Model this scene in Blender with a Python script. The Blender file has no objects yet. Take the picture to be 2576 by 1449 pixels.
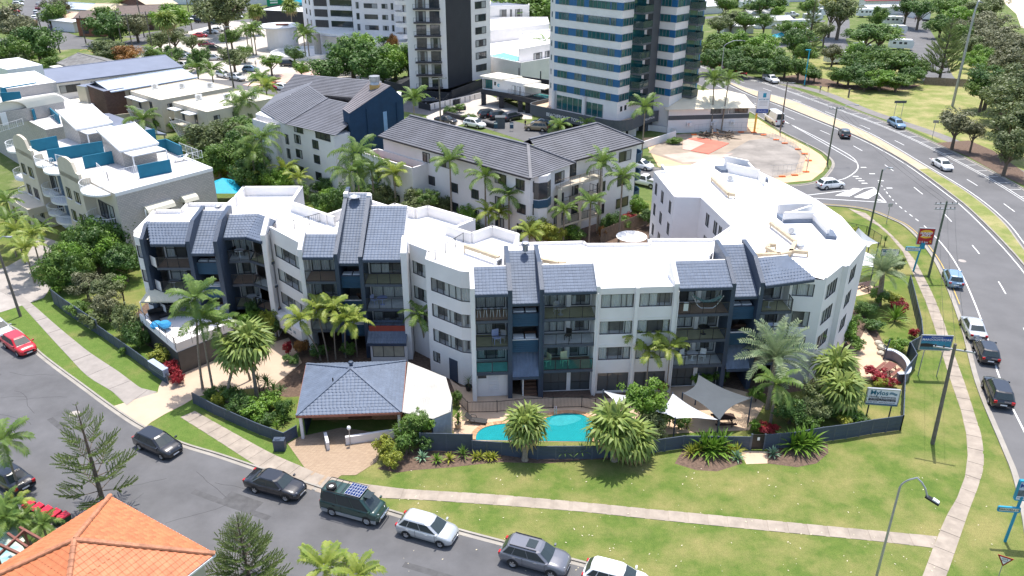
import bpy,math,random
from mathutils import Vector,Matrix,Euler
rnd=random.Random(11)
PI=math.pi
SC=bpy.context.scene
COL=SC.collection
# ---------------------------------------------------------------- camera, sky, sun, exposure
CAM_H,TILT,FPX=40.0,math.radians(25.8),2040.0
cam=bpy.data.objects.new('camera',bpy.data.cameras.new('camera'))
COL.objects.link(cam)
cam.location=(0,0,CAM_H);cam.rotation_euler=(PI/2-TILT,0,0)
cam.data.lens=FPX/2576*36;cam.data.sensor_width=36;cam.data.clip_end=9000
SC.camera=cam
SUN=Vector((0.07,0.27,1.0)).normalized()
world=bpy.data.worlds.new('World');SC.world=world;world.use_nodes=True
wn=world.node_tree.nodes;wl=world.node_tree.links
sky=wn.new('ShaderNodeTexSky');sky.sky_type='NISHITA';sky.sun_disc=False
sky.sun_elevation=math.asin(SUN.z);sky.sun_rotation=math.atan2(SUN.x,SUN.y)
sky.air_density=1.0;sky.dust_density=2.0;sky.ozone_density=1.0
wn['Background'].inputs[1].default_value=0.15
wl.new(sky.outputs[0],wn['Background'].inputs[0])
sun=bpy.data.objects.new('sun',bpy.data.lights.new('sun','SUN'));COL.objects.link(sun)
sun.data.energy=3.2;sun.data.angle=math.radians(.5);sun.data.color=(1,.955,.89)
sun.rotation_euler=(-SUN).to_track_quat('-Z','Y').to_euler();sun.location=(0,60,150)
SC.view_settings.view_transform='Standard';SC.view_settings.look='None'
SC.view_settings.gamma=1;SC.view_settings.use_curve_mapping=False
SC.view_settings.exposure=0.85
# ---------------------------------------------------------------- pixel -> place on a level plane
def pT(x,y,z=0.0):
    u=(x-1288)/FPX;v=(y-724.5)/FPX;s,c=math.sin(TILT),math.cos(TILT)
    t=(z-CAM_H)/-(s+v*c)
    return Vector((u*t,(c-v*s)*t,z))
def region(ox,oy,k):
    return lambda u,v,z=0.0:pT(ox+u*k,oy+v*k,z)
T3=1/3
pA,pB,pC=region(0,0,T3),region(858.7,0,T3),region(1717.3,0,T3)
pD,pE,pF=region(0,483,T3),region(858.7,483,T3),region(1717.3,483,T3)
pG,pH,pI=region(0,966,T3),region(858.7,966,T3),region(1717.3,966,T3)
pM=region(1596.6,375.7,.37032);pL=region(1167.2,590.3,.27774)
# ---------------------------------------------------------------- materials
MATS={}
def mat(name,col,rough=.7,var=.12,scale=2.0,bump=0.0,bscale=30.,metal=0.,spec=.5,col2=None,rand=0.,trans=0.,coat=0.,detail=4.,stripe=None):
    if name in MATS:return MATS[name]
    m=bpy.data.materials.new(name);m.use_nodes=True
    n=m.node_tree.nodes;l=m.node_tree.links;b=n['Principled BSDF']
    b.inputs['Roughness'].default_value=rough;b.inputs['Metallic'].default_value=metal
    b.inputs['Specular IOR Level'].default_value=spec;b.inputs['Coat Weight'].default_value=coat
    b.inputs['Coat Roughness'].default_value=.05
    tc=n.new('ShaderNodeTexCoord');nz=n.new('ShaderNodeTexNoise')
    nz.inputs['Scale'].default_value=scale;nz.inputs['Detail'].default_value=detail;nz.inputs['Roughness'].default_value=.62
    l.new(tc.outputs['Object'],nz.inputs['Vector'])
    rp=n.new('ShaderNodeValToRGB');rp.color_ramp.elements[0].position=.32;rp.color_ramp.elements[1].position=.68
    c2=col2 or tuple(min(1,x*(1+var)) for x in col)
    c1=col if col2 else tuple(x*(1-var) for x in col)
    rp.color_ramp.elements[0].color=(*c1,1);rp.color_ramp.elements[1].color=(*c2,1)
    l.new(nz.outputs['Fac'],rp.inputs[0]);out=rp.outputs[0]
    if stripe:   # fine printed / ribbed grain: (axis, scale, darker factor)
        wv=n.new('ShaderNodeTexWave');wv.bands_direction=stripe[0];wv.inputs['Scale'].default_value=stripe[1]
        l.new(tc.outputs['Object'],wv.inputs['Vector'])
        bp=n.new('ShaderNodeBump');bp.inputs['Strength'].default_value=stripe[2];bp.inputs['Distance'].default_value=.03
        l.new(wv.outputs['Fac'],bp.inputs['Height']);l.new(bp.outputs[0],b.inputs['Normal'])
    if rand:
        oi=n.new('ShaderNodeObjectInfo');mr=n.new('ShaderNodeMapRange')
        mr.inputs['To Min'].default_value=1-rand;mr.inputs['To Max'].default_value=1+rand
        l.new(oi.outputs['Random'],mr.inputs[0])
        hs=n.new('ShaderNodeHueSaturation');l.new(mr.outputs[0],hs.inputs['Value']);l.new(out,hs.inputs['Color']);out=hs.outputs[0]
    l.new(out,b.inputs['Base Color'])
    if bump:
        nb=n.new('ShaderNodeTexNoise');nb.inputs['Scale'].default_value=bscale;nb.inputs['Detail'].default_value=3
        l.new(tc.outputs['Object'],nb.inputs['Vector'])
        bp=n.new('ShaderNodeBump');bp.inputs['Strength'].default_value=bump;bp.inputs['Distance'].default_value=.05
        l.new(nb.outputs['Fac'],bp.inputs['Height']);l.new(bp.outputs[0],b.inputs['Normal'])
    if trans:
        tr=n.new('ShaderNodeBsdfTranslucent');l.new(out,tr.inputs['Color']);mx=n.new('ShaderNodeMixShader');mx.inputs[0].default_value=trans
        l.new(b.outputs[0],mx.inputs[1]);l.new(tr.outputs[0],mx.inputs[2]);l.new(mx.outputs[0],n['Material Output'].inputs[0])
    MATS[name]=m
    return m
def glassmat(name,tint,clear=.5,rough=.02):
    if name in MATS:return MATS[name]
    m=bpy.data.materials.new(name);m.use_nodes=True
    n=m.node_tree.nodes;l=m.node_tree.links;b=n['Principled BSDF']
    b.inputs['Base Color'].default_value=(*[x*.35 for x in tint],1);b.inputs['Roughness'].default_value=rough
    b.inputs['Specular IOR Level'].default_value=.9
    t=n.new('ShaderNodeBsdfTransparent');t.inputs[0].default_value=(*tint,1)
    mx=n.new('ShaderNodeMixShader');lw=n.new('ShaderNodeLayerWeight');lw.inputs[0].default_value=.25
    mr=n.new('ShaderNodeMapRange');mr.inputs['To Min'].default_value=clear;mr.inputs['To Max'].default_value=clear*.55
    l.new(lw.outputs['Fresnel'],mr.inputs[0]);l.new(mr.outputs[0],mx.inputs[0])
    l.new(b.outputs[0],mx.inputs[1]);l.new(t.outputs[0],mx.inputs[2]);l.new(mx.outputs[0],n['Material Output'].inputs[0])
    MATS[name]=m
    return m
WHITE=mat('white_render',(.765,.735,.715),.85,.045,.45,.25,40)
ROOFW=mat('white_roof_membrane',(.83,.82,.81),.8,.025,.35)
CREAM=mat('cream_render',(.60,.535,.43),.85,.06,.5,.15,30)
CREAMROOF=mat('cream_flat_roof',(.74,.70,.60),.85,.08,.25)
NAVY=mat('navy_paint',(.040,.060,.098),.45,.08,.8,.3,60)
NAVYB=mat('navy_boards',(.022,.075,.135),.4,.08,1,stripe=('Z',5.2,.6))
TILE=mat('blue_grey_tile',(.120,.150,.205),.62,.14,1.2,rand=.08,spec=.35)
TILEG=mat('charcoal_tile',(.118,.121,.140),.6,.16,.5,rand=.1)
TERRA=mat('terracotta_tile',(.43,.125,.045),.6,.16,1.3,.1,25,rand=.16,col2=(.56,.195,.08))
ALU=mat('dark_bronze_frame',(.025,.026,.03),.4)
WALU=mat('white_frame',(.75,.75,.75),.4)
ROOM=mat('shade_toned_room_lining',(.20,.185,.165),.9,.35,.9)  # darkness of the rooms put into the colour of a shallow backing
CURT=mat('white_curtain',(.80,.80,.78),.9,.05,trans=.3)
DOORD=mat('flyscreen_and_opening_shade',(.055,.055,.058),.5)  # flyscreens, and the dark tone painted for shade in the garage openings
CONC=mat('concrete',(.36,.325,.295),.9,.12,.8,.15,12)
KERB=mat('kerb_concrete',(.31,.285,.25),.9,.14,.7,.1,20)
PATH=mat('pinkish_path_concrete',(.325,.275,.225),.92,.18,.9,.2,14,rand=.05)
AGG=mat('peach_aggregate',(.56,.41,.285),.9,.10,.6,.2,25)
STEEL=mat('galvanised_steel',(.42,.43,.45),.4,.08,2,metal=.6)
PLWHITE=mat('white_plastic',(.78,.78,.78),.4,.03)
BLACK=mat('black_metal',(.012,.012,.014),.45)
RUBBER=mat('tyre_rubber',(.018,.018,.018),.85)
RIM=mat('alloy_rim',(.55,.56,.58),.3,.03,metal=.8)
CHROME=mat('chrome',(.7,.7,.72),.15,.02,metal=1)
REDL=mat('red_lens',(.45,.01,.012),.2)
HEADL=mat('clear_lens',(.75,.76,.78),.1)
TIMBER=mat('weathered_timber',(.20,.155,.115),.85,.25,3,.3,20)
REDTIM=mat('red_brown_timber',(.19,.065,.045),.7,.2,4)
POLEM=mat('grey_pole_timber',(.155,.135,.115),.9,.25,2,.3,25)
POLEG=mat('green_treated_pole',(.10,.125,.085),.9,.2,2,.3,25)
BARK=mat('palm_trunk_bark',(.26,.215,.165),.9,.25,5,.4,15)
BARKD=mat('tree_bark',(.15,.115,.085),.95,.3,4,.5,12)
GLASS=glassmat('window_glass',(.97,.99,.99),.94)
GLASSD=glassmat('dark_window_glass',(.40,.44,.46),.4)
GLASSB=glassmat('balustrade_glass',(.96,.98,.97),.95)
GLASST=glassmat('teal_glass',(.32,.85,.78),.8)
CARGLASS=glassmat('car_glass',(.12,.17,.18),.30,.03)
BLUEGL=glassmat('blue_green_glass',(.30,.46,.46),.6)
# ---------------------------------------------------------------- mesh builder
LOCAL=set('sun_lounger wheelie_bin picnic_table chair deck_lounger table motorhome caravan gazebo power_pole street_lamp blue_lamp_post hammock clothes_rack outdoor_sofa bar_stool satellite_dish pavement_sign parked_car camper_van delivery_van utility_truck'.split())
def offs(p):
    o=Vector((0,0,0));r=p
    while r is not None and r.parent is not None:r=r.parent
    if r is not None and r.type=='EMPTY' and r.name.split('.')[0] in LOCAL:return o
    while p is not None:o+=p.location;p=p.parent
    return o
def link(name,me,parent=None):
    o=bpy.data.objects.new(name,me);COL.objects.link(o)
    if parent is not None:o.parent=parent
    return o
class MB:
    def __init__(s):s.v=[];s.f=[];s.m=[]
    def at(s,p):s.v=[(v[0]+p[0],v[1]+p[1],v[2]+p[2]) for v in s.v];return s
    def add(s,vs,fs,m=0):
        b=len(s.v);s.v+=[tuple(v) for v in vs]
        for f in fs:s.f.append(tuple(i+b for i in f));s.m.append(m)
        return s
    def poly(s,pts,m=0):return s.add(pts,[tuple(range(len(pts)))],m)
    def flat(s,pts,z,m=0):return s.poly([(p[0],p[1],z) for p in pts],m)
    def box(s,x0,y0,z0,x1,y1,z1,m=0):
        return s.add([(x0,y0,z0),(x1,y0,z0),(x1,y1,z0),(x0,y1,z0),(x0,y0,z1),(x1,y0,z1),(x1,y1,z1),(x0,y1,z1)],
            [(0,3,2,1),(4,5,6,7),(0,1,5,4),(1,2,6,5),(2,3,7,6),(3,0,4,7)],m)
    def prism(s,pts,z0,z1,m=0,mt=None,bottom=True):
        n=len(pts)
        a=sum(pts[i][0]*pts[(i+1)%n][1]-pts[(i+1)%n][0]*pts[i][1] for i in range(n))
        if a<0:pts=pts[::-1]
        vs=[(p[0],p[1],z0) for p in pts]+[(p[0],p[1],z1) for p in pts]
        b=len(s.v);s.add(vs,[(i,(i+1)%n,n+(i+1)%n,n+i) for i in range(n)],m)
        s.f.append(tuple(b+n+i for i in range(n)));s.m.append(m if mt is None else mt)
        if bottom:s.f.append(tuple(b+n-1-i for i in range(n)));s.m.append(m)
        return s
    def obox(s,P,Q,z0,z1,t0,t1,m=0):   # box along P->Q between outward offsets t0..t1
        d=(Vector(Q[:2])-Vector(P[:2])).normalized();n=Vector((d.y,-d.x))
        P=Vector(P[:2]);Q=Vector(Q[:2])
        return s.prism([P+n*t0,P+n*t1,Q+n*t1,Q+n*t0],z0,z1,m)
    def bar(s,p,q,w,h=None,m=0,up=(0,0,1)):
        p=Vector(p);q=Vector(q);d=(q-p).normalized();h=h or w
        a=d.cross(Vector(up))
        if a.length<1e-4:a=d.cross(Vector((1,0,0)))
        a.normalize();b=a.cross(d);a*=w/2;b*=h/2
        return s.add([p-a-b,p+a-b,p+a+b,p-a+b,q-a-b,q+a-b,q+a+b,q-a+b],
            [(0,3,2,1),(4,5,6,7),(0,1,5,4),(1,2,6,5),(2,3,7,6),(3,0,4,7)][::1],m)
    def tube(s,pts,r,n=7,m=0,cap=True):
        pts=[Vector(p) for p in pts];rs=r if isinstance(r,(list,tuple)) else [r]*len(pts)
        b=len(s.v);prev=None
        for i,p in enumerate(pts):
            d=(pts[min(i+1,len(pts)-1)]-pts[max(i-1,0)]).normalized()
            a=(prev-d*prev.dot(d)) if prev else d.cross(Vector((0,0,1)) if abs(d.z)<.9 else Vector((1,0,0)))
            a.normalize();prev=a;c=d.cross(a)
            for k in range(n):
                t=2*PI*k/n;s.v.append(tuple(p+(a*math.cos(t)+c*math.sin(t))*rs[i]))
        for i in range(len(pts)-1):
            for k in range(n):
                k2=(k+1)%n;s.f.append((b+i*n+k,b+i*n+k2,b+(i+1)*n+k2,b+(i+1)*n+k));s.m.append(m)
        if cap:
            s.f.append(tuple(b+k for k in range(n-1,-1,-1)));s.m.append(m)
            e=b+(len(pts)-1)*n;s.f.append(tuple(e+k for k in range(n)));s.m.append(m)
        return s
    def lathe(s,c,prof,n=14,m=0):
        b=len(s.v)
        for r,z in prof:
            for k in range(n):s.v.append((c[0]+r*math.cos(2*PI*k/n),c[1]+r*math.sin(2*PI*k/n),c[2]+z))
        for i in range(len(prof)-1):
            for k in range(n):
                k2=(k+1)%n;s.f.append((b+i*n+k,b+i*n+k2,b+(i+1)*n+k2,b+(i+1)*n+k));s.m.append(m)
        return s
    def join(s,o,M=None,m=None):
        b=len(s.v)
        s.v+=[tuple(M@Vector(v)) for v in o.v] if M else o.v
        s.f+=[tuple(i+b for i in f) for f in o.f];s.m+=[m]*len(o.m) if m is not None else o.m
        return s
    def mesh(s,name,mats,off=None,smooth=False):
        me=bpy.data.meshes.new(name)
        vs=[(v[0]-off[0],v[1]-off[1],v[2]-off[2]) for v in s.v] if off is not None and off.length>0 else s.v
        me.from_pydata(vs,[],s.f)
        for m in (mats if isinstance(mats,(list,tuple)) else [mats]):me.materials.append(m)
        if any(s.m):me.polygons.foreach_set('material_index',s.m)
        if smooth:me.polygons.foreach_set('use_smooth',[True]*len(s.f))
        me.update();return me
    def build(s,name,mats,parent=None,smooth=False):
        return link(name,s.mesh(name,mats,offs(parent),smooth),parent)
def tag(o,label=None,cat=None,group=None,kind=None):
    if label:o['label']=label
    if cat:o['category']=cat
    if group:o['group']=group
    if kind:o['kind']=kind
    return o
def thing(name,label,cat,loc=(0,0,0),group=None):
    o=bpy.data.objects.new(name,None);COL.objects.link(o);o.location=loc;o.empty_display_size=.3
    return tag(o,label,cat,group)
def struct(name,mb,m,kind='structure'):return tag(mb.build(name,m),kind=kind)
def copy_tree(o,parent=None):
    c=o.copy();COL.objects.link(c)
    if parent is not None:c.parent=parent
    for ch in o.children:copy_tree(ch,c)
    return c
def put(o,loc,rz=0,s=1,label=None,group=None,tilt=(0,0)):
    o.location=loc;o.rotation_euler=(tilt[0],tilt[1],rz);o.scale=(s,s,s) if not isinstance(s,tuple) else s
    if label:o['label']=label
    if group:o['group']=group
    return o
def text(s,size,org,right,up,m,parent=None,name='lettering',align='LEFT',bold=0.,sx=1.0,depth=.004):
    cu=bpy.data.curves.new('t','FONT');cu.body=s;cu.size=size;cu.align_x=align;cu.offset=bold;cu.extrude=depth;cu.resolution_u=2
    o=bpy.data.objects.new('t',cu);COL.objects.link(o)
    me=bpy.data.meshes.new_from_object(o.evaluated_get(bpy.context.evaluated_depsgraph_get()))
    bpy.data.objects.remove(o)
    r=Vector(right).normalized();u=Vector(up).normalized();n=r.cross(u)
    M=Matrix((r*sx,u,n)).transposed().to_4x4();M.translation=Vector(org)-offs(parent)
    me.transform(M);me.materials.clear();me.materials.append(m);me.name=name
    return link(name,me,parent)
# ---------------------------------------------------------------- facade helpers
def wall(mb,P,Q,z0,z1,ops=(),m=0,depth=.5,mroom=None):
    P=Vector(P[:2]);Q=Vector(Q[:2]);L=(Q-P).length;d=(Q-P)/L;n=Vector((d.y,-d.x))
    us=sorted({0.,L,*[o[0] for o in ops],*[o[1] for o in ops]});zs=sorted({z0,z1,*[o[2] for o in ops],*[o[3] for o in ops]})
    def pt(u,z,t=0):q=P+d*u+n*t;return (q.x,q.y,z)
    for i in range(len(us)-1):
        for j in range(len(zs)-1):
            uc=(us[i]+us[i+1])/2;zc=(zs[j]+zs[j+1])/2
            if any(o[0]<uc<o[1] and o[2]<zc<o[3] for o in ops):continue
            mb.poly([pt(us[i],zs[j]),pt(us[i+1],zs[j]),pt(us[i+1],zs[j+1]),pt(us[i],zs[j+1])],m)
    for a,b,c,e in [o[:4] for o in ops]:
        D=-depth;mr=m if mroom is None else mroom
        mb.poly([pt(a,c),pt(a,e),pt(a,e,D),pt(a,c,D)],m);mb.poly([pt(b,c),pt(b,c,D),pt(b,e,D),pt(b,e)],m)
        mb.poly([pt(a,c),pt(a,c,D),pt(b,c,D),pt(b,c)],m);mb.poly([pt(a,e),pt(b,e),pt(b,e,D),pt(a,e,D)],m)
        mb.poly([pt(a,c,D),pt(b,c,D),pt(b,e,D),pt(a,e,D)],mr)
def facade_pt(P,Q):
    P=Vector(P[:2]);Q=Vector(Q[:2]);d=(Q-P).normalized();n=Vector((d.y,-d.x))
    return lambda u,z,t=0:Vector((P.x+d.x*u+n.x*t,P.y+d.y*u+n.y*t,z))
def window(parent,P,Q,a,b,c,e,n=3,inset=.12,curt=None,sub=True,fr=.05,frame=None,gl=None,trans=0,solid=None,name='window',zback=.36):
    """frame (+ glass panes + curtains) in an opening of the facade P->Q"""
    f=facade_pt(P,Q);mb=MB();t=-inset;fm=frame or ALU;g=gl or GLASS
    def rect(u0,u1,z0,z1,t0,t1,m=0,o=mb):
        o.add([f(u0,z0,t0),f(u1,z0,t0),f(u1,z1,t0),f(u0,z1,t0),f(u0,z0,t1),f(u1,z0,t1),f(u1,z1,t1),f(u0,z1,t1)],
            [(0,1,2,3),(4,7,6,5),(0,4,5,1),(1,5,6,2),(2,6,7,3),(3,7,4,0)],m)
    rect(a,b,c,c+fr,t+.03,t-.03);rect(a,b,e-fr,e,t+.03,t-.03)
    ws=[a+(b-a)*k/n for k in range(n+1)] if not isinstance(n,(list,tuple)) else [a+(b-a)*k for k in n]
    for k,w in enumerate(ws):
        w0=min(max(w-fr/2,a),b-fr);rect(w0,w0+fr,c+fr,e-fr,t+.03,t-.03)
    if trans:rect(a+fr,b-fr,c+(e-c)*trans-fr/2,c+(e-c)*trans+fr/2,t+.028,t-.028)
    if not sub:
        mb.poly([f(a+fr,c+fr,t),f(b-fr,c+fr,t),f(b-fr,e-fr,t),f(a+fr,e-fr,t)],1)
        if curt:
            for (k0,k1) in curt:mb.poly([f(a+(b-a)*k0,c,t-.15),f(a+(b-a)*k1,c,t-.15),f(a+(b-a)*k1,e,t-.15),f(a+(b-a)*k0,e,t-.15)],2)
        return mb.build(name,[fm,g,CURT],parent)
    w=mb.build(name,fm,parent)
    for k in range(len(ws)-1):
        p=MB();gm=g
        if solid and k in solid:gm=DOORD
        p.poly([f(ws[k]+fr/2,c+fr,t),f(ws[k+1]-fr/2,c+fr,t),f(ws[k+1]-fr/2,e-fr,t),f(ws[k]+fr/2,e-fr,t)]);p.build('pane',gm,w)
    for (k0,k1) in curt or ():
        q=MB();N=max(4,int((k1-k0)*(b-a)/.09));pts=[]
        for i in range(N+1):u=a+(b-a)*(k0+(k1-k0)*i/N);pts.append((u,t-.07-(.06 if i%2 else 0)))
        for i in range(N):q.poly([f(pts[i][0],c,pts[i][1]),f(pts[i+1][0],c,pts[i+1][1]),f(pts[i+1][0],e,pts[i+1][1]),f(pts[i][0],e,pts[i][1])])
        q.build('curtain',CURT,w)
    return w
# one roof tile: unit square in (x along eave, y up slope), gentle roll and a thick front lip
def tile_mb(roll=.026,th=.028):
    mb=MB();prof=[(0,0),(.22,.8),(.45,1),(.72,.35),(1.0,0)]
    top=[(x,0,th+roll*h) for x,h in prof];back=[(x,1.12,roll*h) for x,h in prof];low=[(x,0,-.02) for x,h in prof]
    for i in range(4):
        mb.poly([top[i],top[i+1],back[i+1],back[i]]);mb.poly([low[i],low[i+1],top[i+1],top[i]])
    mb.poly([low[0],top[0],back[0]]);mb.poly([low[4],back[4],top[4]])
    return mb
TILE_MB=tile_mb();TILE_ME={}
def tiled(parent_roof,eL,eR,rR,rL,tw,th,m,budget,stuff,base=True,roll=None):
    """courses of tiles on a sloping quad (eave left/right, ridge right/left, anticlockwise from outside)"""
    eL,eR,rR,rL=map(Vector,(eL,eR,rR,rL));off=offs(parent_roof)
    nrm=((eR-eL).cross(rL-eL) if (rL-eL).length>.1 else (eR-eL).cross(rR-eL)).normalized();ex=(eR-eL).normalized();up=nrm.cross(ex)
    slope=max((rL-eL).dot(up),(rR-eL).dot(up));rows=max(1,round(slope/th));key=m.name
    if key not in TILE_ME:TILE_ME[key]=TILE_MB.mesh('tile',m)
    for i in range(rows):
        t=(i+.5)/rows;a=eL.lerp(rL,t);b=eR.lerp(rR,t);w=(b-a).dot(ex)
        if w<.08:continue
        a0=eL+ex*((a-eL).dot(ex))+up*(slope*i/rows);nc=max(1,round(w/tw));cw=w/nc
        for j in range(nc):
            o=a0+ex*(cw*j)+nrm*.02
            M=Matrix((ex*cw,up*(slope/rows),nrm)).transposed().to_4x4();M.translation=o
            if budget[0]>0:
                budget[0]-=1;ob=link('tile',TILE_ME[key],parent_roof);M.translation=o-off;ob.matrix_local=M
            else:stuff.join(TILE_MB,M)
    return nrm
def inst(name,me,parent,M):
    o=link(name,me,parent);o.matrix_local=M;return o
# ================================================================ ground, roads, paths
def lawn_mat(name,g1,g2,dry,amt):
    m=bpy.data.materials.new(name);m.use_nodes=True;n=m.node_tree.nodes;l=m.node_tree.links;b=n['Principled BSDF']
    b.inputs['Roughness'].default_value=.95;b.inputs['Specular IOR Level'].default_value=.15
    tc=n.new('ShaderNodeTexCoord')
    def noise(s,d=4,r=.6):
        z=n.new('ShaderNodeTexNoise');z.inputs['Scale'].default_value=s;z.inputs['Detail'].default_value=d;z.inputs['Roughness'].default_value=r;l.new(tc.outputs['Object'],z.inputs['Vector']);return z
    def ramp(src,p0,p1,c0,c1):
        r=n.new('ShaderNodeValToRGB');r.color_ramp.elements[0].position=p0;r.color_ramp.elements[1].position=p1;r.color_ramp.elements[0].color=(*c0,1);r.color_ramp.elements[1].color=(*c1,1);l.new(src,r.inputs[0]);return r
    fine=ramp(noise(1.1,8,.78).outputs['Fac'],.3,.72,g1,g2);big=ramp(noise(.22,6,.62).outputs['Fac'],.5-amt,.72-amt,(0,0,0),(1,1,1));sp=ramp(noise(22,2).outputs['Fac'],.35,.65,(.72,.72,.72),(1.2,1.2,1.2))
    dn=ramp(noise(5,5,.7).outputs['Fac'],.3,.7,tuple(x*.85 for x in dry),tuple(x*1.12 for x in dry))
    mx=n.new('ShaderNodeMixRGB');l.new(big.outputs[0],mx.inputs[0]);l.new(fine.outputs[0],mx.inputs[1]);l.new(dn.outputs[0],mx.inputs[2])
    ml=n.new('ShaderNodeMixRGB');ml.blend_type='MULTIPLY';ml.inputs[0].default_value=1;l.new(mx.outputs[0],ml.inputs[1]);l.new(sp.outputs[0],ml.inputs[2]);l.new(ml.outputs[0],b.inputs['Base Color'])
    nb=noise(14,4,.7);bp=n.new('ShaderNodeBump');bp.inputs['Strength'].default_value=.7;bp.inputs['Distance'].default_value=.06;l.new(nb.outputs['Fac'],bp.inputs['Height']);l.new(bp.outputs[0],b.inputs['Normal'])
    MATS[name]=m;return m
LAWN=lawn_mat('patchy_lawn',(.072,.130,.023),(.155,.200,.045),(.250,.232,.085),.08)
VERGE=lawn_mat('green_verge_grass',(.082,.148,.026),(.145,.205,.048),(.22,.21,.075),-.03)
PARK=lawn_mat('dry_park_grass',(.16,.20,.055),(.25,.27,.09),(.36,.32,.15),.08)
GROUND=lawn_mat('mixed_suburb_ground',(.09,.135,.035),(.15,.19,.06),(.26,.245,.14),.0)
ASPH=mat('near_asphalt',(.112,.111,.115),.9,.20,.28,.25,45,detail=8);ASPH2=mat('old_asphalt',(.128,.126,.128),.9,.14,.2,.2,30,detail=7)
PAINTW=mat('road_paint',(.72,.72,.70),.8,.1,3);PAINTY=mat('yellow_road_paint',(.62,.42,.10),.8,.1,3)
MULCH=mat('bark_mulch',(.13,.085,.06),.95,.35,4,.6,20);SAND=mat('beach_sand',(.66,.57,.43),.95,.07,.05)
PEACH=mat('peach_paving',(.62,.42,.25),.92,.12,.4,.2,18);DIRT=mat('bare_dirt',(.33,.27,.21),.95,.22,.3,.3,10)
BRICKP=mat('forecourt_pavers',(.42,.29,.18),.9,.25,.45,.3,10,col2=(.27,.19,.135));MEDIAN=mat('median_concrete',(.50,.38,.25),.9,.16,.3)
SLABC=mat('stained_slab',(.26,.235,.21),.92,.3,.25,detail=8);REDS=mat('red_painted_slab',(.60,.16,.11),.8,.14,.35);PINKS=mat('faded_pink_slab',(.56,.38,.32),.85,.15,.4)
CARPARK=mat('pale_car_park',(.50,.455,.40),.92,.12,.15)
V2=lambda p:Vector((p[0],p[1]))
def smooth(pts,k=5):
    P=[V2(p) for p in pts];out=[]
    for i in range(len(P)-1):
        a,b,c,d=P[max(i-1,0)],P[i],P[i+1],P[min(i+2,len(P)-1)]
        for j in range(k):
            t=j/k;out.append(.5*((2*b)+(c-a)*t+(2*a-5*b+4*c-d)*t*t+(3*b-a-3*c+d)*t**3))
    return out+[P[-1]]
def offset(P,d):   # positive = to the left of travel
    out=[]
    for i in range(len(P)):
        t=(P[min(i+1,len(P)-1)]-P[max(i-1,0)]).normalized();out.append(P[i]+Vector((-t.y,t.x))*d)
    return out
def strip(mb,A,B,z,m=0):
    for i in range(len(A)-1):mb.poly([(*A[i],z),(*B[i],z),(*B[i+1],z),(*A[i+1],z)],m)
def kerb_strip(mb,P,side,z=.12):   # side +1: gutter lies to the left of the line
    a=offset(P,-.12*side);b=offset(P,.04*side);c=offset(P,.36*side)
    for i in range(len(P)-1):
        mb.poly([(*a[i],z),(*b[i],z),(*b[i+1],z),(*a[i+1],z)] if side<0 else [(*b[i],z),(*a[i],z),(*a[i+1],z),(*b[i+1],z)])
        mb.poly([(*b[i],z),(*b[i],.0),(*b[i+1],.0),(*b[i+1],z)]);mb.poly([(*a[i],z),(*a[i],0),(*a[i+1],0),(*a[i+1],z)])
    strip(mb,b,c,.022)
def band(mb,P,off,w,z,dash=None,m=0,s0=0):
    a,b=offset(P,off-w/2),offset(P,off+w/2)
    if not dash:return strip(mb,a,b,z,m)
    on,gap=dash;run=s0
    for i in range(len(P)-1):
        L=(P[i+1]-P[i]).length;n=max(1,int(L/.4))
        for j in range(n):
            if (run%(on+gap))<on:
                q=lambda A,t:A[i].lerp(A[i+1],t)
                mb.poly([(*q(a,j/n),z),(*q(b,j/n),z),(*q(b,(j+1)/n),z),(*q(a,(j+1)/n),z)],m)
            run+=L/n
g=MB();g.poly([(-4000,-300,-.004),(4000,-300,-.004),(4000,7000,-.004),(-4000,7000,-.004)]);struct('ground',g,GROUND)
# near street
K1=smooth([(-110,118),(-75,92),(-56.8,77.6),(-52.3,74.0),(-49.9,72.2),(-46.2,68.5),(-42.6,65.4),(-39.3,62.7),(-34.8,59.0),(-30.7,55.9),(-26.7,53.7),(-23.4,52.3),(-19.7,50.6),(-14.1,48.1),(-9.1,45.8),(-3.7,43.7),(-.7,42.6),(5.1,40.5),(16,36.6),(24,33.6),(28,30)])
mb=MB();strip(mb,offset(K1,-11.2),offset(K1,-.3),.012);struct('near_road',mb,ASPH)
mb=MB();kerb_strip(mb,K1,-1);kerb_strip(mb,offset(K1,-11.2),1);struct('near_kerb',mb,KERB)
mb=MB();lawn=K1+[V2(p) for p in [(30,33),(36.3,44.5),(38.4,49.6),(39.5,53.2),(42.3,62.7),(46.5,74),(50.2,85.7),(52,93.2),(52.8,100.8),(52.1,104.2),(49.6,108.4),(43.6,110.2),(36,111),(22,112),(-20,112),(-60,112)]]
mb.flat(lawn,.004);struct('front_lawn',mb,LAWN)
mb=MB();vg=[p for p in K1 if -60<p.x<-13.9];strip(mb,offset(vg,-.1),offset(vg,7.5),.010);struct('street_verge',mb,VERGE)
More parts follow.
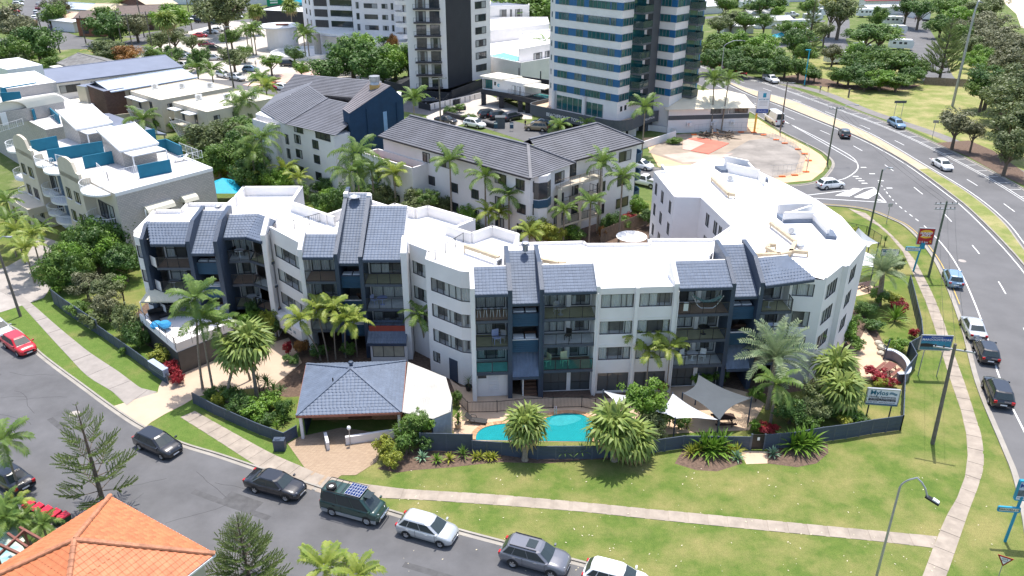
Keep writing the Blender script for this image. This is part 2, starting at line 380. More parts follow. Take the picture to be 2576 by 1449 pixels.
# esplanade
EK=smooth([(28,26),(33.2,38),(36.3,44.5),(38.4,49.6),(39.5,53.2),(42.3,62.7),(46.5,74),(50.2,85.7),(52,93.2),(52.8,100.8),(52.1,104.2),(49.6,108.4),(43.6,110.2),(36,111.5),(22,119)])
FK=smooth([(38,620),(44,400),(46,260),(50.5,219.4),(58.1,202.7),(63.2,192.6),(70.3,168.8),(74.8,150.8),(76.9,132.8),(77.5,117),(76,100),(72,84),(64,62),(52,34)])
NP=smooth([(22.5,128.5),(32,122.5),(41.1,118.9),(47.2,120.6),(50.9,125.5),(53.3,130.5),(53.8,135.1),(53.4,139.2),(51,149.9),(49.8,159.9),(47.5,175),(44.5,190),(38,215),(30,260),(26,400),(24,620)])
mb=MB();mb.flat([V2((28,26))]+EK[1:]+NP+FK,.008);struct('esplanade',mb,ASPH2)
mb=MB();kerb_strip(mb,EK,-1);kerb_strip(mb,NP,-1);kerb_strip(mb,FK,-1);struct('esplanade_kerb',mb,KERB)
ML=smooth([(50.5,198),(53.5,182),(57,171.8),(60.3,159.9),(63.5,148),(64.9,140),(65.7,129.1),(65.3,115.8),(64.5,106.3),(61.4,88.8),(56.5,72),(50,54),(40,30)]);MU=smooth([(50.9,198),(54.3,188),(60.7,175.5),(63.7,163),(66.4,149.9),(67.3,140),(67.7,129.8),(68.2,115.8),(67,104),(64.4,94),(59,74),(52.5,54),(42.5,30)])
h=len(ML)*6//12
mb=MB()
for i in range(len(ML)-1):
    mb.poly([(*ML[i],.13),(*MU[i],.13),(*MU[i+1],.13),(*ML[i+1],.13)],0 if i<h+1 else 1)
    for A in (ML,MU):mb.poly([(*A[i],.0),(*A[i+1],.0),(*A[i+1],.13),(*A[i],.13)],2)
e1,e2=offset(ML,-.3),offset(MU,.3);
strip(mb,ML,offset(ML,.22),.14,2);strip(mb,MU,offset(MU,-.22),.14,2);tag(mb.build('median_strip',[MEDIAN,PARK,KERB]),kind='structure')
mb=MB();band(mb,ML,-.55,.14,.024);band(mb,MU,.55,.14,.024)
band(mb,FK,-2.3,.13,.024);band(mb,FK,-2.75,.10,.024)
mid=[a.lerp(b,.5) for a,b in zip(FK[10:],FK[10:])]
band(mb,FK,-6.2,.14,.024,(3.2,8.5));band(mb,ML,-4.1,.14,.024,(3.2,8.5))
LE=smooth([(34.5,33),(40.6,48.6),(41.9,53.2),(44.6,62.7),(48.8,74),(52.6,85.7),(54.6,94),(55.5,102),(55.5,111),(57,121),(57.5,128),(57,134),(55.5,146),(53.5,160),(51,175),(47.5,195)])
LEa=[p for p in LE if p.y<103];band(mb,LEa,0,.15,.024);band(mb,[p for p in LE if 102<p.y<122],0,.15,.024,(.7,.9));band(mb,[p for p in LE if p.y>130],0,.14,.024)
for k in range(3,len(FK)-1):   # parking bay ticks
    if FK[k].y>60:
        t=(FK[k+1]-FK[k-1]).normalized();n=Vector((t.y,-t.x))*-1;p=FK[k]-Vector((t.y*-1,t.x))*.3
        q=Vector((t.y,-t.x));mb.poly([(*(FK[k]+q*.5),.024),(*(FK[k]+q*2.3),.024),(*(FK[k]+q*2.3+t*.12),.024),(*(FK[k]+q*.5+t*.12),.024)])
# splitter island chevrons and turn line at the Parker Street mouth
isl=[pF(830,38),pF(1440,-35),pF(1535,80)]
for a,b in ((0,1),(1,2),(2,0)):mb.obox(isl[a],isl[b],.010,.026,-.09,.09)
for p in ([(1150,28),(1290,0-28),(1370,-25),(1260,34)],[(1290,40),(1440,-25),(1470,10),(1400,52)],[(1460,60),(1490,55),(1525,78)]):mb.flat([pF(*q) for q in p],.026)
band(mb,smooth([pC(1130,1370),pC(1230,1345),pC(1310,1290),pC(1320,1240),pC(1270,1180),pC(1130,1100),pC(980,1020),pC(770,920),pC(590,850)]),0,.16,.024)
for p in ((1305,1332),(1328,1348),(1350,1365),(1372,1384),(1365,1264),(1430,1312),(1495,1365),(1560,1420)):c=pC(*p);mb.box(c.x-.45,c.y-.16,.018,c.x+.45,c.y+.16,.026)
struct('road_marking',mb,PAINTW)
mb=MB();ye=[p for p in EK if p.y>78];band(mb,ye,-.62,.10,.026);band(mb,smooth([pA(700,400),pA(650,375),pA(600,385)]),0,.2,.03);struct('yellow_edge_line',mb,PAINTY)
# Parker Street running behind the buildings and the far streets
PK=smooth([(44,114.5),(30,119.5),(20,126),(10,140),(0,153),(-10,163),(-24,172),(-38,180),(-54,187),(-71,198.7),(-84,213.9),(-100,234),(-116,246.7),(-126,246),(-142,250),(-170,262)])
mb=MB();strip(mb,offset(PK,4),offset(PK,-4),.006)
for pts,w in (([(-116,246),(-112,262),(-108,285),(-106,330),(-104,480)],5),([(-125,245),(-150,270),(-168,295),(-190,340),(-230,430)],6.5),([(-118,262),(-100,293),(-70,320),(-40,345),(10,420)],5.5)):
    P=smooth(pts);strip(mb,offset(P,w),offset(P,-w),.004+.002*len(mb.f)%.003+.002)
struct('far_road',mb,ASPH2)
mb=MB();mb.flat([(-100,205),(-60,196),(-30,188),(-34,205),(-55,235),(-75,290),(-100,300),(-108,270)],.016);mb.flat([pB(*p) for p in [(640,880),(1060,690),(1440,860),(1440,900),(1020,900),(700,1010)]],.014);struct('car_park',mb,CARPARK)
mb=MB();mb.flat([pA(*p) for p in [(1830,640),(2100,560),(2420,520),(2500,600),(2240,640),(1950,660)]],.020);struct('pink_driveway',mb,PINKS)
# caravan park roads
mb=MB()
for pts,w in (([(96,215),(97,251),(111,287),(122,322),(135,400)],3.6),([(103,195),(105,205),(117.6,235.5),(137,287.3),(150,322),(172,420)],4.3),([(70,240),(97,262),(125,268)],2.6),([(55,300),(80,312),(111,300)],2.6)):
    P=smooth(pts);strip(mb,offset(P,w),offset(P,-w),.012+.003*w/4)
struct('caravan_park_road',mb,ASPH2)
mb=MB();mb.flat([(71,193),(66,215),(75,232),(120,226),(128,215),(118,192),(124,170),(124,135),(118,112),(108,92),(78,92),(79,117),(78.5,133),(76.5,151),(72,169)],.006);struct('park_grass',mb,PARK)
mb=MB();mb.flat([(205,420),(208.7,365),(190,320),(172,285),(172,230),(900,200),(1500,900),(400,1200),(260,600)],.012);struct('beach',mb,SAND)
mb=MB();mb.poly([(420,100,.02),(3000,100,.02),(3000,4000,.02),(900,4000,.02),(480,900,.02)]);struct('sea',mb,mat('sea_water',(.02,.10,.14),.1,.1,.02))
mb=MB();fp=smooth([pC(700,612),pC(1060,700),pC(1400,840),pC(1900,1010),pC(2200,1140),pC(2640,1350)]);strip(mb,offset(fp,1.3),offset(fp,-1.3),.016);struct('beach_footpath',mb,mat('dark_path_asphalt',(.20,.185,.175),.95,.15,.5))
mb=MB();mb.flat([pC(*p) for p in [(650,590),(900,560),(1100,600),(1230,640),(1800,640),(1700,680),(1300,680),(930,640)]],.018);mb.flat([pC(*p) for p in [(1900,1080),(2150,1180),(2400,1320),(2576,1400),(2576,1300),(2350,1140),(2160,1060)]],.018);struct('mulched_bed',mb,MULCH)
# concrete footpaths: each slab a piece of its own
def even(P,n):
    s=[0]
    for a,b in zip(P,P[1:]):s.append(s[-1]+(b-a).length)
    out=[];j=0
    for k in range(n+1):
        d=s[-1]*k/n
        while j<len(P)-2 and s[j+1]<d:j+=1
        out.append(P[j].lerp(P[j+1],(d-s[j])/max(1e-6,s[j+1]-s[j])))
    return out
def slab_path(name,A,B,m,n,z=.018):
    t=struct(name,MB().poly([(*V2(p),z-.006) for p in A]+[(*V2(p),z-.006) for p in B[::-1]]),m);A=even(smooth(A,12),400);B=even(smooth(B,12),1600)
    def at(P,q):x=q*(len(P)-1);i=min(int(x),len(P)-2);return P[i].lerp(P[i+1],x-i)
    near=lambda p:min(B,key=lambda q:(q-p).length_squared)
    for k in range(n):
        a,b=k/n+.0025,(k+1)/n-.0025;h=z+.012+rnd.uniform(0,.012);sb=MB();mm=[a+(b-a)*j/3 for j in range(4)]
        pts=[at(A,q) for q in mm]+[near(at(A,q)) for q in mm[::-1]];sb.prism(pts,z-.01,h);sb.build('slab',m,t)
    return t
slab_path('lawn_footpath',[pG(1360,250),pG(1660,440),pG(1940,620),pG(2140,720),pG(2450,830),pH(280,860),pH(680,880),pH(1380,930),pH(1820,965),pH(2280,1015),pI(0,1046),pI(700,1115),pI(1440,1185),pI(1890,1238)],
    [pG(1470,205),pG(1800,390),pG(2060,530),pG(2280,625),pG(2440,690),pH(140,750),pH(500,795),pH(1150,835),pH(1880,900),pH(2320,945),pI(0,968),pI(930,1058),pI(1480,1110),pI(1920,1150)],PATH,44)
slab_path('roadside_footpath',[pI(1700,1620),pI(1810,1449),pI(1890,1235),pI(1990,1000),pI(2070,860),pI(2130,700),pI(2150,540),pI(2140,380),pI(2100,200),pI(2030,0),pF(1960,1230),pF(1900,1020),pF(1830,820),pF(1760,660),pF(1660,450),pF(1560,330),pF(1480,260),pF(1240,120)],
    [pI(1900,1620),pI(1990,1449),pI(2085,1180),pI(2160,960),pI(2235,760),pI(2272,600),pI(2255,400),pI(2210,250),pI(2130,0),pF(2040,1200),pF(1970,980),pF(1890,780),pF(1820,640),pF(1740,500),pF(1640,390),pF(1550,300),pF(1380,160)],PATH,40)
slab_path('street_footpath',[pD(-20,740),pD(160,850),pD(330,1040),pD(500,1225),pD(660,1390),pG(850,60),pG(960,165)],[pD(60,700),pD(240,845),pD(440,1020),pD(660,1200),pD(900,1360),pG(1060,30),pG(1190,60)],mat('grey_path_concrete',(.30,.27,.245),.92,.12,.9,.2,14),9,.02)
# driveway, courtyards, pool deck
mb=MB();mb.flat([pG(850,170),pG(1090,335),pG(1140,290),pG(1250,225),pG(1380,160),pG(1480,100),pG(1640,60),pG(2060,20),pD(2280,1290),pD(2180,1100),pD(2050,1140),pD(1600,1180),pD(1330,1240),pD(1200,1470),pG(1190,65)],.024)
for a,b in ((pG(1100,120),pG(1230,255)),(pD(1380,1280),pD(1560,1440)),(pG(860,172),pG(1100,340))):pass
struct('driveway',mb,mat('buff_driveway',(.50,.385,.285),.92,.08,.4,.15,25))
mb=MB();mb.flat([pD(*p) for p in [(-60,720),(230,640),(300,560),(450,380),(300,330),(200,480),(60,560),(-60,600)]],.018);mb.flat([pD(*p) for p in [(-60,720),(230,640),(400,700),(330,800),(215,842),(-60,930)]],.026);struct('left_driveway',mb,CONC)
mb=MB();mb.flat([(-40,86),(-40,70),(-34,66),(-20,60.5),(-6,62),(-3.6,59.3),(22,60.6),(28,62),(36,64),(37.5,74),(34,100),(26,104),(-5,104),(-20,92)],.007);struct('garden_soil',mb,MULCH)
mb=MB();mb.flat([pH(770,0-140),pH(870,90),pH(900,180),pH(820,280),pH(860,400),pH(1010,430),pH(1890,440),pI(0,370),pI(500,350),pI(620,150),pI(480,60),pI(100,-30),pF(40,1449),pE(2100,1560),pE(1500,1550),pE(900,1470),pE(800,1400)],.020)
mb.flat([pF(*p) for p in [(1180,1240),(1330,1130),(1380,1030),(1450,1130),(1500,1250),(1700,1330),(1650,1420),(1350,1420),(1330,1320),(1230,1290)]],.024);mb.flat([pF(*p) for p in [(1270,720),(1300,690),(1430,670),(1440,760),(1300,790)]],.024);struct('pool_deck',mb,AGG)
mb=MB();mb.flat([pG(2170,450),pG(2260,400),pH(0,330),pH(420,390),pH(300,500),pH(265,590),pH(110,690),pH(0,690),pG(2440,800),pG(2290,620)],.030);struct('brick_forecourt',mb,BRICKP)
mb=MB();mb.flat([pI(430,505),pI(640,510),pI(640,600),pI(480,606)],.016);struct('gate_pad',mb,AGG)
for pts in ([pH(270,640),pH(420,670),pH(560,650),pH(820,630),pH(1180,590),pH(1560,600),pH(1890,570),pH(2300,580),pH(2330,500),pH(600,470)],[pI(-60,600),pI(100,650),pI(260,660),pI(450,600),pI(430,500),pI(0,500)],[pI(640,600),pI(860,628),pI(1010,600),pI(1100,520),pI(1090,440),pI(640,490)]):struct('garden_bed',MB().flat(pts,.010),MULCH)
# vacant lot
mb=MB();mb.flat([(24,128.5),(32,123),(40.5,119.8),(46.8,121.4),(50.2,126),(52.6,130.7),(53,135),(52.6,139),(50.2,149.9),(49,160),(44,160),(40,150),(24,146)],.016);struct('peach_pavement',mb,PEACH)
mb=MB();mb.flat([pC(*p) for p in [(-260,1150),(-130,1030),(0,1010),(400,1000),(700,1010),(860,1090),(930,1180),(900,1300),(700,1345),(560,1330),(300,1240),(0,1240)]],.022);struct('vacant_lot',mb,DIRT)
mb=MB();mb.flat([pC(*p) for p in [(500,1060),(680,1040),(830,1100),(890,1180),(850,1290),(640,1340),(420,1250),(240,1210)]],.028);struct('concrete_pad',mb,SLABC)
mb=MB();mb.prism([pC(*p) for p in [(40,1050),(130,1040),(350,1085),(195,1165),(60,1140),(170,1085)]],.0,.12);struct('red_slab',mb,REDS)
mb=MB();mb.prism([pC(*p) for p in [(0,1070),(40,1052),(168,1085),(60,1138),(0,1130)]],.0,.10);mb.flat([pC(*p) for p in [(-150,1170),(60,1150),(190,1170),(380,1160),(230,1220),(0,1225)]],.034);struct('faded_slab',mb,PINKS)

# worn bits of the roads: tar seams, patched squares, a manhole, oil-dark strips
TAR=mat('tar_seam',(.045,.045,.047),.8);PATCH=mat('road_patch',(.085,.084,.086),.9,.2,1.5,.3,30);r=random.Random(9);mb=MB()
for k in range(14):
    i=r.randrange(20,len(K1)-25);a=K1[i];t=(K1[i+1]-K1[i]).normalized();n=Vector((t.y,-t.x));p=a+n*r.uniform(1.5,10);d=(t*r.uniform(.4,1)+n*r.uniform(-1,1)).normalized();P=[p]
    for j in range(9):d=(d+Vector((r.uniform(-.3,.3),r.uniform(-.3,.3)))).normalized();P.append(P[-1]+d*r.uniform(.3,.7))
    strip(mb,offset(P,.018),offset(P,-.018),.015)
struct('tar_seam',mb,TAR);mb=MB()
for k,(i,o,l_,w) in enumerate(((60,3.0,3,1.1),(75,6.5,1.4,1.2),(88,2.6,4,.8),(50,8,2,1.5))):a=K1[i];t=(K1[i+1]-K1[i]).normalized();n=Vector((t.y,-t.x));p=a+n*o;mb.flat([p,p+t*l_,p+t*l_+n*w,p+n*w],.0135)
band(mb,offset(K1[20:-8],-4.2),0,.5,.0132,(7,11));struct('road_patch',mb,PATCH)
for p,lb in ((pG(560,225),'pale round manhole pair on the near street'),(pF(2110,520),'small round cover on the esplanade kerb lane')):tag(MB().lathe((p.x,p.y,.012),[(.45,0),(.42,.006),(0,.006)],16).build('manhole_cover',CONC),lb,'manhole cover')
# ================================================================ plants
def leafmat(name,a,b,trans=.3,rough=.5,scale=1.2,rand=.12):return mat(name,a,rough,.1,scale,col2=b,trans=trans,rand=rand,spec=.4)
L_PALM=leafmat('palm_frond_green',(.085,.165,.030),(.19,.27,.055))
L_PALMY=leafmat('palm_frond_yellow_green',(.16,.24,.035),(.34,.38,.07))
L_FAN=leafmat('fan_palm_leaf',(.12,.21,.040),(.30,.36,.09))
L_SILV=leafmat('silver_palm_frond',(.14,.22,.10),(.33,.39,.22))
L_DRY=leafmat('dry_frond',(.30,.22,.10),(.42,.33,.17))
L_DARK=leafmat('dark_green_leaf',(.040,.100,.022),(.125,.22,.045))
L_MID=leafmat('mid_green_leaf',(.068,.145,.026),(.185,.29,.055))
L_BRIGHT=leafmat('bright_green_leaf',(.09,.20,.022),(.22,.36,.045))
L_YEL=leafmat('yellow_green_leaf',(.20,.26,.03),(.42,.42,.06))
L_OLIVE=leafmat('olive_leaf',(.085,.115,.040),(.205,.25,.095))
L_GREY=leafmat('grey_brown_scrub',(.098,.110,.050),(.225,.23,.115),.2)
L_RED=leafmat('crimson_leaf',(.20,.010,.018),(.42,.035,.045))
L_ORA=leafmat('copper_leaf',(.22,.10,.03),(.38,.20,.05))
L_PINE=leafmat('pine_needle_green',(.075,.135,.032),(.20,.26,.075))
L_AGAVE=leafmat('blue_green_agave',(.13,.25,.15),(.27,.40,.25),.15)
rp=random.Random(5)
def frond_mesh(name,L,a0,a1,leaf,m,n=20,w=.05,droop=.35,vee=.5,fwd=.55,seed=0):
    r=random.Random(seed);mb=MB();pts=[];x=z=0;N=n
    for i in range(N+1):
        t=i/N;a=math.radians(a0+(a1-a0)*t**1.15);pts.append(Vector((x,0,z)));x+=L/N*math.cos(a);z+=L/N*math.sin(a)
    mb.tube(pts[::4]+[pts[-1]],[.035*L/3*(1-.85*k/(len(pts[::4]))) for k in range(len(pts[::4])+1)],4,0,False)
    for i in range(3,N):
        t=i/N;d=(pts[i+1]-pts[i-1]).normalized();l=leaf*(.45+1.2*t if t<.4 else 1.0 if t<.75 else 1-(t-.75)*2.3)*r.uniform(.88,1.1)
        nrm=Vector((-d.z,0,d.x))
        for s in (-1,1):
            sd=(Vector((0,s,0))*1.0+nrm*vee*r.uniform(.6,1.2)+d*fwd*r.uniform(.8,1.2)).normalized()
            mid=pts[i]+sd*l*.55;tip=pts[i]+sd*l+Vector((0,0,-droop*l*r.uniform(.7,1.3)))
            e=d*w*.5
            mb.add([pts[i]-e,pts[i]+e,mid+e*1.4,mid-e*1.4,tip],[(0,1,2,3),(3,2,4)])
    return mb.mesh(name,m)
def fan_mesh(name,R_,m,n=17,pet=.8,droop=.5,seed=0):
    r=random.Random(seed);mb=MB();mb.tube([(0,0,0),(pet*.6,0,.12),(pet,0,.1)],[.03,.02,.015],4,0,False)
    c=Vector((pet,0,.1))
    for k in range(n):
        a=math.radians(-150+300*k/(n-1));l=R_*(.72+.28*math.cos(a*.5))*r.uniform(.9,1.06)
        d=Vector((math.cos(a),math.sin(a),.12*r.uniform(-1,1)));s=Vector((-d.y,d.x,0))*R_*.105
        up=Vector((0,0,.05*R_*(1 if k%2 else -1)))
        m1=c+d*l*.6+up;tip=c+d*l+Vector((0,0,-droop*R_*r.uniform(.35,1.0)))
        mb.add([c,m1-s,m1+s,tip],[(0,1,2),(1,3,2)])
    return mb.mesh(name,m)
def blade_mesh(name,L,w,a0,a1,m,n=4,fold=.25):
    mb=MB();x=z=0;row=[]
    for i in range(n+1):
        t=i/n;ww=w*(.5+.9*t if t<.45 else 1.0*(1-(t-.45)/.55)**.8+.02);row.append([(x,-ww/2,z+fold*ww),(x,0,z),(x,ww/2,z+fold*ww)])
        a=math.radians(a0+(a1-a0)*t);x+=L/n*math.cos(a);z+=L/n*math.sin(a)
    for i in range(n):
        for k in (0,1):mb.poly([row[i][k],row[i][k+1],row[i+1][k+1],row[i+1][k]])
    return mb.mesh(name,m)
FR={}
def fronds(kind):
    if kind in FR:return FR[kind]
    if kind=='fan':
        v=[(fan_mesh('frond',1.05,L_FAN,15,.8,.5+.25*s,s),) for s in range(3)];v=[(x[0],0) for x in v]+[(fan_mesh('frond',.95,L_DRY,13,.7,1.1,9),0)]
    else:
        L,leaf,m,w,dr,vee,spec={
            'king':(2.5,.62,L_PALM,.085,.5,.35,[(62,8),(48,-28),(30,-52),(8,-70)]),
            'yellow':(2.2,.55,L_PALMY,.08,.45,.4,[(66,5),(50,-30),(30,-50),(8,-65)]),
            'cocos':(2.9,.60,L_PALM,.075,.75,.25,[(65,-5),(50,-45),(30,-65),(0,-82)]),
            'silver':(3.0,.50,L_SILV,.06,.2,.6,[(72,25),(55,-5),(35,-35),(12,-55)]),
            'dense':(2.6,.5,L_SILV,.055,.15,.5,[(75,30),(55,5),(35,-25),(5,-50)])}[kind]
        v=[(frond_mesh('frond',L,a,b,leaf,m,22,w,dr,vee,.55,i),i) for i,(a,b) in enumerate(spec)]
    FR[kind]=v;return v
def palm(kind,base,H,label,group=None,nf=15,s=1.0,lean=(0,0),tr=.13,name='palm_tree',shaft=True,seed=None):
    r=random.Random(seed if seed is not None else int(base[0]*131+base[1]*17))
    t=thing(name,label,'palm tree',base,group);fs=fronds(kind);top=Vector((lean[0],lean[1],H))
    k=7;pts=[Vector((lean[0]*(i/k)**1.6,lean[1]*(i/k)**1.6,H*i/k)) for i in range(k+1)]
    mb=MB();mb.tube(pts,[tr*(1.35 if i==0 else 1.08-.3*i/k) for i in range(k+1)],8)
    for j in range(2,int(H/.35)):   # leaf-scar rings
        q=j*.35/H;p=Vector((lean[0]*q**1.6,lean[1]*q**1.6,H*q));mb.lathe(p,[(tr*(1.1-.3*q),-.03),(tr*(1.2-.3*q),0),(tr*(1.1-.3*q),.03)],7)
    o=mb.build('trunk',BARK,None);o.parent=t
    if shaft and kind in ('king','yellow'):
        q=MB();q.tube([top+Vector((0,0,-.1)),top+Vector((0,0,.7*s))],[tr*.9,tr*.6],7);o=q.build('crownshaft',L_PALMY,None);o.parent=t
    zc=.6*s if shaft and kind in ('king','yellow') else 0
    for i in range(nf):
        az=i*2.399+r.uniform(-.25,.25);q=i/nf
        M=Matrix.Translation(top+Vector((0,0,zc)))
        if kind=='fan':
            el=math.radians(68-q*118+r.uniform(-10,10));M=M@Matrix.Rotation(az,4,'Z')@Matrix.Rotation(-el,4,'Y')@Matrix.Rotation(r.uniform(-.3,.3),4,'X');me=fs[3 if q>.84 else r.randrange(3)][0]
        else:
            idx=min(len(fs)-1,int(q*len(fs)+r.uniform(-.3,.3)));idx=max(0,idx);me=fs[idx][0]
            M=M@Matrix.Rotation(az,4,'Z')@Matrix.Rotation(r.uniform(-.15,.15),4,'Y')@Matrix.Rotation(r.uniform(-.35,.35),4,'X')
        M=M@Matrix.Scale(s*r.uniform(.88,1.1),4)
        f=inst('frond',me,t,M)
    return t
# ---- leafy crowns made of many leaf clusters
def crown_mb(blobs,n,size,seed,inner=.55):
    r=random.Random(seed);mb=MB();tot=sum(b[3]*b[3]*b[4] for b in blobs)
    for bx,by,bz,rx,rz in blobs:
        k=int(n*rx*rx*rz/tot)
        # clumps within the blob so the outline is uneven and gaps remain
        cl=[]
        for c in range(max(8,int(14*rx))):
            u=r.uniform(-1,1);a=r.uniform(0,2*PI);q=math.sqrt(1-u*u);rr=r.uniform(inner,1.0)
            cl.append((Vector((q*math.cos(a)*rr*rx,q*math.sin(a)*rr*rx,u*rr*rz)),r.uniform(.22,.42)*min(rx,rz)+.1))
        for i in range(k):
            cc,cr=cl[r.randrange(len(cl))]
            d=Vector((r.gauss(0,1),r.gauss(0,1),r.gauss(0,1))).normalized();p=cc+d*cr*r.uniform(.5,1.05)
            nn=(d*.7+p.normalized()*.5+Vector((r.gauss(0,.5),r.gauss(0,.5),r.gauss(.35,.5)))).normalized()
            a=nn.cross(Vector((r.gauss(0,1),r.gauss(0,1),r.gauss(0,1)))).normalized();b=nn.cross(a);l=size*r.uniform(.7,1.4);w=l*r.uniform(.4,.62)
            p=p+Vector((bx,by,bz))
            mb.add([p-a*l*.5,p+b*w*.5-nn*l*.06,p+a*l*.5-nn*l*.12,p-b*w*.5-nn*l*.06],[(0,1,2,3)])
    return mb
CR={}
def crown_variants(key,m,blobsets,n,size):
    if key not in CR:CR[key]=[crown_mb(b,n,size,31+i*7).mesh('crown',m) for i,b in enumerate(blobsets)]
    return CR[key]
def blobs_round(seed,k=7,R_=1.,H=.8):
    r=random.Random(seed);out=[(0,0,0,R_*.62,H*.62)]
    for i in range(k):
        a=i*2*PI/k+r.uniform(-.4,.4);d=R_*r.uniform(.4,.62);out.append((d*math.cos(a),d*math.sin(a),H*r.uniform(-.42,.42),R_*r.uniform(.32,.48),H*r.uniform(.32,.46)))
    return out
def limbs(mb,H,R_,r,tr,n=6):
    for i in range(n):
        a=i*2*PI/n+r.uniform(-.4,.4);z0=H*r.uniform(.35,.6)
        e=Vector((math.cos(a)*R_*.7,math.sin(a)*R_*.7,H*r.uniform(.85,1.12)));b=Vector((0,0,z0))
        mid=b.lerp(e,.5)+Vector((r.uniform(-.2,.2),r.uniform(-.2,.2),.1*H))*.6
        mb.tube([b,mid,e],[tr*.55,tr*.4,tr*.15],5)
TREE_M={'dark':L_DARK,'mid':L_MID,'bright':L_BRIGHT,'yellow':L_YEL,'olive':L_OLIVE,'grey':L_GREY,'red':L_RED,'copper':L_ORA}
def tree(kind,base,R_,Hc,zc,label,group=None,n=2600,size=.11,name='leafy_tree',cat='tree',tr=None,seed=None,fine=None):
    """R_ crown radius, Hc crown half height, zc crown centre height"""
    sd=seed if seed is not None else int(abs(base[0]*37+base[1]*91));r=random.Random(sd)
    dens='fine' if (fine if fine is not None else R_>2.2) else 'coarse'
    vs=crown_variants((kind,dens),TREE_M[kind],[blobs_round(3+i,7+i,1,1) for i in range(3)],5200 if dens=='fine' else 1900,.105 if dens=='fine' else .17)
    t=thing(name,label,cat,base,group);tr=tr or max(.05,.07*R_)
    mb=MB()
    if zc-Hc*.6>.5:
        mb.tube([(0,0,-.05),(r.uniform(-.1,.1),r.uniform(-.1,.1),zc*.45),(r.uniform(-.25,.25),r.uniform(-.25,.25),zc)],[tr*1.25,tr,tr*.55],7);limbs(mb,zc,R_,r,tr)
        o=mb.build('trunk',BARKD);o.parent=t
    else:
        for i in range(5):a=r.uniform(0,6.28);mb.tube([(0,0,0),(math.cos(a)*R_*.5,math.sin(a)*R_*.5,zc+Hc*.3)],[tr*.5,tr*.2],4)
        o=mb.build('stem',BARKD);o.parent=t
    M=Matrix.Translation((0,0,zc))@Matrix.Rotation(r.uniform(0,6.28),4,'Z')@Matrix.Diagonal((R_*r.uniform(.92,1.08),R_*r.uniform(.92,1.08),Hc,1))
    inst('crown',vs[sd%len(vs)],t,M)
    return t
# ---- rosettes of strap leaves; each leaf a part on the big ones
RO={}
def rosette(base,label,L=.9,w=.09,n=26,m=None,group=None,key='r',heads=((0,0,.05),),name='strappy_plant',cat='plant',parts=True,a=(85,15)):
    m=m or L_BRIGHT
    t=thing(name,label,cat,base,group);r=random.Random(int(base[0]*71+base[1]*13))
    k=(key,round(L,2),m.name)
    if k not in RO:RO[k]=[blade_mesh('leaf',L,w,a0,a1,m) for a0,a1 in ((a[0],a[0]-25),(a[0]-22,a[0]-70),(a[1]+15,a[1]-40))]
    ms=RO[k];mbs=MB();st=MB()
    for hx,hy,hz in heads:
        if hz>.15:st.tube([(hx*.4,hy*.4,0),(hx,hy,hz)],[.06,.04],5)
        for i in range(n):
            az=i*2.399+r.uniform(-.2,.2);q=i/n
            M=Matrix.Translation((hx,hy,hz))@Matrix.Rotation(az,4,'Z')@Matrix.Rotation(r.uniform(-.15,.15),4,'Y')@Matrix.Scale(r.uniform(.8,1.12),4)
            me=ms[min(2,int(q*3))]
            if parts:inst('leaf',me,t,M)
            else:mbs.add([M@v.co for v in me.vertices],[tuple(p.vertices) for p in me.polygons])
    if st.v:st.build('stem',BARKD).parent=t
    if not parts:mbs.build('foliage',m).parent=t
    return t
# ---- whorled pines (Norfolk / hoop): each branch a part
def pine_branch(name,m,tufts=9,flat=.5,seed=0,up=.25):
    r=random.Random(seed);mb=MB()
    mb.tube([(0,0,0),(.5,0,.02),(1,0,up)],[.018,.012,.005],4,1,False)
    for i in range(tufts):
        t=.40+.60*i/(tufts-1);c=Vector((t,0,.02+up*max(0,t-.5)*2*.9));l=.34*(1.15-.45*t)
        for s in (-1,1) if i<tufts-1 else (0,):
            e=c+Vector((l*.75,s*l*.75,flat*l*r.uniform(.35,1.1)))
            d=(e-c);N=12
            for k in range(N):
                q=(k+.5)/N;p=c+d*q
                for g in range(3):
                    a=g*2.1+k;v=(d.normalized()*.8+Vector((0,math.cos(a),math.sin(a)))*.75).normalized()*l*.22;sd=d.cross(v).normalized()*.014
                    mb.add([p-sd,p+sd,p+v],[(0,1,2)],0)
    return mb.mesh(name,[m,BARKD])
PINE_ME=[]
def pine(base,H,Rb,label,group=None,z0=.12,tiers=11,power=1.0,kind='hoop',lean=0,nb=6,seed=3):
    if not PINE_ME:PINE_ME.extend(pine_branch('branch',L_PINE,7,.8,i,.24) for i in range(3))
    t=thing('pine_tree',label,'pine tree',base,group);r=random.Random(seed)
    MB().tube([(0,0,0),(lean*.5,0,H*.5),(lean,0,H)],[.022*H,.013*H,.02],7).build('trunk',BARKD).parent=t
    for i in range(tiers):
        q=i/(tiers-1);z=H*(z0+(1-z0)*(q**.9))*.985;L=max(.25,Rb*(1-q)**power*r.uniform(.9,1.1)+.12)
        for k in range(nb if q<.85 else 4):
            az=k*2*PI/nb+i*.55+r.uniform(-.2,.2)
            M=Matrix.Translation((lean*z/H,0,z))@Matrix.Rotation(az,4,'Z')@Matrix.Rotation(-math.radians(4+28*q+r.uniform(-6,6)),4,'Y')@Matrix.Scale(L*r.uniform(.85,1.1),4)
            inst('branch',PINE_ME[r.randrange(3)],t,M)
    return t
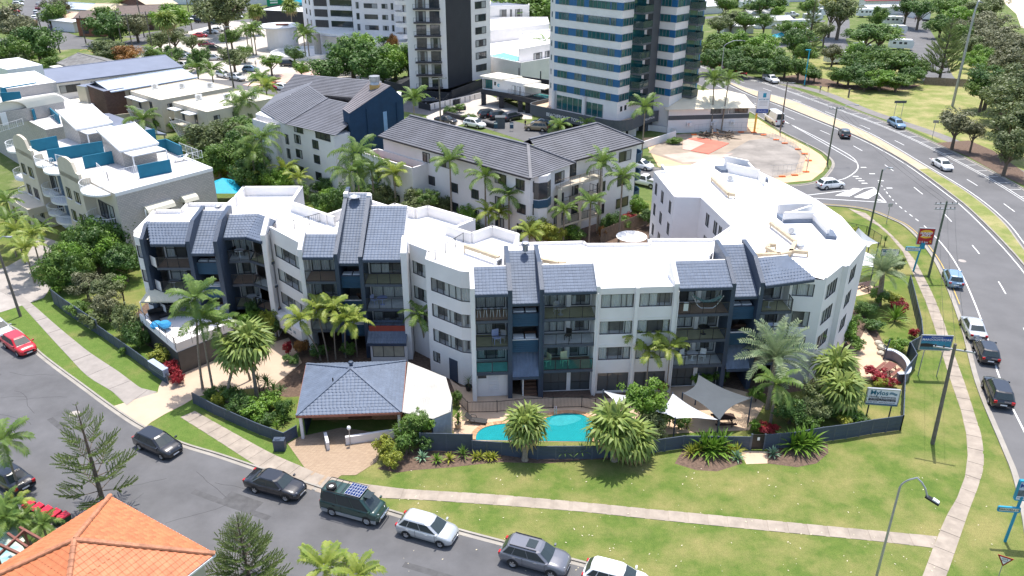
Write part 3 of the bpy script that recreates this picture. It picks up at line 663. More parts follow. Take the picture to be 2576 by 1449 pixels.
# ================================================================ vehicles
def paint(name,c,metal=.0):return mat(name,c,.28,.04,.7,metal=metal,coat=.7,spec=.6)
P_BLACK=paint('black_paint',(.012,.013,.018));P_NAVY=paint('dark_navy_paint',(.018,.022,.04));P_WHITE=paint('white_paint',(.78,.78,.78))
P_SILVER=paint('silver_paint',(.50,.52,.54),.35);P_GREY=paint('grey_paint',(.17,.175,.20),.3);P_RED=paint('red_paint',(.52,.008,.015))
P_DGREEN=paint('dark_green_paint',(.02,.055,.045));P_BLUE=paint('light_blue_paint',(.21,.33,.45),.3);P_MAROON=paint('maroon_paint',(.16,.01,.025))
P_TAN=paint('tan_paint',(.25,.20,.13),.3);P_YEL=paint('yellow_paint',(.65,.45,.03));P_DBLUE=paint('blue_paint',(.03,.09,.22))
CLADDING=mat('grey_plastic_cladding',(.06,.06,.065),.6)
# kind: L, W, H, bonnet z, belt z, boot z, (rear glass base x, roof rear x, roof front x, screen base x) as fractions from the back, wheel r, wheelbase, clearance
KIND={'hatch':(4.2,1.75,1.50,.92,.95,.97,(.03,.13,.60,.80),.31,2.58,.20),
        'sedan':(4.6,1.77,1.46,.90,.94,.99,(.14,.29,.62,.77),.32,2.68,.19),
        'suv':(4.6,1.85,1.66,1.04,1.06,1.08,(.03,.12,.60,.77),.36,2.66,.26),
        'wagon':(4.6,1.78,1.58,.94,.98,1.0,(.02,.09,.60,.76),.33,2.6,.22),
        'van':(4.7,1.72,2.05,1.12,1.18,1.2,(.005,.03,.72,.90),.37,2.8,.30),
        'transit':(5.6,2.05,2.55,1.25,1.30,1.3,(.003,.02,.74,.88),.36,3.3,.25),
        'ute':(5.2,1.85,1.75,1.08,1.10,1.08,(.37,.41,.60,.74),.37,3.1,.30)}
def car_body(L,W,H,zh,zb,zt,gx,clr):
    """lofted lower body; stations along x (front is +x), ring of points over the half section"""
    mb=MB();rear,front=-L/2,L/2;xs=[]
    sb=-L/2+L*gx[3];rb=-L/2+L*gx[0]
    st=[(rear,.86,zt*.80,clr+.18),(rear+.05*L*.5,.95,zt*.95,clr+.05),(rb+.02,.985,zt,clr),(-.18*L,1,zb,clr),(.05*L,1,zb,clr),(sb-.1,1,zb*.995,clr),(sb+.12*(front-sb),.99,zh*1.01,clr),
          (sb+.55*(front-sb),.965,zh*.955,clr),(front-.09*L*.5,.90,zh*.84,clr+.03),(front-.02,.78,zh*.70,clr+.08),(front,.68,zh*.55,clr+.12)]
    st.sort(key=lambda s:s[0]);b0=len(mb.v);rings=[]
    for x,w,z,zl in st:
        h=W/2*w;rg=[(x,0,zl),(x,h*.86,zl),(x,h*.965,zl+.10),(x,h,zl+(z-zl)*.5),(x,h*.985,z-.14*(z-zl)),(x,h*.90,z-.015),(x,h*.62,z+.012),(x,0,z+.028)]
        rings.append(rg)
    n=8
    for s in (1,-1):
        b=len(mb.v)
        for rg in rings:mb.v+=[(p[0],p[1]*s,p[2]) for p in rg]
        for i in range(len(rings)-1):
            for k in range(n-1):
                f=(b+i*n+k,b+i*n+k+1,b+(i+1)*n+k+1,b+(i+1)*n+k);mb.f.append(f if s<0 else f[::-1]);mb.m.append(0)
        for e in (0,len(rings)-1):mb.f.append(tuple(b+e*n+k for k in range(n)));mb.m.append(0)
    return mb
def greenhouse(L,W,H,zb,gx):
    xr0,xr1,xf1,xf0=[-L/2+L*g for g in gx];wb,wt=W*.455,W*.36;z0,z1=zb-.03,H-.05
    lv=[(0,z0),(.55,z0+(z1-z0)*.55),(.93,z0+(z1-z0)*.95),(1.02,H-.012)];mb=MB();rings=[]
    for t,z in lv:
        q=min(t,1);w=wb+(wt-wb)*q-(.05 if z>z1 else 0);a=xr0+(xr1-xr0)*q+(.10 if z>z1 else 0);f=xf0+(xf1-xf0)*q-(.10 if z>z1 else 0);c=.12+.03*q;mid=(a+f)/2;bw=w*1.02
        rings.append([(f,w-c,z),(f+.05,0,z),(f,-w+c,z),(f-c*1.4,-w,z),(mid,-bw,z),(a+c,-w,z),(a,-w+c,z),(a-.04,0,z),(a,w-c,z),(a+c,w,z),(mid,bw,z),(f-c*1.4,w,z)])
    n=12
    for i in range(3):
        for k in range(n):mb.add([rings[i][k],rings[i][(k+1)%n],rings[i+1][(k+1)%n],rings[i+1][k]],[(3,2,1,0)])
    mb.poly(rings[3][::-1] if False else rings[3])
    mid=(rings[3][0][0]+rings[3][6][0])/2
    return mb,(xr0,xr1,xf1,xf0,wb,wt,z0,z1)
def car(kind,colour,label=None,group=None,detail=True,extras=(),cladding=False):
    L,W,H,zh,zb,zt,gx,wr,wbs,clr=KIND[kind]
    t=thing({'van':'camper_van','transit':'delivery_van','ute':'utility_truck'}.get(kind,'parked_car'),label,{'van':'van','transit':'van','ute':'ute'}.get(kind,'car'),(0,0,0),group)
    b=car_body(L,W,H,zh,zb,zt,gx,clr);g,(xr0,xr1,xf1,xf0,wb,wt,z0,z1)=greenhouse(L,W,H,zb,gx);b.join(g)
    b.build('body',colour,t,True)
    def side(u,z,s,o=.012):   # point on the glasshouse side
        q=(z-z0)/(z1-z0);return (u,s*(wb+(wt-wb)*q+o+.008),z)
    zl,zu=zb+.03,z1-.04;q0,q1=(zl-z0)/(z1-z0),(zu-z0)/(z1-z0)
    ra,rf=xr0+(xr1-xr0)*q0,xr0+(xr1-xr0)*q1;fa,ff=xf0+(xf1-xf0)*q0,xf0+(xf1-xf0)*q1
    cuts={'ute':[(0,1)],'transit':[(.80,1)],'van':[(0,.34),(.36,.68),(.70,1)],'hatch':[(0,.2),(.22,.58),(.6,1)],'sedan':[(.06,.48),(.5,1)],'suv':[(0,.2),(.22,.58),(.6,1)],'wagon':[(0,.26),(.28,.6),(.62,1)]}[kind]
    for s in (-1,1):
        for c0,c1 in cuts:
            A,B=ra+.14,fa-.22;A1,B1=rf+.20,ff-.20
            lo=[A+(B-A)*c0,A+(B-A)*c1];hi=[A1+(B1-A1)*max(c0,.0),A1+(B1-A1)*c1]
            p=[side(lo[0],zl,s),side(lo[1],zl,s),side(hi[1],zu,s),side(hi[0],zu,s)]
            MB().poly(p if s<0 else p[::-1]).build('side_window',CARGLASS,t)
    def fx(x0,x1,q,d):return x0+(x1-x0)*q+d
    w0,w1=wb-.13,wt-.10
    A,B=fx(xf0,xf1,q0,.015),fx(xf0,xf1,q1-.02,.015)
    MB().add([(A,-w0,zl),(A+.05,0,zl),(A,w0,zl),(B,w1,zu),(B+.05,0,zu),(B,-w1,zu)],[(0,1,4,5),(1,2,3,4)]).build('windscreen',CARGLASS,t)
    if kind!='transit' or True:
        A,B=fx(xr0,xr1,q0,-.015),fx(xr0,xr1,q1-.02,-.015)
        MB().add([(A,-w0,zl+.03),(A-.04,0,zl+.03),(A,w0,zl+.03),(B,w1,zu),(B-.04,0,zu),(B,-w1,zu)],[(5,4,1,0),(4,3,2,1)]).build('rear_window',CARGLASS,t)
    tm=MB().lathe((0,0,0),[(wr*.62,-.10),(wr*.93,-.105),(wr,-.07),(wr,.07),(wr*.93,.105),(wr*.62,.10)],18)
    rm=MB().lathe((0,0,0),[(wr*.63,.085),(wr*.58,.06),(0,.045)],18)
    for k in range(5):
        a=k*2*PI/5;rm.bar((.04*math.cos(a),.04*math.sin(a),.075),(wr*.6*math.cos(a),wr*.6*math.sin(a),.085),.075,.03,0,(0,0,1))
    dk=MB().lathe((0,0,0),[(wr*.6,.03),(0,.03)],14)
    ck=('w',wr)
    if ck not in TILE_ME:
        wm=Matrix.Rotation(-PI/2,4,'X')
        TILE_ME[ck]=[x for x in (MB().join(tm,Matrix.Rotation(PI/2,4,'X')).mesh('tyre',RUBBER,None,True),MB().join(rm,Matrix.Rotation(PI/2,4,'X')).join(dk,Matrix.Rotation(PI/2,4,'X'),1).mesh('rim',[RIM,BLACK]))]
    ty,ri=TILE_ME[ck];fxw=L/2-(L-wbs)*.47
    for x in (fxw,fxw-wbs):
        for s in (1,-1):
            M=Matrix.Translation((x,s*(W/2-.085),wr))@(Matrix.Rotation(PI,4,'Z') if s>0 else Matrix())
            w=inst('tyre',ty,t,M);w.name='wheel';inst('rim',ri,w,Matrix())
            # wheel arch
            a=MB();n=10;R0=wr+.055
            a.poly([(x+R0*math.cos(PI*k/n),s*(W/2*.998+.004),max(clr,wr+R0*math.sin(PI*k/n))) for k in range(n+1)]);a.build('wheel_arch',BLACK,t)
    f,r=L/2,-L/2
    for s in (1,-1):
        y0,y1=s*W*.24,s*W*.41;h=MB()
        h.add([(f-.045,y0,zh*.68),(f-.20,y1,zh*.70),(f-.30,y1*1.03,zh*.85),(f-.13,y0,zh*.83),(f-.02,y0,zh*.66),(f-.16,y1*1.07,zh*.69)],[(0,1,2,3),(0,4,5,1),(3,2,5,4)] if s>0 else [(3,2,1,0),(1,5,4,0),(4,5,2,3)]);h.build('headlight',HEADL,t)
        MB().box(r-.015,min(s*W*.30,s*W*.44),zt*.72,r+.12,max(s*W*.30,s*W*.44),zt*.93).build('tail_light',REDL,t)
        MB().prism([(xf0-.22,s*(W*.47)),(xf0-.22,s*(W*.47+.2)),(xf0-.11,s*(W*.47+.18)),(xf0-.09,s*W*.47)],zb+.02,zb+.15).build('mirror',colour,t)
    if detail:
        MB().box(f-.03,-.26,zh*.36,f+.012,.26,zh*.36+.11).build('number_plate',PLWHITE,t);MB().box(r-.02,-.26,zt*.55,r+.03,.26,zt*.55+.11).build('number_plate',PLWHITE,t)
        MB().box(f-.06,-.5,zh*.52,f+.006,.5,zh*.64).box(f-.08,-.6,zh*.24,f-.005,.6,zh*.33).build('grille',BLACK,t)
        q=MB()
        for s in (1,-1):
            for x in (xf0-.3,(xr1+xf1)/2+.05):q.bar((x,s*(W/2+.004),zb*.42),(x-.03,s*(W/2*.99+.004),zb-.02),.014,.014)
        q.build('door_gap',BLACK,t)
        q=MB()
        for s in (1,-1):
            for x in (xf0-1.05,(xr1+xf1)/2-.65):q.box(x,min(s*W*.485,s*(W/2+.02)),zb-.17,x+.2,max(s*W*.485,s*(W/2+.02)),zb-.135)
        q.build('door_handle',colour if kind!='van' else BLACK,t)
    if cladding:
        q=MB()
        for s in (1,-1):q.box(-L*.47,min(s*W*.46,s*(W/2+.012)),clr,L*.46,max(s*W*.46,s*(W/2+.012)),clr+.26)
        q.build('side_cladding',cladding,t)
    if 'rails' in extras:
        q=MB()
        for s in (1,-1):q.bar((xr1+.15,s*wt*.9,H+.03),(xf1-.2,s*wt*.9,H+.03),.04,.04)
        q.build('roof_rail',BLACK,t)
    if 'sunroof' in extras:MB().box(xf1-1.0,-.38,H-.02,xf1-.35,.38,H+.012).build('sunroof',CARGLASS,t)
    if 'roof' in extras:MB().box(xr1+.1,-wt*.8,H-.02,xf1-.1,wt*.8,H+.008).build('roof_panel',BLACK,t)
    if kind=='ute':
        MB().box(-L/2,-W*.47,zt-.06,-L/2+L*.365,W*.47,zt+.02).build('tray',STEEL,t)
        q=MB()
        for s in (1,-1):q.box(-L/2,min(s*W*.45,s*W*.5),zt+.02,-L/2+L*.36,max(s*W*.45,s*W*.5),zt+.28)
        q.box(-L/2-.03,-W*.5,zt+.02,-L/2+.02,W*.5,zt+.28).build('tray_side',STEEL,t)
    return t
def set_car(t,P,Q,flip=False,z=.012,along=.5):
    """stand the car on the road so that it points from P to Q (points on the ground)"""
    d=Vector(Q[:2])-Vector(P[:2]);c=Vector(P[:2]).lerp(Vector(Q[:2]),along)
    t.location=(c.x,c.y,z);t.rotation_euler=(0,0,math.atan2(d.y,d.x)+(PI if flip else 0));return t
# ================================================================ the white apartment block
BLD=thing('apartment_building','long white apartment block with blue grey tiled strips and white flat roof around the pool','building',(0,66,0))
FL=(2.75,5.3,7.85);ROOFZ=10.4
WB=MB()          # white walls: 0 white, 1 shade-toned room lining, 2 navy, 3 roof
TSTUFF=MB();TB=[300]
REDPANEL=mat('red_brown_panel',(.30,.05,.03),.6)
fr=random.Random(21)
def fin(F,u0,u1,prof,col=0,name='fin_wall'):
    """upright fin between u0..u1; prof is a list of (inward depth, z)"""
    mb=MB();n=len(prof)
    a=[F(u0,z,-d) for d,z in prof];b=[F(u1,z,-d) for d,z in prof]
    mb.add(a+b,[tuple(range(n)),tuple(range(2*n-1,n-1,-1))]+[(i,n+i,n+(i+1)%n,(i+1)%n) for i in range(n)])
    return mb.build(name,NAVY if col else WHITE,BLD)
def slope(pts,base_under=True):
    """tile roof over eave-left, eave-right, ridge-right, ridge-left"""
    eL,eR,rR,rL=map(Vector,pts);mb=MB();dn=Vector((0,0,-.10))
    mb.poly([eL,eR,rR,rL]);mb.poly([eL+dn,rL+dn,rR+dn,eR+dn],1)
    d=(eR-eL).normalized();n=Vector((d.y,-d.x,0))
    mb.bar(eL+n*.06+dn*.9,eR+n*.06+dn*.9,.12,.24,1)
    r=mb.build('tiled_roof',[TILE,NAVY],BLD)
    tiled(r,eL,eR,rR,rL,.31,.31,TILE,TB,TSTUFF)
    return r
def ridge_back(a,b,z):   # white upstand behind a ridge
    WB.obox(a,b,ROOFZ-.05,z,-.16,-.02,0)
def rail_run(P,Q,z,glass=GLASSB,h=1.05,name='balustrade',off=0.,red=False,step=1.15):
    F=facade_pt(P,Q);L=(V2(Q)-V2(P)).length;n=max(1,round(L/step));mb=MB()
    for k in range(n+1):
        u=min(max(L*k/n,.03),L-.03);mb.bar(F(u,z-.2,off),F(u,z+h,off),.05,.05)
    mb.bar(F(0,z+h,off),F(L,z+h,off),.07,.05);mb.bar(F(0,z+.06,off),F(L,z+.06,off),.05,.04)
    b=mb.build(name,ALU,BLD)
    for k in range(n):
        if glass:MB().poly([F(L*k/n+.05,z+.1,off),F(L*(k+1)/n-.05,z+.1,off),F(L*(k+1)/n-.05,z+h-.04,off),F(L*k/n+.05,z+h-.04,off)]).build('glass_panel',glass,b)
    return b
def curtains():
    c=fr.random()
    return [(.02,.26),(.74,.98)] if c<.4 else [(.04,.55)] if c<.55 else [(.45,.97)] if c<.7 else [(.03,.97)] if c<.9 else [(.03,.2),(.5,.72)]
def bay(P,Q,depth=2.2,levels=(0,1,2),ground='doors',glasses=None,rails=True,z_open=10.25):
    F=facade_pt(P,Q);L=(V2(Q)-V2(P)).length;back=-depth
    A,B=F(0,0,back),F(L,0,back);fb=lambda u,z,t=0:F(u,z,back+t)
    ops=[];doors=[]
    for i in levels:
        z=FL[i]
        if L>3.6:d=[(.1,L*.48,3),(L*.60,L-.1,2)]
        else:d=[(.12,L-.12,3)]
        for a,b,n in d:ops.append((a,b,z+.06,z+2.25));doors.append((a,b,z+.06,z+2.25,n))
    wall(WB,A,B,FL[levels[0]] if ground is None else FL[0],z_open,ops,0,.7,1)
    for a,b,c,e,n in doors:window(BLD,A,B,a,b,c,e,n,.1,curtains(),fr=.06,trans=.45 if fr.random()<.5 else 0,solid=(1,) if n==3 and fr.random()<.2 else None,name='sliding_door')
    for i in levels:
        z=FL[i];s=MB();s.obox(F(0,0),F(L,0),z-.24,z,-depth-.02,.06);s.build('balcony_slab',mat('slate_slab_edge',(.06,.075,.10),.6),BLD)
        s=MB();s.obox(F(0,0),F(L,0),z+.004,z+.02,-depth,-.02);s.build('balcony_floor',[mat('terracotta_floor',(.34,.20,.13),.5,.1,2,.2,9),mat('pale_floor_tile',(.60,.60,.57),.35),mat('olive_floor',(.36,.33,.18),.5)][(i+int(L*7))%3],BLD)
        if rails:rail_run(F(0,0),F(L,0),z,(glasses or {}).get(i,GLASSB),off=-.02)
        if L>3.6:
            c=MB();c.obox(F(L*.50,0),F(L*.575,0),z+.02,z+2.3,-depth-.05,-depth+.25);c.build('column',WHITE,BLD)
    return F,L
def stair(P,Q,depth=.6,panels=(0,1,2),zt=9.4):
    """open stair landing with navy boarded balustrade panels"""
    F=facade_pt(P,Q);L=(V2(Q)-V2(P)).length;D=-3.6
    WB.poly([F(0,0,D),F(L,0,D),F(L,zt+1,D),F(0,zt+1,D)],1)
    for i in range(3):
        z=FL[i]-.72;MB().obox(F(0,0),F(L,0),z-.22,z,-3.6,-depth-.1).build('landing_slab',WHITE,BLD)
        if i in panels:
            p=MB().obox(F(0.02,0),F(L-.02,0),z-.25,z+.95,-depth-.09,-depth).build('balustrade_panel',NAVYB,BLD);bd=MB()
            for k in range(6):bd.obox(F(.02,0),F(L-.02,0),z-.22+k*.195,z-.05+k*.195,-depth,-depth+.022)
            bd.build('board',NAVYB,p)
            MB().obox(F(0,0),F(L,0),z+.96,z+1.02,-depth-.12,-depth+.02).build('coping',NAVY if i==2 else WHITE,BLD)
            if i!=1 or L>2.1:
                for k in (0.06,.52):
                    q=MB().obox(F(L*k,0),F(L*(k+.40),0),z+.50,z+1.10,-depth-.85,-depth-.25).build('air_conditioner',PLWHITE,BLD)
                    MB().lathe((0,0,0),[(.2,0),(.2,.02),(0,.02)],12).build('fan_grille',STEEL,q).matrix_local=Matrix.Translation(F(L*(k+.2),z+.82,-depth-.24)-offs(q))@Matrix.Rotation(PI/2,4,'X')
        # stair flight seen in the dimness
        s=MB()
        for k in range(7):s.obox(F(L*.5,0),F(L*.97,0),z+k*.17,z+k*.17+.07,D+.3+k*.22,D+.62+k*.22)
        s.build('stair_flight',mat('brown_stair',(.16,.085,.055),.8),BLD)
# ---- straight right-hand range (section frame x -> front line)
f5=lambda x:Vector((x,60.3+.07*x))
F5=facade_pt(f5(0),f5(1));U5=lambda x:x*math.sqrt(1+.07**2)
def pz(x,dep,z):return F5(U5(x),z,-dep)
PROF_B=[(0,0),(.0,10.62),(2.45,12.05),(5.6,12.3),(5.6,ROOFZ-.1),(3.9,ROOFZ-.1),(3.9,0)]
PROF_W=[(0,0),(0,11.0),(2.2,12.1),(2.6,12.1),(2.6,0)]
def finx(x0,x1,prof,col):return fin(F5,U5(x0),U5(x1),prof,col)
finx(-3.45,-3.08,[(-.25,0),(-.25,11.0),(2.1,12.0),(2.6,12.0),(2.6,0)],0)
finx(-.34,.04,PROF_B,1);finx(2.32,2.68,PROF_B,1);finx(18.55,18.92,PROF_B,1);finx(21.0,21.38,PROF_B,1)
finx(13.68,14.05,[(0,0),(0,10.75),(2.0,12.0),(2.6,12.0),(2.6,0)],0);finx(7.05,7.40,[(0,0),(0,10.75),(2.1,12.0),(2.6,12.0),(2.6,0)],0)
for x0,x1,eo in ((-3.08,-.34,0),(2.68,7.05,0),(14.05,18.55,0)):
    slope([pz(x0,-.12,10.38),pz(x1,-.12,10.38),pz(x1,2.3,11.75),pz(x0,2.3,11.75)]);ridge_back(pz(x0,2.32,0),pz(x1,2.32,0),11.80)
for x0,x1 in ((.04,2.32),(18.92,21.0)):
    slope([pz(x0,.25,9.25),pz(x1,.25,9.25),pz(x1,5.0,12.0),pz(x0,5.0,12.0)]);ridge_back(pz(x0,5.02,0),pz(x1,5.02,0),12.05)
    slope([pz(x0,-.25,2.35),pz(x1,-.25,2.35),pz(x1,1.1,4.1),pz(x0,1.1,4.1)])
bay(f5(-3.08),f5(-.34),glasses={0:GLASST});bay(f5(2.68),f5(7.05),glasses={0:GLASST});bay(f5(14.05),f5(18.55))
stair(f5(.04),f5(2.32),panels=(1,2));stair(f5(18.92),f5(21.0),panels=(1,2))
for k,x in ((0,1.15),):
    s=MB()
    for j in range(9):s.obox(pz(1.05,0,0),pz(2.25,0,0),j*.2,j*.2+.2,-3.4+.0,-.3-j*.3)
    s.build('entry_stair',mat('brown_stair',(.16,.085,.055),.8),BLD);WB.obox(pz(.95,0,0),pz(1.05,0,0),0,2.2,-3,-.3)
# ground floor of the bays
wall(WB,f5(-3.08)+Vector((0,.5)),f5(-.34)+Vector((0,.5)),0,2.75,[],0)
lv=MB()
for k in range(11):lv.obox(f5(-2.05)+Vector((0,.5)),f5(-1.2)+Vector((0,.5)),.45+k*.17,.55+k*.17,0,.05)
lv.build('louvre_vent',WHITE,BLD);MB().obox(f5(-3.0)+Vector((0,.5)),f5(-2.25)+Vector((0,.5)),1.9,2.5,.0,.03).build('meter_window',DOORD,BLD);MB().obox(f5(-1.1)+Vector((0,.5)),f5(-.42)+Vector((0,.5)),.05,2.3,0,.02).build('service_door',WHITE,BLD)
for x0,x1 in ((2.68,7.05),(14.05,18.55)):
    A,B=f5(x0)+Vector((0,.9)),f5(x1)+Vector((0,.9));L=(B-A).length;o=[(.1,L*.5,.05,2.35),(L*.58,L-.1,.05,2.35)]
    wall(WB,A,B,0,2.6,o,0,.6,1)
    for q in o:window(BLD,A,B,*q,3 if q[0]<1 else 2,.1,None,fr=.05,gl=GLASSD,trans=.36,name='entry_doors')
# flush window bays
for x0,x1 in ((7.40,10.40),(10.68,13.68)):
    A,B=f5(x0)+Vector((0,.28)),f5(x1)+Vector((0,.28));L=(B-A).length;ops=[(.12,L-.08,z,z+1.28) for z in (3.43,5.98,8.55)]+[(.15,L-.1,.25,2.1)]
    wall(WB,A,B,0,10.42,ops,0,.7,1)
    for i,o in enumerate(ops):window(BLD,A,B,*o,[0,.3,.62,.78,1] if i<3 else 3,.07,curtains() if i<3 else None,fr=.05,solid=(1,2) if i<3 and fr.random()<.25 else None,gl=GLASS if i<3 else GLASSD)
    for z in (5.0,7.55):WB.obox(A,B,z-.03,z+.03,0,.025)
MB().obox(f5(10.40),f5(10.68),0,10.5,-.6,0.02).build('column',WHITE,BLD)
# bay4 at the right end: balcony then wall, roof over both
slope([pz(21.38,-.12,10.38),pz(26.15,.9,10.38),pz(24.3,2.9,11.75),pz(21.38,2.5,11.75)]);ridge_back(pz(21.38,2.52,0),pz(24.3,2.92,0),11.80)
bay(f5(21.38),f5(24.0),levels=(0,1,2));rail=rail_run(f5(24.0)+Vector((.05,0)),f5(24.05)+Vector((.0,1.9)),FL[2]);rail_run(f5(24.0)+Vector((.05,0)),f5(24.05)+Vector((.0,1.9)),FL[1])
A,B=f5(24.0)+Vector((0,1.1)),Vector((26.9,62.75));L=(B-A).length;ops=[(.25,L-.85,z,z+h) for z,h in ((3.4,1.4),(5.75,1.55),(8.75,1.2))]
wall(WB,A,B,0,10.42,ops,0,.6,1)
for o in ops:window(BLD,A,B,*o,[0,.22,.74,1],.1,curtains())
WB.poly([(*V2(F5(U5(24.0),0,-2.2)),0),(*A,0),(*A,10.4),(*V2(F5(U5(24.0),0,-2.2)),10.4)])
# right-hand end wall and the wing running back
RW=[(26.9,62.75),(29.35,65.55),(29.75,65.3),(32.1,68.6),(33.4,70.5),(33.8,78),(33,83),(31.3,88.5),(29.6,93),(28.6,98),(24.4,98.7),(21.8,95.6),(18.1,95),(18.2,92.8),(16.8,92.4),(17.6,83.3),(20.4,83.2),(21.6,74.7),(19.1,71.5),(12.9,71.5),(12.9,70.4),(7.0,70.3),(6.8,70.9),(.6,70.5)]
def side_wall(P,Q,wins,top=10.42,zs=(3.15,5.7,8.25),h=1.45,n=3,cur=True,m=0):
    ops=[(a,b,z,z+h) for a,b in wins for z in zs];wall(WB,P,Q,0,top,ops,m,.45,1)
    for o in ops:window(BLD,P,Q,*o,n,.06,curtains() if cur else None)
side_wall(RW[0],RW[1],[(.5,2.9)],n=4);WB.obox(RW[1],RW[2],0,10.5,-.1,0);side_wall(RW[2],RW[3],[(1.2,3.2)],n=3)
for i in range(3,9):side_wall(RW[i],RW[i+1],[])
for i in range(9,13):side_wall(RW[i],RW[i+1],[])
side_wall(RW[13],RW[14],[]);L=(V2(RW[15])-V2(RW[14])).length
side_wall(RW[14],RW[15],[(1.0,2.0),(3.8,4.9),(7.2,8.2)],n=2);side_wall(RW[15],RW[16],[]);side_wall(RW[16],RW[17],[(2.0,3.0),(4.3,5.3),(5.7,6.6)],n=2)
for i in range(17,len(RW)-1):side_wall(RW[i],RW[i+1],[])
# navy tiled strips on the far (east) side seen from behind, with white returns
for (a,b,c,e) in (((30.3,76.6),(33.6,77.2),(27.3,76.4),(30.3,72.3)),((31.0,79.1),(33.8,79.4),(27.5,78.8),(27.3,76.4)),((28.6,90.3),(31.0,90.9),(25.5,93.0),(28.6,88.0)),((28.3,94.0),(30.2,94.4),(26.0,96.0),(28.3,91))):
    WB.obox(c,a,ROOFZ,11.5,-.12,.12);WB.obox(a,e,ROOFZ,11.3,-.12,.12)
    d=V2(a)-V2(e);
for pts in ([(965,440),(1190,425),(1280,497),(1205,480),(1015,478)],[(1050,365),(1190,415),(1185,432),(1055,392)],[(1205,480),(1350,550),(1375,592),(1300,585)],[(545,110),(790,105),(830,135),(590,140)],[(785,140),(905,190),(910,208),(790,168)],[(685,60),(770,95),(775,107),(690,82)]):MB().prism([pM(*p,10.75) for p in pts],10.3,10.75).build('navy_roof_strip',TILE,BLD)
for a,b in (((27.4,78.9),(31.0,79.2)),((27.3,76.4),(30.3,76.5))):WB.obox(a,b,ROOFZ,11.4,-.1,.1)
# rear upstands
for i in range(12,len(RW)-1):WB.obox(RW[i],RW[i+1],ROOFZ,10.68,-.22,0.02)
for i in (0,2,3):WB.obox(RW[i],RW[i+1],ROOFZ,10.62,-.2,0.015)
# ---- stepped left-hand ranges
ZP=11.4
S4=[(-3.45,62.3),(-4.4,62.45),(-7.6,65.0),(-7.6,66.9),(-9.45,68.6)]
def para(P,Q,z1=ZP,z0=ROOFZ-.05):WB.obox(P,Q,z0,z1,-.24,0.0)
def winwall(P,Q,u0,u1,n=4,zs=(3.4,5.95,8.5),h=1.3,top=ZP,ground=None,cur=True):
    ops=[(u0,u1,z,z+h) for z in zs]
    if ground:ops.append(ground)
    wall(WB,P,Q,0,top,ops,0,.7,1);WB.obox(P,Q,ROOFZ,top,-.24,-.002)
    for i,o in enumerate(ops):window(BLD,P,Q,*o,n if i<len(zs) else 2,.06,curtains() if cur else None,solid=(1,) if fr.random()<.3 else None)
L=(V2(S4[1])-V2(S4[2])).length
winwall(S4[2],S4[1],.55,L,[0,.2,.4,.6,.82,1],ground=(.4,1.3,1.2,2.3));winwall(S4[1],S4[0],0,.9,1)
MB().obox(V2(S4[2])+Vector((1.9,-1.5)),V2(S4[2])+Vector((2.7,-2.15)),.05,2.3,0.0,.03).build('door',NAVY,BLD)
wall(WB,S4[3],S4[2],0,ZP,[],0);WB.obox(S4[3],S4[2],ROOFZ,ZP,-.24,-.002)
winwall(S4[4],S4[3],.35,2.1,3)
f6=facade_pt((-13.9,67.3),(-9.5,67.3));f7=facade_pt((-16.6,69.0),(-13.8,69.0));f8=facade_pt((-19.3,67.9),(-16,67.9))
PROF_T=lambda f,z0,z1,d1:[(f,0),(f,z0),(d1,z1),(d1+.6,z1),(d1+.6,0)]
fin(facade_pt((-10.05,67.0),(-9.45,67.0)),0,.55,[(0,0),(0,11.1),(1.4,12.0),(2.0,12.0),(2.0,0)],0)
fin(f6,-.05,.33,[(0,0),(0,10.6),(6.4,14.0),(7.2,14.0),(7.2,0)],1);fin(f8,3.0,3.36,[(0,0),(0,10.6),(7.6,14.2),(8.4,14.2),(8.4,0)],1)
for F,u in ((f6,.14),(f8,3.18)):p=F(u,14.0,-6.9);MB().box(p.x-.2,p.y-.3,13.6,p.x+.2,p.y+.3,14.12).build('chimney_cap',WHITE,BLD)
slope([(-13.5,67.15,10.35),(-10.05,67.15,10.35),(-10.05,73.4,13.2),(-13.5,73.4,13.2)]);WB.obox((-13.5,73.4),(-10.05,73.4),ROOFZ,13.25,-.16,-.02);WB.poly([(-10.05,69,ROOFZ),(-10.05,73.5,ROOFZ),(-10.05,73.5,13.2),(-10.05,69,11.2)])
slope([(-15.95,68.3,9.5),(-13.85,68.3,9.5),(-13.85,75.4,13.8),(-15.95,75.4,13.8)]);WB.obox((-15.95,75.4),(-13.85,75.4),ROOFZ,13.85,-.16,-.02)
slope([(-19.1,67.75,10.35),(-16.3,67.75,10.35),(-16.3,69.9,11.7),(-19.1,69.9,11.7)]);ridge_back((-19.1,69.92),(-16.3,69.92),11.75)
bay((-13.5,67.3),(-10.05,67.3),levels=(0,1,2));stair((-15.95,67.9),(-13.85,67.9),panels=(0,1,2));bay((-19.1,67.9),(-16.3,67.9),levels=(0,1,2))
MB().obox((-13.5,67.3),(-10.05,67.3),2.75,3.55,.05,.09).build('red_balustrade_panel',REDPANEL,BLD)
slope([(-13.6,66.2,2.2),(-9.9,66.2,2.2),(-9.9,68.2,3.6),(-13.6,68.2,3.6)]);wall(WB,(-13.4,66.6),(-9.9,66.6),0,2.2,[(.2,3.2,.5,1.9)],0,.3,1);window(BLD,(-13.4,66.6),(-9.9,66.6),.2,3.2,.5,1.9,3,.05,None,gl=mat('frosted_panel',(.50,.47,.36),.5))
fin(facade_pt((-19.55,68.0),(-19.1,68.0)),0,.4,[(0,0),(0,11.0),(1.8,12.0),(2.2,12.0),(2.2,0)],0)
A,B=(-23.35,72.7),(-19.4,68.6);L=(V2(B)-V2(A)).length
winwall(A,B,.55,L-.25,[0,.26,.52,.76,1])
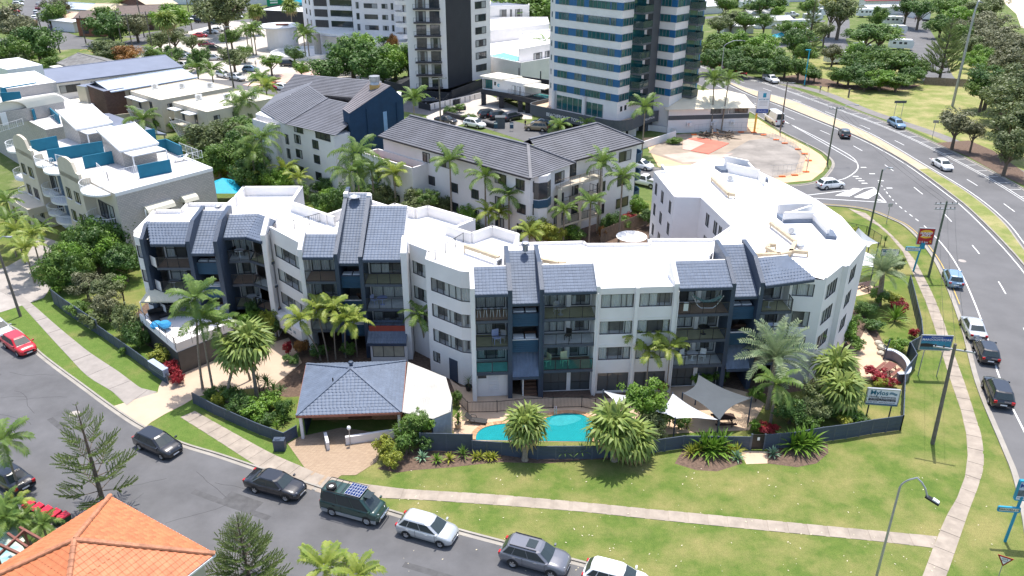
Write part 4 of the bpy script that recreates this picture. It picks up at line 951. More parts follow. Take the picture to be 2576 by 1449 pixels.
dl=(V2(B)-V2(A)).normalized();nn=Vector((dl.y,-dl.x))
MB().obox(V2(A)+nn*.02,V2(B)+nn*.02,1.35,2.55,0,1.0).build('planter_parapet',WHITE,BLD);MB().obox(V2(A)+dl*.5,V2(B)-dl*.3,0,1.3,.01,.04).build('garage_shade_panel',DOORD,BLD)  # dark sheet on the wall paints the shade inside the garage
BLUET=mat('sign_teal_print',(.015,.14,.21),.5);FF=facade_pt(V2(A)+nn*1.03,V2(B)+nn*1.03)
text('Mylos',.55,FF(2.5,1.85,.012),(dl.x,dl.y,0),(0,0,1),BLUET,BLD,bold=.01);text('\u2248',.8,FF(4.15,1.75,.012),(dl.x,dl.y,0),(0,0,1),BLUET,BLD);text('Unit 1 - 28',.25,FF(2.7,1.48,.012),(dl.x,dl.y,0),(0,0,1),NAVY,BLD)
fin(facade_pt((-23.9,71.5),(-23.4,71.5)),0,.45,[(0,0),(0,11.0),(1.9,12.0),(2.4,12.0),(2.4,0)],0)
# angled bay with its wrapped tile roof
bay((-27.7,72.6),(-25.7,72.8),levels=(0,1,2));bay((-25.7,72.8),(-23.85,71.6),levels=(0,1,2))
slope([(-27.8,72.45,10.35),(-25.65,72.65,10.35),(-25.0,75.1,11.75),(-27.8,74.9,11.75)]);slope([(-25.65,72.65,10.35),(-23.8,71.45,10.35),(-22.9,73.4,11.75),(-25.0,75.1,11.75)]);ridge_back((-27.8,74.92),(-25.0,75.12),11.8);ridge_back((-25.0,75.12),(-22.9,73.42),11.8)
fin(facade_pt((-28.3,70.9),(-27.9,70.9)),0,.42,[(0,0),(0,10.6),(2.2,12.0),(5.2,12.3),(5.2,0)],1);fin(facade_pt((-30.9,70.9),(-30.5,70.9)),0,.40,[(0,0),(0,10.6),(2.0,12.0),(5.2,12.3),(5.2,0)],1)
slope([(-30.5,70.9,9.35),(-28.3,70.9,9.35),(-28.3,75.4,12.0),(-30.5,75.4,12.0)]);ridge_back((-30.5,75.42),(-28.3,75.42),12.05);stair((-30.5,71.0),(-28.3,71.0),panels=(0,1,2))
bay((-34.1,71.0),(-30.9,71.0),levels=(0,1,2));slope([(-34.2,70.85,10.35),(-30.9,70.85,10.35),(-30.9,72.9,11.7),(-35.0,72.7,11.7)]);ridge_back((-35.0,72.72),(-30.9,72.92),11.75)
MB().obox((-34.9,71.7),(-34.1,71.0),5.3,6.3,-.02,.02).obox((-34.9,71.7),(-34.1,71.0),7.85,8.85,-.02,.02).obox((-34.9,71.7),(-34.1,71.0),2.75,3.75,-.02,.02).build('white_balustrade',WHITE,BLD)
fin(facade_pt((-35.3,71.1),(-34.9,71.1)),0,.35,[(0,0),(0,10.75),(1.6,11.7),(2.2,11.7),(2.2,0)],1)
LW=[(-36.6,73.0),(-36.2,72.0),(-35.3,71.5)]
for a,b in ((0,1),(1,2)):winwall(LW[a],LW[b],.06,(V2(LW[b])-V2(LW[a])).length-.04,1,top=10.7,cur=False)
REAR=[(-36.6,73.0),(-37,79),(-34.3,79.2),(-34.4,81.1),(-29.3,81.2),(-29.4,84.6),(-22.9,84.7),(-22.8,79.7),(-18.4,76.1),(-15,80.4),(-12.7,78.5),(-12.1,79.2),(-9.8,77.6),(-8.6,78.5),(-3.6,74.6),(-5.4,72.4),(-3.8,71.1),(-1.9,72.9),(.6,70.9)]
for i in range(len(REAR)-1):
    P,Q=REAR[i+1],REAR[i];wall(WB,P,Q,0,ZP if i>3 else 10.75,[],0);WB.obox(P,Q,ROOFZ-.05,ZP if i>3 else 10.75,-.24,-.003);WB.obox(P,Q,(ZP if i>3 else 10.75)-.002,(ZP if i>3 else 10.75)+.05,-.28,.04)
for a,b in (((-29.3,81.2),(-29.7,75.5)),((-22.8,79.7),(-21.5,78.7)),((-18.4,76.1),(-17.6,75.4)),((-5.4,72.4),(-6.4,73.2)),((.6,70.9),(-.15,65.5)),((-3.8,71.1),(-4.4,71.6))):WB.obox(a,b,ROOFZ-.05,ZP,-.12,.12)
WB.obox((-7.5,66.5),(-7.0,67.2),ROOFZ,ZP,-.1,.1)
# the flat roof and the party faces beneath it
rf=MB();FRONT=[(-36.5,73),(-36.1,72.1),(-35.2,71.7),(-34.6,72.2),(-30.9,72.6),(-30.5,75.5),(-28.2,75.5),(-28.1,74.8),(-25.2,74.8),(-23.4,73.2),(-19.4,69.2),(-16.2,69.9),(-16.1,75.5),(-13.8,75.5),(-13.6,73.5),(-10.05,73.5),(-10,69.5),(-9.5,68.7),(-7.7,67.0),(-7.5,65.1),(-4.4,62.55),(-3.3,62.4),(-3.1,62.4),(-.3,62.6),(.02,65.4),(2.34,65.5),(2.6,62.8),(7.1,63.1),(7.42,61.12),(13.7,61.55),(14.0,62.9),(18.6,63.9),(18.9,66.7),(21.0,66.8),(21.3,64.3),(24.2,64.8)]
rf.flat(FRONT+[(26.8,62.85)]+RW[1:]+REAR[::-1][1:-1],ROOFZ);rf.build('flat_roof',ROOFW,BLD)
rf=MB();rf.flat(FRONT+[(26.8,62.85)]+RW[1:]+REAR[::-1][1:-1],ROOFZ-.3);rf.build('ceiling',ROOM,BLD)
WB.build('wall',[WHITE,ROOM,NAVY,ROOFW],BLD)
# ---- roof gear
def railing(P,Q,z,h=.95,step=.22,name='roof_railing',m=None,parent=None,posts=1.6):
    F=facade_pt(P,Q);L=(V2(Q)-V2(P)).length;mb=MB();mb.bar(F(0,z+h),F(L,z+h),.04,.04);mb.bar(F(0,z+.1),F(L,z+.1),.03,.03)
    for k in range(int(L/step)+1):mb.bar(F(k*step,z+.1),F(k*step,z+h),.02,.02)
    for k in range(int(L/posts)+2):u=min(k*posts,L);mb.bar(F(u,z),F(u,z+h+.03),.05,.05)
    return mb.build(name,m or BLACK,parent)
railing((-22.6,73.5),(-19.2,76.6),ROOFZ,parent=BLD);railing((-6.9,67.2),(-4.6,71.2),ROOFZ,parent=BLD)
DUCT=mat('buff_duct',(.50,.40,.27),.7,.15,2)
def duct(pts,z,w=.35,h=.3):
    mb=MB()
    for i in range(len(pts)-1):mb.obox(pts[i],pts[i+1],z,z+h,-w/2-.003*i,w/2+.003*i)
    for p in pts:mb.box(p[0]-.06,p[1]-.06,ROOFZ,p[0]+.06,p[1]+.06,z)
    return mb.build('roof_duct',DUCT,BLD)
duct([pE(930,400,11.2),pE(1190,490,11.2)],10.95);duct([pE(1480,495,11.2),pE(1640,525,11.2),pE(1700,525,11.2)],10.9)
duct([pM(925,490,11),pM(1095,620,11),pM(1060,690,11),pM(985,705,11),pM(780,705,11)],10.7);duct([pM(985,705,11),pM(900,660,11),pM(915,640,11),pM(960,640,11)],10.7);duct([pM(1050,680,11),pM(1180,690,11)],10.7)
duct([pM(525,185,11),pM(640,295,11),pM(685,300,11)],10.7)
def aircon(p,rz,parent,s=1.0):
    t=MB().box(-.42*s,-.16*s,.08,.42*s,.16*s,.72*s).box(-.35*s,-.14*s,0,-.28*s,.14*s,.08).box(.28*s,-.14*s,0,.35*s,.14*s,.08).build('air_conditioner',PLWHITE,None)
    t.parent=parent;M=Matrix.Translation(Vector(p)-offs(parent))@Matrix.Rotation(rz,4,'Z');t.matrix_local=M
    g=MB().lathe((0,0,0),[(.25*s,0),(.25*s,.03),(.21*s,.03),(.21*s,.005),(0,.005)],14).build('fan_grille',[STEEL],None);g.parent=t;g.matrix_local=Matrix.Translation((-.1*s,-.165*s,.4*s))@Matrix.Rotation(PI/2,4,'X');return t
for p,a in ((pE(1185,560,ROOFZ),.9),(pE(1500,570,ROOFZ),.8),(pM(505,755,ROOFZ),1.0),(pM(1065,575,ROOFZ),0),(pM(650,215,ROOFZ),0)):aircon(p,a,BLD)
for p in (pJ:=[region(308.6,442.7,.27774)(870,330,ROOFZ),pL(555,145,12.2)]):
    MB().lathe(p,[(.25,0),(.28,.45),(.36,.5),(.36,.58),(.27,.62),(.34,.7),(.34,.78),(.25,.82),(0,.84)],14).build('roof_ventilator',STEEL,BLD)
w=MB().lathe(pM(1120,690,ROOFZ),[(.2,.2),(.34,.3),(.36,.55),(.3,.62),(0,.66)],12).build('roof_ventilator',STEEL,BLD)
for p in (pE(1052,520,ROOFZ),pE(2162,568,ROOFZ),pD(1350,215,ROOFZ),pD(1745,145,ROOFZ),pM(350,780,ROOFZ),pM(735,350,ROOFZ),pM(920,445,ROOFZ),pD(1105,185,ROOFZ)):MB().tube([p,p+Vector((0,0,.75))],.045,6).build('vent_pipe',PLWHITE,BLD)
p=region(724.5,442.7,.27774)(605,205,13.6);MB().lathe(p,[(.0,.0),(.35,.06),(.55,.2),(.5,.2),(.3,.1),(0,.04)],14).build('satellite_dish',STEEL,BLD)
# downpipes
for x,y0 in ((7.2,60.72),(2.62,60.4),(14.0,61.2),(21.0,61.9)):MB().tube([(x,y0-.15,10.2),(x,y0-.15,9.6),(x+.08,y0-.02,9.3),(x+.08,y0-.02,0)],.045,6).build('downpipe',WHITE if x>3 else NAVY,BLD)
# lower terrace at the left: parapet, awnings, canopy roof
TER=MB();ta=[pD(1060,960,2.6),pD(1330,1190,2.6),pD(1790,1010,2.6),pD(1700,880,2.6),pD(1200,830,2.6)]
MB().prism([p.xy*.9975+Vector((0,.17)) for p in ta],0,2.3).build('garage_shade_block',DOORD,BLD);TER.prism([p.xy for p in ta],2.3,2.6,0);  # dark solid below the slab stands for the shadow under the terrace
for i in (0,1):TER.obox(ta[i],ta[i+1],2.6,3.2,-.15,.02)
TER.build('terrace_base',WHITE,BLD);railing(ta[0].xy,ta[1].xy,2.6,1.2,9,'terrace_rail',BLACK,BLD);railing(ta[1].xy,ta[2].xy,2.6,1.2,9,'terrace_rail',BLACK,BLD)
CANOPY=mat('ribbed_cream_sheet',(.60,.56,.42),.6,.08,1,stripe=('X',2.2,.5))
c=[pD(1055,830,4.9),pD(1430,825,4.6),pD(1560,740,5.2),pD(1240,760,5.3),pD(1130,720,5.5)]
MB().poly(c).poly([p-Vector((0,0,.12)) for p in c[::-1]]).build('canopy_roof',CANOPY,BLD)
for p in (c[0],c[1]):MB().tube([p,(p.x,p.y+.2,2.6)],.05,6).build('canopy_post',WHITE,BLD)
c=[pD(1260,1130,2.3),pD(1310,1160,2.1),pD(1580,1075,2.1),pD(1530,1035,2.5)]
MB().poly(c).poly([p-Vector((0,0,.08)) for p in c[::-1]]).build('awning',CANOPY,BLD)
TSTUFF_OBJ=tag(TSTUFF.build('roof_tiles',TILE,BLD),kind='stuff')
# ================================================================ pavilion, pool, fences
PAV=thing('reception_pavilion','low reception pavilion with hipped blue grey tiled roof and timber front','building',(-13.5,58,0))
e=[Vector((-17.3,54.1,2.45)),Vector((-8.9,54.6,2.45)),Vector((-9.5,62.6,2.45)),Vector((-18.3,62.1,2.45))];ap=Vector((-13.6,58.6,4.15))
rb=MB()
for i in range(4):rb.poly([e[i],e[(i+1)%4],ap])
for i in range(4):rb.bar(e[i]-Vector((0,0,.09)),e[(i+1)%4]-Vector((0,0,.09)),.12,.2,1)
roof=rb.build('tiled_roof',[TILE,mat('faded_red_fascia',(.32,.13,.09),.7)],PAV);bud=[300];st=MB()
for i in (0,1,3,2):tiled(roof,e[i],e[(i+1)%4],ap,ap,.31,.31,TILE,bud,st)
tag(st.build('roof_tiles',TILE,PAV),kind='stuff')
for i in range(4):
    L=(ap-e[i]).length;n=int(L/.38)
    for k in range(n):
        a,b=e[i].lerp(ap,k/n),e[i].lerp(ap,(k+1.06)/n);MB().bar(a+Vector((0,0,.07)),b+Vector((0,0,.085)),.22,.07).build('ridge_cap',TILE,roof)
PW=MB();wall(PW,(-16.9,57.0),(-9.3,57.2),0,2.4,[(.5,2.6,.9,2.1),(3.0,5.0,.05,2.15),(5.2,7.2,.9,2.1)],0,2.5,1)
for P,Q in (((-17,57.0),(-16.95,54.8)),((-9.2,62.2),(-9.25,57.2)),((-18,61.8),(-16.95,57)),((-9.3,62.3),(-18,61.9))):wall(PW,Q,P,0,2.4,[],2);wall(PW,P,Q,0,2.4,[],2)
PW.build('wall',[mat('orange_timber_boards',(.45,.215,.10),.6,.25,5),ROOM,NAVY],PAV)
for a,b in ((.5,2.6),(5.2,7.2)):
    window(PAV,(-16.9,57.0),(-9.3,57.2),a,b,.9,2.1,2,.05,None,frame=REDTIM,gl=GLASSD);MB().obox((-16.9+a,57.0),(-16.9+b,57.05),.1,.86,.0,.06).build('counter_front',mat('orange_timber_boards',(.3,.13,.055)),PAV)
for x,y in ((-17.1,54.45),(-9.2,54.9)):MB().box(x-.11,y-.11,0,x+.11,y+.11,2.4).build('post',WHITE,PAV)
MB().lathe((-13.75,59.5,3.75),[(.16,0),(.16,.35),(.24,.38),(.2,.52),(0,.56)],10).build('roof_ventilator',NAVY,PAV);MB().tube([(-14.9,57.4,3.5),(-14.9,57.4,3.95)],.06,6).build('vent_pipe',BLACK,PAV)
PERG=thing('translucent_pergola','white corrugated translucent pergola roof attached beside the pavilion','pergola',(-7,57,0))
sheet=mat('translucent_sheet',(.70,.68,.63),.5,.16,.5,stripe=('X',2.2,.9),trans=.3)
pg=[(-9.25,62.0,2.75),(-5.7,59.6,2.65),(-4.95,56.4,2.6),(-4.95,54.5,2.6),(-6.3,53.5,2.6),(-8.8,54.3,2.7)]
MB().poly(pg[::-1]).poly([(p[0],p[1],p[2]-.05) for p in pg]).build('roof_sheet',sheet,PERG)
for p in pg[1:5]:MB().tube([(p[0]-.1,p[1]+.1,0),(p[0]-.1,p[1]+.1,p[2])],.05,6).build('post',NAVY,PERG)
MB().obox((-4.95,54.5),(-4.95,56.4),0,2.5,-.04,0).obox((-6.3,53.5),(-4.95,54.5),0,2.5,-.04,0).build('side_sheet',mat('blue_grey_sheet',(.25,.29,.35),.5,stripe=('X',3,.4)),PERG)
BR=thing('forecourt_wall','low rendered wall with a round lamp beside the brick forecourt','wall',(-11,53,0))
for a,b in ((pG(2460,420),pG(2480,500)),(pH(35,455),pH(400,400))):MB().obox(a,b,0,.75,-.12,.12).build('wall_run',WHITE,BR)
MB().tube([pH(70,460),pH(70,460)+Vector((0,0,1.55))],.035,6).build('lamp_post',STEEL,BR);MB().lathe(pH(70,460)+Vector((0,0,1.5)),[(0,0),(.12,.04),(.17,.17),(.12,.3),(0,.34)],10).build('lamp_globe',PLWHITE,BR)
# pool
pool_pts=smooth([pH(*p) for p in [(1012,425),(1025,375),(1090,330),(1230,305),(1400,306),(1490,290),(1560,255),(1640,232),(1720,226),(1810,236),(1870,265),(1905,310),(1900,370),(1890,438)]],4)
mb=MB();mb.flat([*pool_pts],.052);struct('pool_floor',mb,mat('teal_pool_tiles',(.04,.40,.42),.4,.1,1.2))
mb=MB();mb.flat(pool_pts,.075);pw=bpy.data.materials.new('pool_water');pw.use_nodes=True
n=pw.node_tree.nodes;l=pw.node_tree.links;b=n['Principled BSDF'];b.inputs['Base Color'].default_value=(.02,.30,.34,1);b.inputs['Roughness'].default_value=.04
t=n.new('ShaderNodeBsdfTransparent');t.inputs[0].default_value=(.62,.93,.93,1);mx=n.new('ShaderNodeMixShader');mx.inputs[0].default_value=.62;nz=n.new('ShaderNodeTexNoise');nz.inputs['Scale'].default_value=3;nz.inputs['Detail'].default_value=3;bp=n.new('ShaderNodeBump');bp.inputs['Strength'].default_value=.15
l.new(nz.outputs['Fac'],bp.inputs['Height']);l.new(bp.outputs[0],b.inputs['Normal']);l.new(b.outputs[0],mx.inputs[1]);l.new(t.outputs[0],mx.inputs[2]);l.new(mx.outputs[0],n['Material Output'].inputs[0])
struct('pool_water',mb,pw)
mb=MB();sp=smooth([pH(1560,310),pH(1660,318),pH(1760,295),pH(1810,265),pH(1760,240),pH(1700,236),pH(1640,240),pH(1580,270),pH(1560,310)],4);mb.flat(sp[:-1],.060);sp2=smooth([pH(1620,258),pH(1660,268),pH(1705,250),pH(1690,238),pH(1640,243),pH(1620,258)],3);mb.flat(sp2[:-1],.066,1);struct('pool_step',mb,[mat('light_pool_step',(.22,.56,.58),.4),mat('lighter_pool_step',(.42,.68,.68),.4)][0])
coping=struct('pool_coping',MB(),MULCH);o1,o2=offset(pool_pts,-.02),offset(pool_pts,.42);bm_=[mat('peach_brick',(.50,.29,.16),.85,.2,3,rand=.2)]
acc=0
for i in range(len(pool_pts)-1):
    L=(pool_pts[i+1]-pool_pts[i]).length;k=max(1,round(L/.24))
    for j in range(k):
        a,b=(j+.03)/k,(j+.97)/k;q=[o1[i].lerp(o1[i+1],a),o1[i].lerp(o1[i+1],b),o2[i].lerp(o2[i+1],b),o2[i].lerp(o2[i+1],a)];MB().prism(q,.02,.11+rnd.uniform(0,.008)).build('brick',bm_,coping)
PF=thing('pool_fence','black tubular fence along the back of the pool deck','fence',tuple(pH(1380,200)))
pts=[pH(890,150),pH(955,220),pH(1175,215),pH(1380,195),pH(1595,185),pH(1812,178),pH(1915,200),pH(1960,170)]
for a,b in zip(pts,pts[1:]):
    F=facade_pt(a,b);L=(V2(b)-V2(a)).length;q=MB()
    for z in (.12,1.12):q.bar(F(0,z),F(L,z),.03,.04)
    for k in range(int(L/.12)):q.bar(F(k*.12+.06,.12),F(k*.12+.06,1.12),.016,.016)
    q.build('fence_panel',BLACK,PF)
for p in pts:MB().box(p.x-.03,p.y-.03,0,p.x+.03,p.y+.03,1.25).build('post',BLACK,PF)
LAD=MB()
for s in (0,.4):p=pH(1610+s*30,240);LAD.tube([p,p+Vector((0,0,.7)),p+Vector((0,.2,.85)),p+Vector((0,.45,.7)),p+Vector((0,.5,0))],.02,5)
tag(LAD.build('pool_ladder',CHROME),'shiny metal handrails at the back edge of the pool','ladder')
# sun lounger
t=thing('sun_lounger','dark woven sun lounger beside the curved pool','lounger',tuple(pH(990,290)));WICK=mat('dark_wicker',(.035,.033,.033),.7,.3,20)
MB().box(-.1,-.32,.28,1.25,.32,.33).build('seat',WICK,t);MB().add([(-.1,-.32,.30),(-.1,.32,.30),(-.62,.32,.78),(-.62,-.32,.78),(-.1,-.32,.34),(-.1,.32,.34),(-.60,.32,.83),(-.60,-.32,.83)],[(3,2,1,0),(4,5,6,7),(0,1,5,4),(2,3,7,6),(1,2,6,5),(3,0,4,7)]).build('backrest',WICK,t)
for x in (-.05,1.15):
    for y in (-.28,.28):MB().box(x-.03,y-.03,0,x+.03,y+.03,.28).build('leg',BLACK,t)
for y in (-.34,.34):MB().tube([(-.25,y,.3),(-.2,y,.55),(.2,y,.55),(.3,y,.3)],.025,5).build('armrest',WICK,t)
t.rotation_euler=(0,0,math.radians(-12))
for p,lb,m in ((pH(880,335),'tan plant pot holding a yucca beside the pool deck',mat('tan_pot',(.42,.33,.23))),(pH(960,50),'black plant pot holding a small palm by the rear door',BLACK)):
    MB();tag(MB().lathe(p,[(.0,.02),(.2,.02),(.3,.5),(.31,.55),(.26,.55),(.24,.42),(0,.42)],14).build('plant_pot',m),lb,'pot')
rosette(tuple(pH(880,335)+Vector((0,0,.45))),'green yucca growing in the tan pot by the pool',.8,.07,26,L_BRIGHT,name='potted_yucca',heads=((0,0,.35),(.1,.05,.6)),parts=False)
rosette(tuple(pH(960,50)+Vector((0,0,.45))),'ponytail palm in the black pot near the service door',.7,.03,30,L_MID,name='potted_palm',heads=((0,0,.55),),parts=False,a=(60,-10))
# fences of navy steel panels
FEN=mat('navy_fence_steel',(.050,.070,.105),.5,.1,1,stripe=('Z',3.3,.45));FENV=mat('navy_corrugated_steel',(.065,.085,.115),.5,.1,1,stripe=('X',4.5,.6));FPOST=mat('fence_post_steel',(.075,.095,.13),.45)
def fence(label,pts,h,step=1.55,m=None,name='panel_fence',group=None,hp=.06):
    t=thing(name,label,'fence',(*V2(pts[0]),0),group);k0=None
    for a,b in zip(pts,pts[1:]):
        a,b=V2(a),V2(b);L=(b-a).length;n=max(1,round(L/step))
        for k in range(n):
            p,q=a.lerp(b,k/n),a.lerp(b,(k+1)/n);f=facade_pt(p,q);w=(q-p).length;mb=MB();mb.obox(p,q,.05,h,-.02,.02);mb.obox(p,q,h,h+.035,-.035,.035)
            if m is None:
                for j in range(3):mb.obox(p,q,h*(.2+.27*j),h*(.2+.27*j)+.03,.02,.032)
            mb.build('fence_panel',m or FEN,t);MB().box(p.x-.045,p.y-.045,0,p.x+.045,p.y+.045,h+hp).build('post',FPOST,t)
    MB().box(b.x-.045,b.y-.045,0,b.x+.045,b.y+.045,h+hp).build('post',FPOST,t);return t
fence('tall navy steel fence along the street beside the grey scrub',[pD(*p) for p in [(412,845),(500,915),(640,1010),(752,1085)]],1.75)
fence('lower navy fence leading to the red shrub and letterboxes',[pD(*p) for p in [(757,1085),(870,1165),(1000,1255),(1150,1365),(1272,1452)]],1.15,1.2)
fence('navy fence between the street path and the pavilion garden',[pG(*p) for p in [(1465,148),(1620,232),(1790,310),(1960,385),(2150,455),(2245,400)]],1.1,1.15)
fence('corrugated navy fence section left of the pool',[pH(600,505),pH(990,515)],1.72,2.0,FENV)
fence('long navy fence in front of the turquoise pool',[pH(990,525),pH(1210,540),pH(1480,570),pH(1890,568),pH(2300,530),pI(0,490),pI(500,497)],1.25,1.4)
fence('navy fence curving round the lawn corner below the sign',[pI(608,497),pI(830,478),pI(1040,440),pI(1230,415),pI(1420,380),pI(1640,350)],1.45,1.5)
fence('navy fence running up beside the roadside lawn',[pI(1640,350),pI(1655,40),pF(1660,1440),pF(1745,1330),pF(1700,1240)],1.5,1.5)
fence('navy fence beside the agave garden along the path',[pF(1690,1240),pF(1790,1180),pF(1780,1060),pF(1750,930),pF(1720,800),pF(1700,720)],1.5,1.6)
GT=thing('garden_gate','black mesh gate in the navy fence beside the strappy plants','gate',tuple(pI(555,497)))
F=facade_pt(pI(508,497),pI(608,497));L=(pI(608,497)-pI(508,497)).length;MB().obox(pI(508,497),pI(608,497),.08,1.5,-.02,.02).build('gate_leaf',BLACK,GT)
for u in (0,L):MB().obox(F(u-.06,0).xy,F(u+.06,0).xy,0,1.55,-.06,.06).build('post',FPOST,GT)
MB().obox(F(L*.42,0).xy,F(L*.6,0).xy,.95,1.25,.025,.035).build('notice',PLWHITE,GT)
cw=smooth([pF(1515,1255),pF(1580,1265),pF(1650,1310),pF(1690,1370),pF(1680,1430),pF(1610,1440)],4);CW=thing('curved_seat_wall','curved low wall with pale capping round the picnic paving','wall',(*cw[0],0))
mb=MB();mc=MB()
for a,b in zip(cw,cw[1:]):mb.obox(a,b,0,.95,-.12,.12);mc.obox(a,b,.95,1.03,-.2,.2)
mb.build('wall_body',mat('mauve_grey_render',(.20,.19,.22),.85),CW);mc.build('capping',mat('pale_blue_capping',(.48,.53,.62),.7),CW)
MB().tube([pF(1512,1265),pF(1530,1265)+Vector((0,0,2.2))],.07,6).build('post',NAVY,CW)
# letterboxes, bins, electrical box
t=thing('letterbox_bank','pale blue bank of letterboxes on the fence beside the crimson shrub','letterboxes',tuple(pD(1210,1400)))
a,b=pD(1155,1370),pD(1268,1445);d=(V2(b)-V2(a)).normalized()
o=MB().obox(a,b,.75,1.45,-.28,.22);o.build('case',mat('pale_blue_metal',(.36,.42,.54),.5),t);MB().obox(a,b,1.45,1.5,-.32,.26).build('lid',mat('pale_blue_metal',(.36,.42,.54)),t)
for r_ in range(3):
    for k in range(7):p=V2(a)+d*(.08+k*((V2(b)-V2(a)).length-.1)/7);MB().obox(p,p+d*.32,.8+r_*.22,.98+r_*.22,.22,.235).build('letter_slot',NAVY,t)
MB().obox(a,b,0,.75,-.1,.1).build('plinth',NAVY,t)
p=pG(2115,500);tag(MB().box(p.x-.45,p.y-.2,0,p.x+.45,p.y+.35,1.05).box(p.x-.3,p.y-.1,1.05,p.x+.1,p.y+.2,1.12).build('service_cabinet',NAVY),'dark navy service cabinet at the fence end by the forecourt','cabinet')
# shade sails
def sail(label,corners,m,n=10,dip=.18,sag=.35):
    t=thing('shade_sail',label,'shade sail',tuple(corners[0][:2])+(0,));c=[Vector(p) for p in corners];mb=MB();ctr=sum(c,Vector())/len(c)
    k=len(c);ring=[]
    for i in range(k):
        for j in range(n):q=j/n;p=c[i].lerp(c[(i+1)%k],q);ring.append(p.lerp(ctr,dip*4*q*(1-q)))
    lay=[[p.lerp(ctr,f)-Vector((0,0,sag*math.sin(f*PI/2)*.4)) for p in ring] for f in (0,.33,.66,.999)]
    for L0,L1 in zip(lay,lay[1:]):
        for i in range(len(ring)):j=(i+1)%len(ring);mb.poly([L0[i],L0[j],L1[j],L1[i]])
    mb.build('fabric',m,t,True)
    for p in c:MB().tube([(p.x,p.y,0),p+Vector((0,0,.1))],.06,6).build('post',NAVY,t)
    return t
SGREY=mat('grey_sail_cloth',(.085,.10,.115),.8,.06,1,trans=.15);SWHITE=mat('white_sail_cloth',(.72,.74,.77),.8,.04,1,trans=.2)
sail('dark grey shade sail over the picnic table',[pI(0,70,2.8),pI(120,-70,3.1),pI(520,108,2.6),pI(278,272,2.3)][::-1],SGREY)
sail('large white shade sail between shrubs and grey sail',[pH(2360,210,2.4),pH(2500,70,3.0),pI(272,272,2.2),pH(2520,260,2.1)][::-1],SWHITE)
sail('small white shade sail at the pool fence corner',[pH(1978,50,2.6),pH(2180,90,2.4),pH(2085,165,2.2)][::-1],SWHITE)
sail('peaked white shade sail on the far right of the building',[pF(1228,345,2.4),pF(1325,268,3.8),pF(1480,385,2.4),pF(1405,420,2.2)][::-1],SWHITE)
sail('low white sail beside the blue spa corner',[pF(1325,560,2.2),pF(1360,440,2.8),pF(1460,470,2.3),pF(1440,570,2.2)][::-1],SWHITE)
def picnic(p,rz,label,m):
    t=thing('picnic_table',label,'picnic table',tuple(p));
    for k in range(5):MB().box(-.9,-.38+k*.155,.70,.9,-.25+k*.155,.75).build('plank',m,t)
    for s in (-1,1):
        for k in range(2):MB().box(-.9,s*.72-.13+k*.14,.42,.9,s*.72+k*.14,.46).build('bench_plank',m,t)
    for x in (-.6,.6):
        f=MB();f.bar((x,-.3,.7),(x,-.55,0),.07).bar((x,.3,.7),(x,.55,0),.07);f.build('leg_pair',m,t);MB().box(x-.04,-.78,.36,x+.04,.78,.42).build('cross_rail',m,t)
    t.rotation_euler=(0,0,rz);return t
picnic(pI(305,300),0.05,'dark brown picnic table under the grey sail',mat('dark_stained_timber',(.05,.022,.018),.7,.2,4));picnic(pF(1545,1365),.75,'red brown picnic table inside the curved wall',REDTIM);picnic(pF(1395,735),.6,'dark picnic table behind the date palm',mat('dark_stained_timber',(.05,.022,.018)))
def boulder(p,s,label,seed):
    r=random.Random(seed);mb=MB();n=9;prof=[(0,0)];b0=[]
    for j,(rr,z) in enumerate([(.8,0),(1,.35),(.85,.75),(.4,1.0)]):
        b0.append([(p.x+s*rr*r.uniform(.8,1.1)*math.cos(2*PI*k/n),p.y+s*rr*r.uniform(.8,1.1)*math.sin(2*PI*k/n),s*z*r.uniform(.85,1.05)) for k in range(n)])
    for j in range(3):
        for k in range(n):mb.poly([b0[j][k],b0[j][(k+1)%n],b0[j+1][(k+1)%n],b0[j+1][k]])
    mb.poly(b0[3]);tag(mb.build('boulder',mat('sandstone',(.50,.46,.38),.9,.2,2,.5,6)),label,'rock')
boulder(pF(1475,1150),.42,'upper pale boulder beside the curved path',1);boulder(pF(1505,1185),.5,'middle pale boulder beside the curved path',2);boulder(pF(1490,1222),.36,'lowest pale boulder near the curved wall',3)
# terracotta roofed house in the near corner
H=thing('terracotta_house','house with orange terracotta pyramid roof in the near corner','house',(-24.7,35.1,0))
N_,E_=Vector((-26.4,42.0,4.5)),Vector((-17.8,36.8,4.5));d=(E_-N_).normalized();nn=Vector((-.518,-.855,0));W_,S_=N_+nn*10,E_+nn*10;ap=Vector((-24.9,35.3,7.0))
rb=MB();cs=[W_,S_,E_,N_]
for i in range(4):rb.poly([cs[i],cs[(i+1)%4],ap])
roof=rb.build('tiled_roof',TERRA,H);bud=[300];st=MB()
for i in (2,1,0,3):tiled(roof,cs[i],cs[(i+1)%4],ap,ap,.30,.36,TERRA,bud,st)
tag(st.build('roof_tiles',TERRA,H),kind='stuff');CAPM=mat('terracotta_ridge',(.40,.17,.09),.7,.3,3,.2,20,rand=.1)
for c in cs:
    L=(ap-c).length;n=int(L/.42)
    for k in range(n):
        a,b=c.lerp(ap,k/n),c.lerp(ap,(k+1.05)/n);q=MB();dd=(b-a).normalized();s=dd.cross(Vector((0,0,1))).normalized();u=s.cross(dd);prof=[(-.17,0),(-.13,.09),(0,.14),(.13,.09),(.17,0)]
        A=[a+s*x+u*(y+.06) for x,y in prof];B=[b+s*x*.93+u*(y*.93+.05) for x,y in prof]
        for j in range(4):q.poly([A[j],A[j+1],B[j+1],B[j]])
        q.poly(A[::-1]);q.build('ridge_cap',CAPM,roof)
for i in range(4):MB().bar(cs[i]-Vector((0,0,.08)),cs[(i+1)%4]-Vector((0,0,.08)),.14,.13).build('gutter',PLWHITE,H)
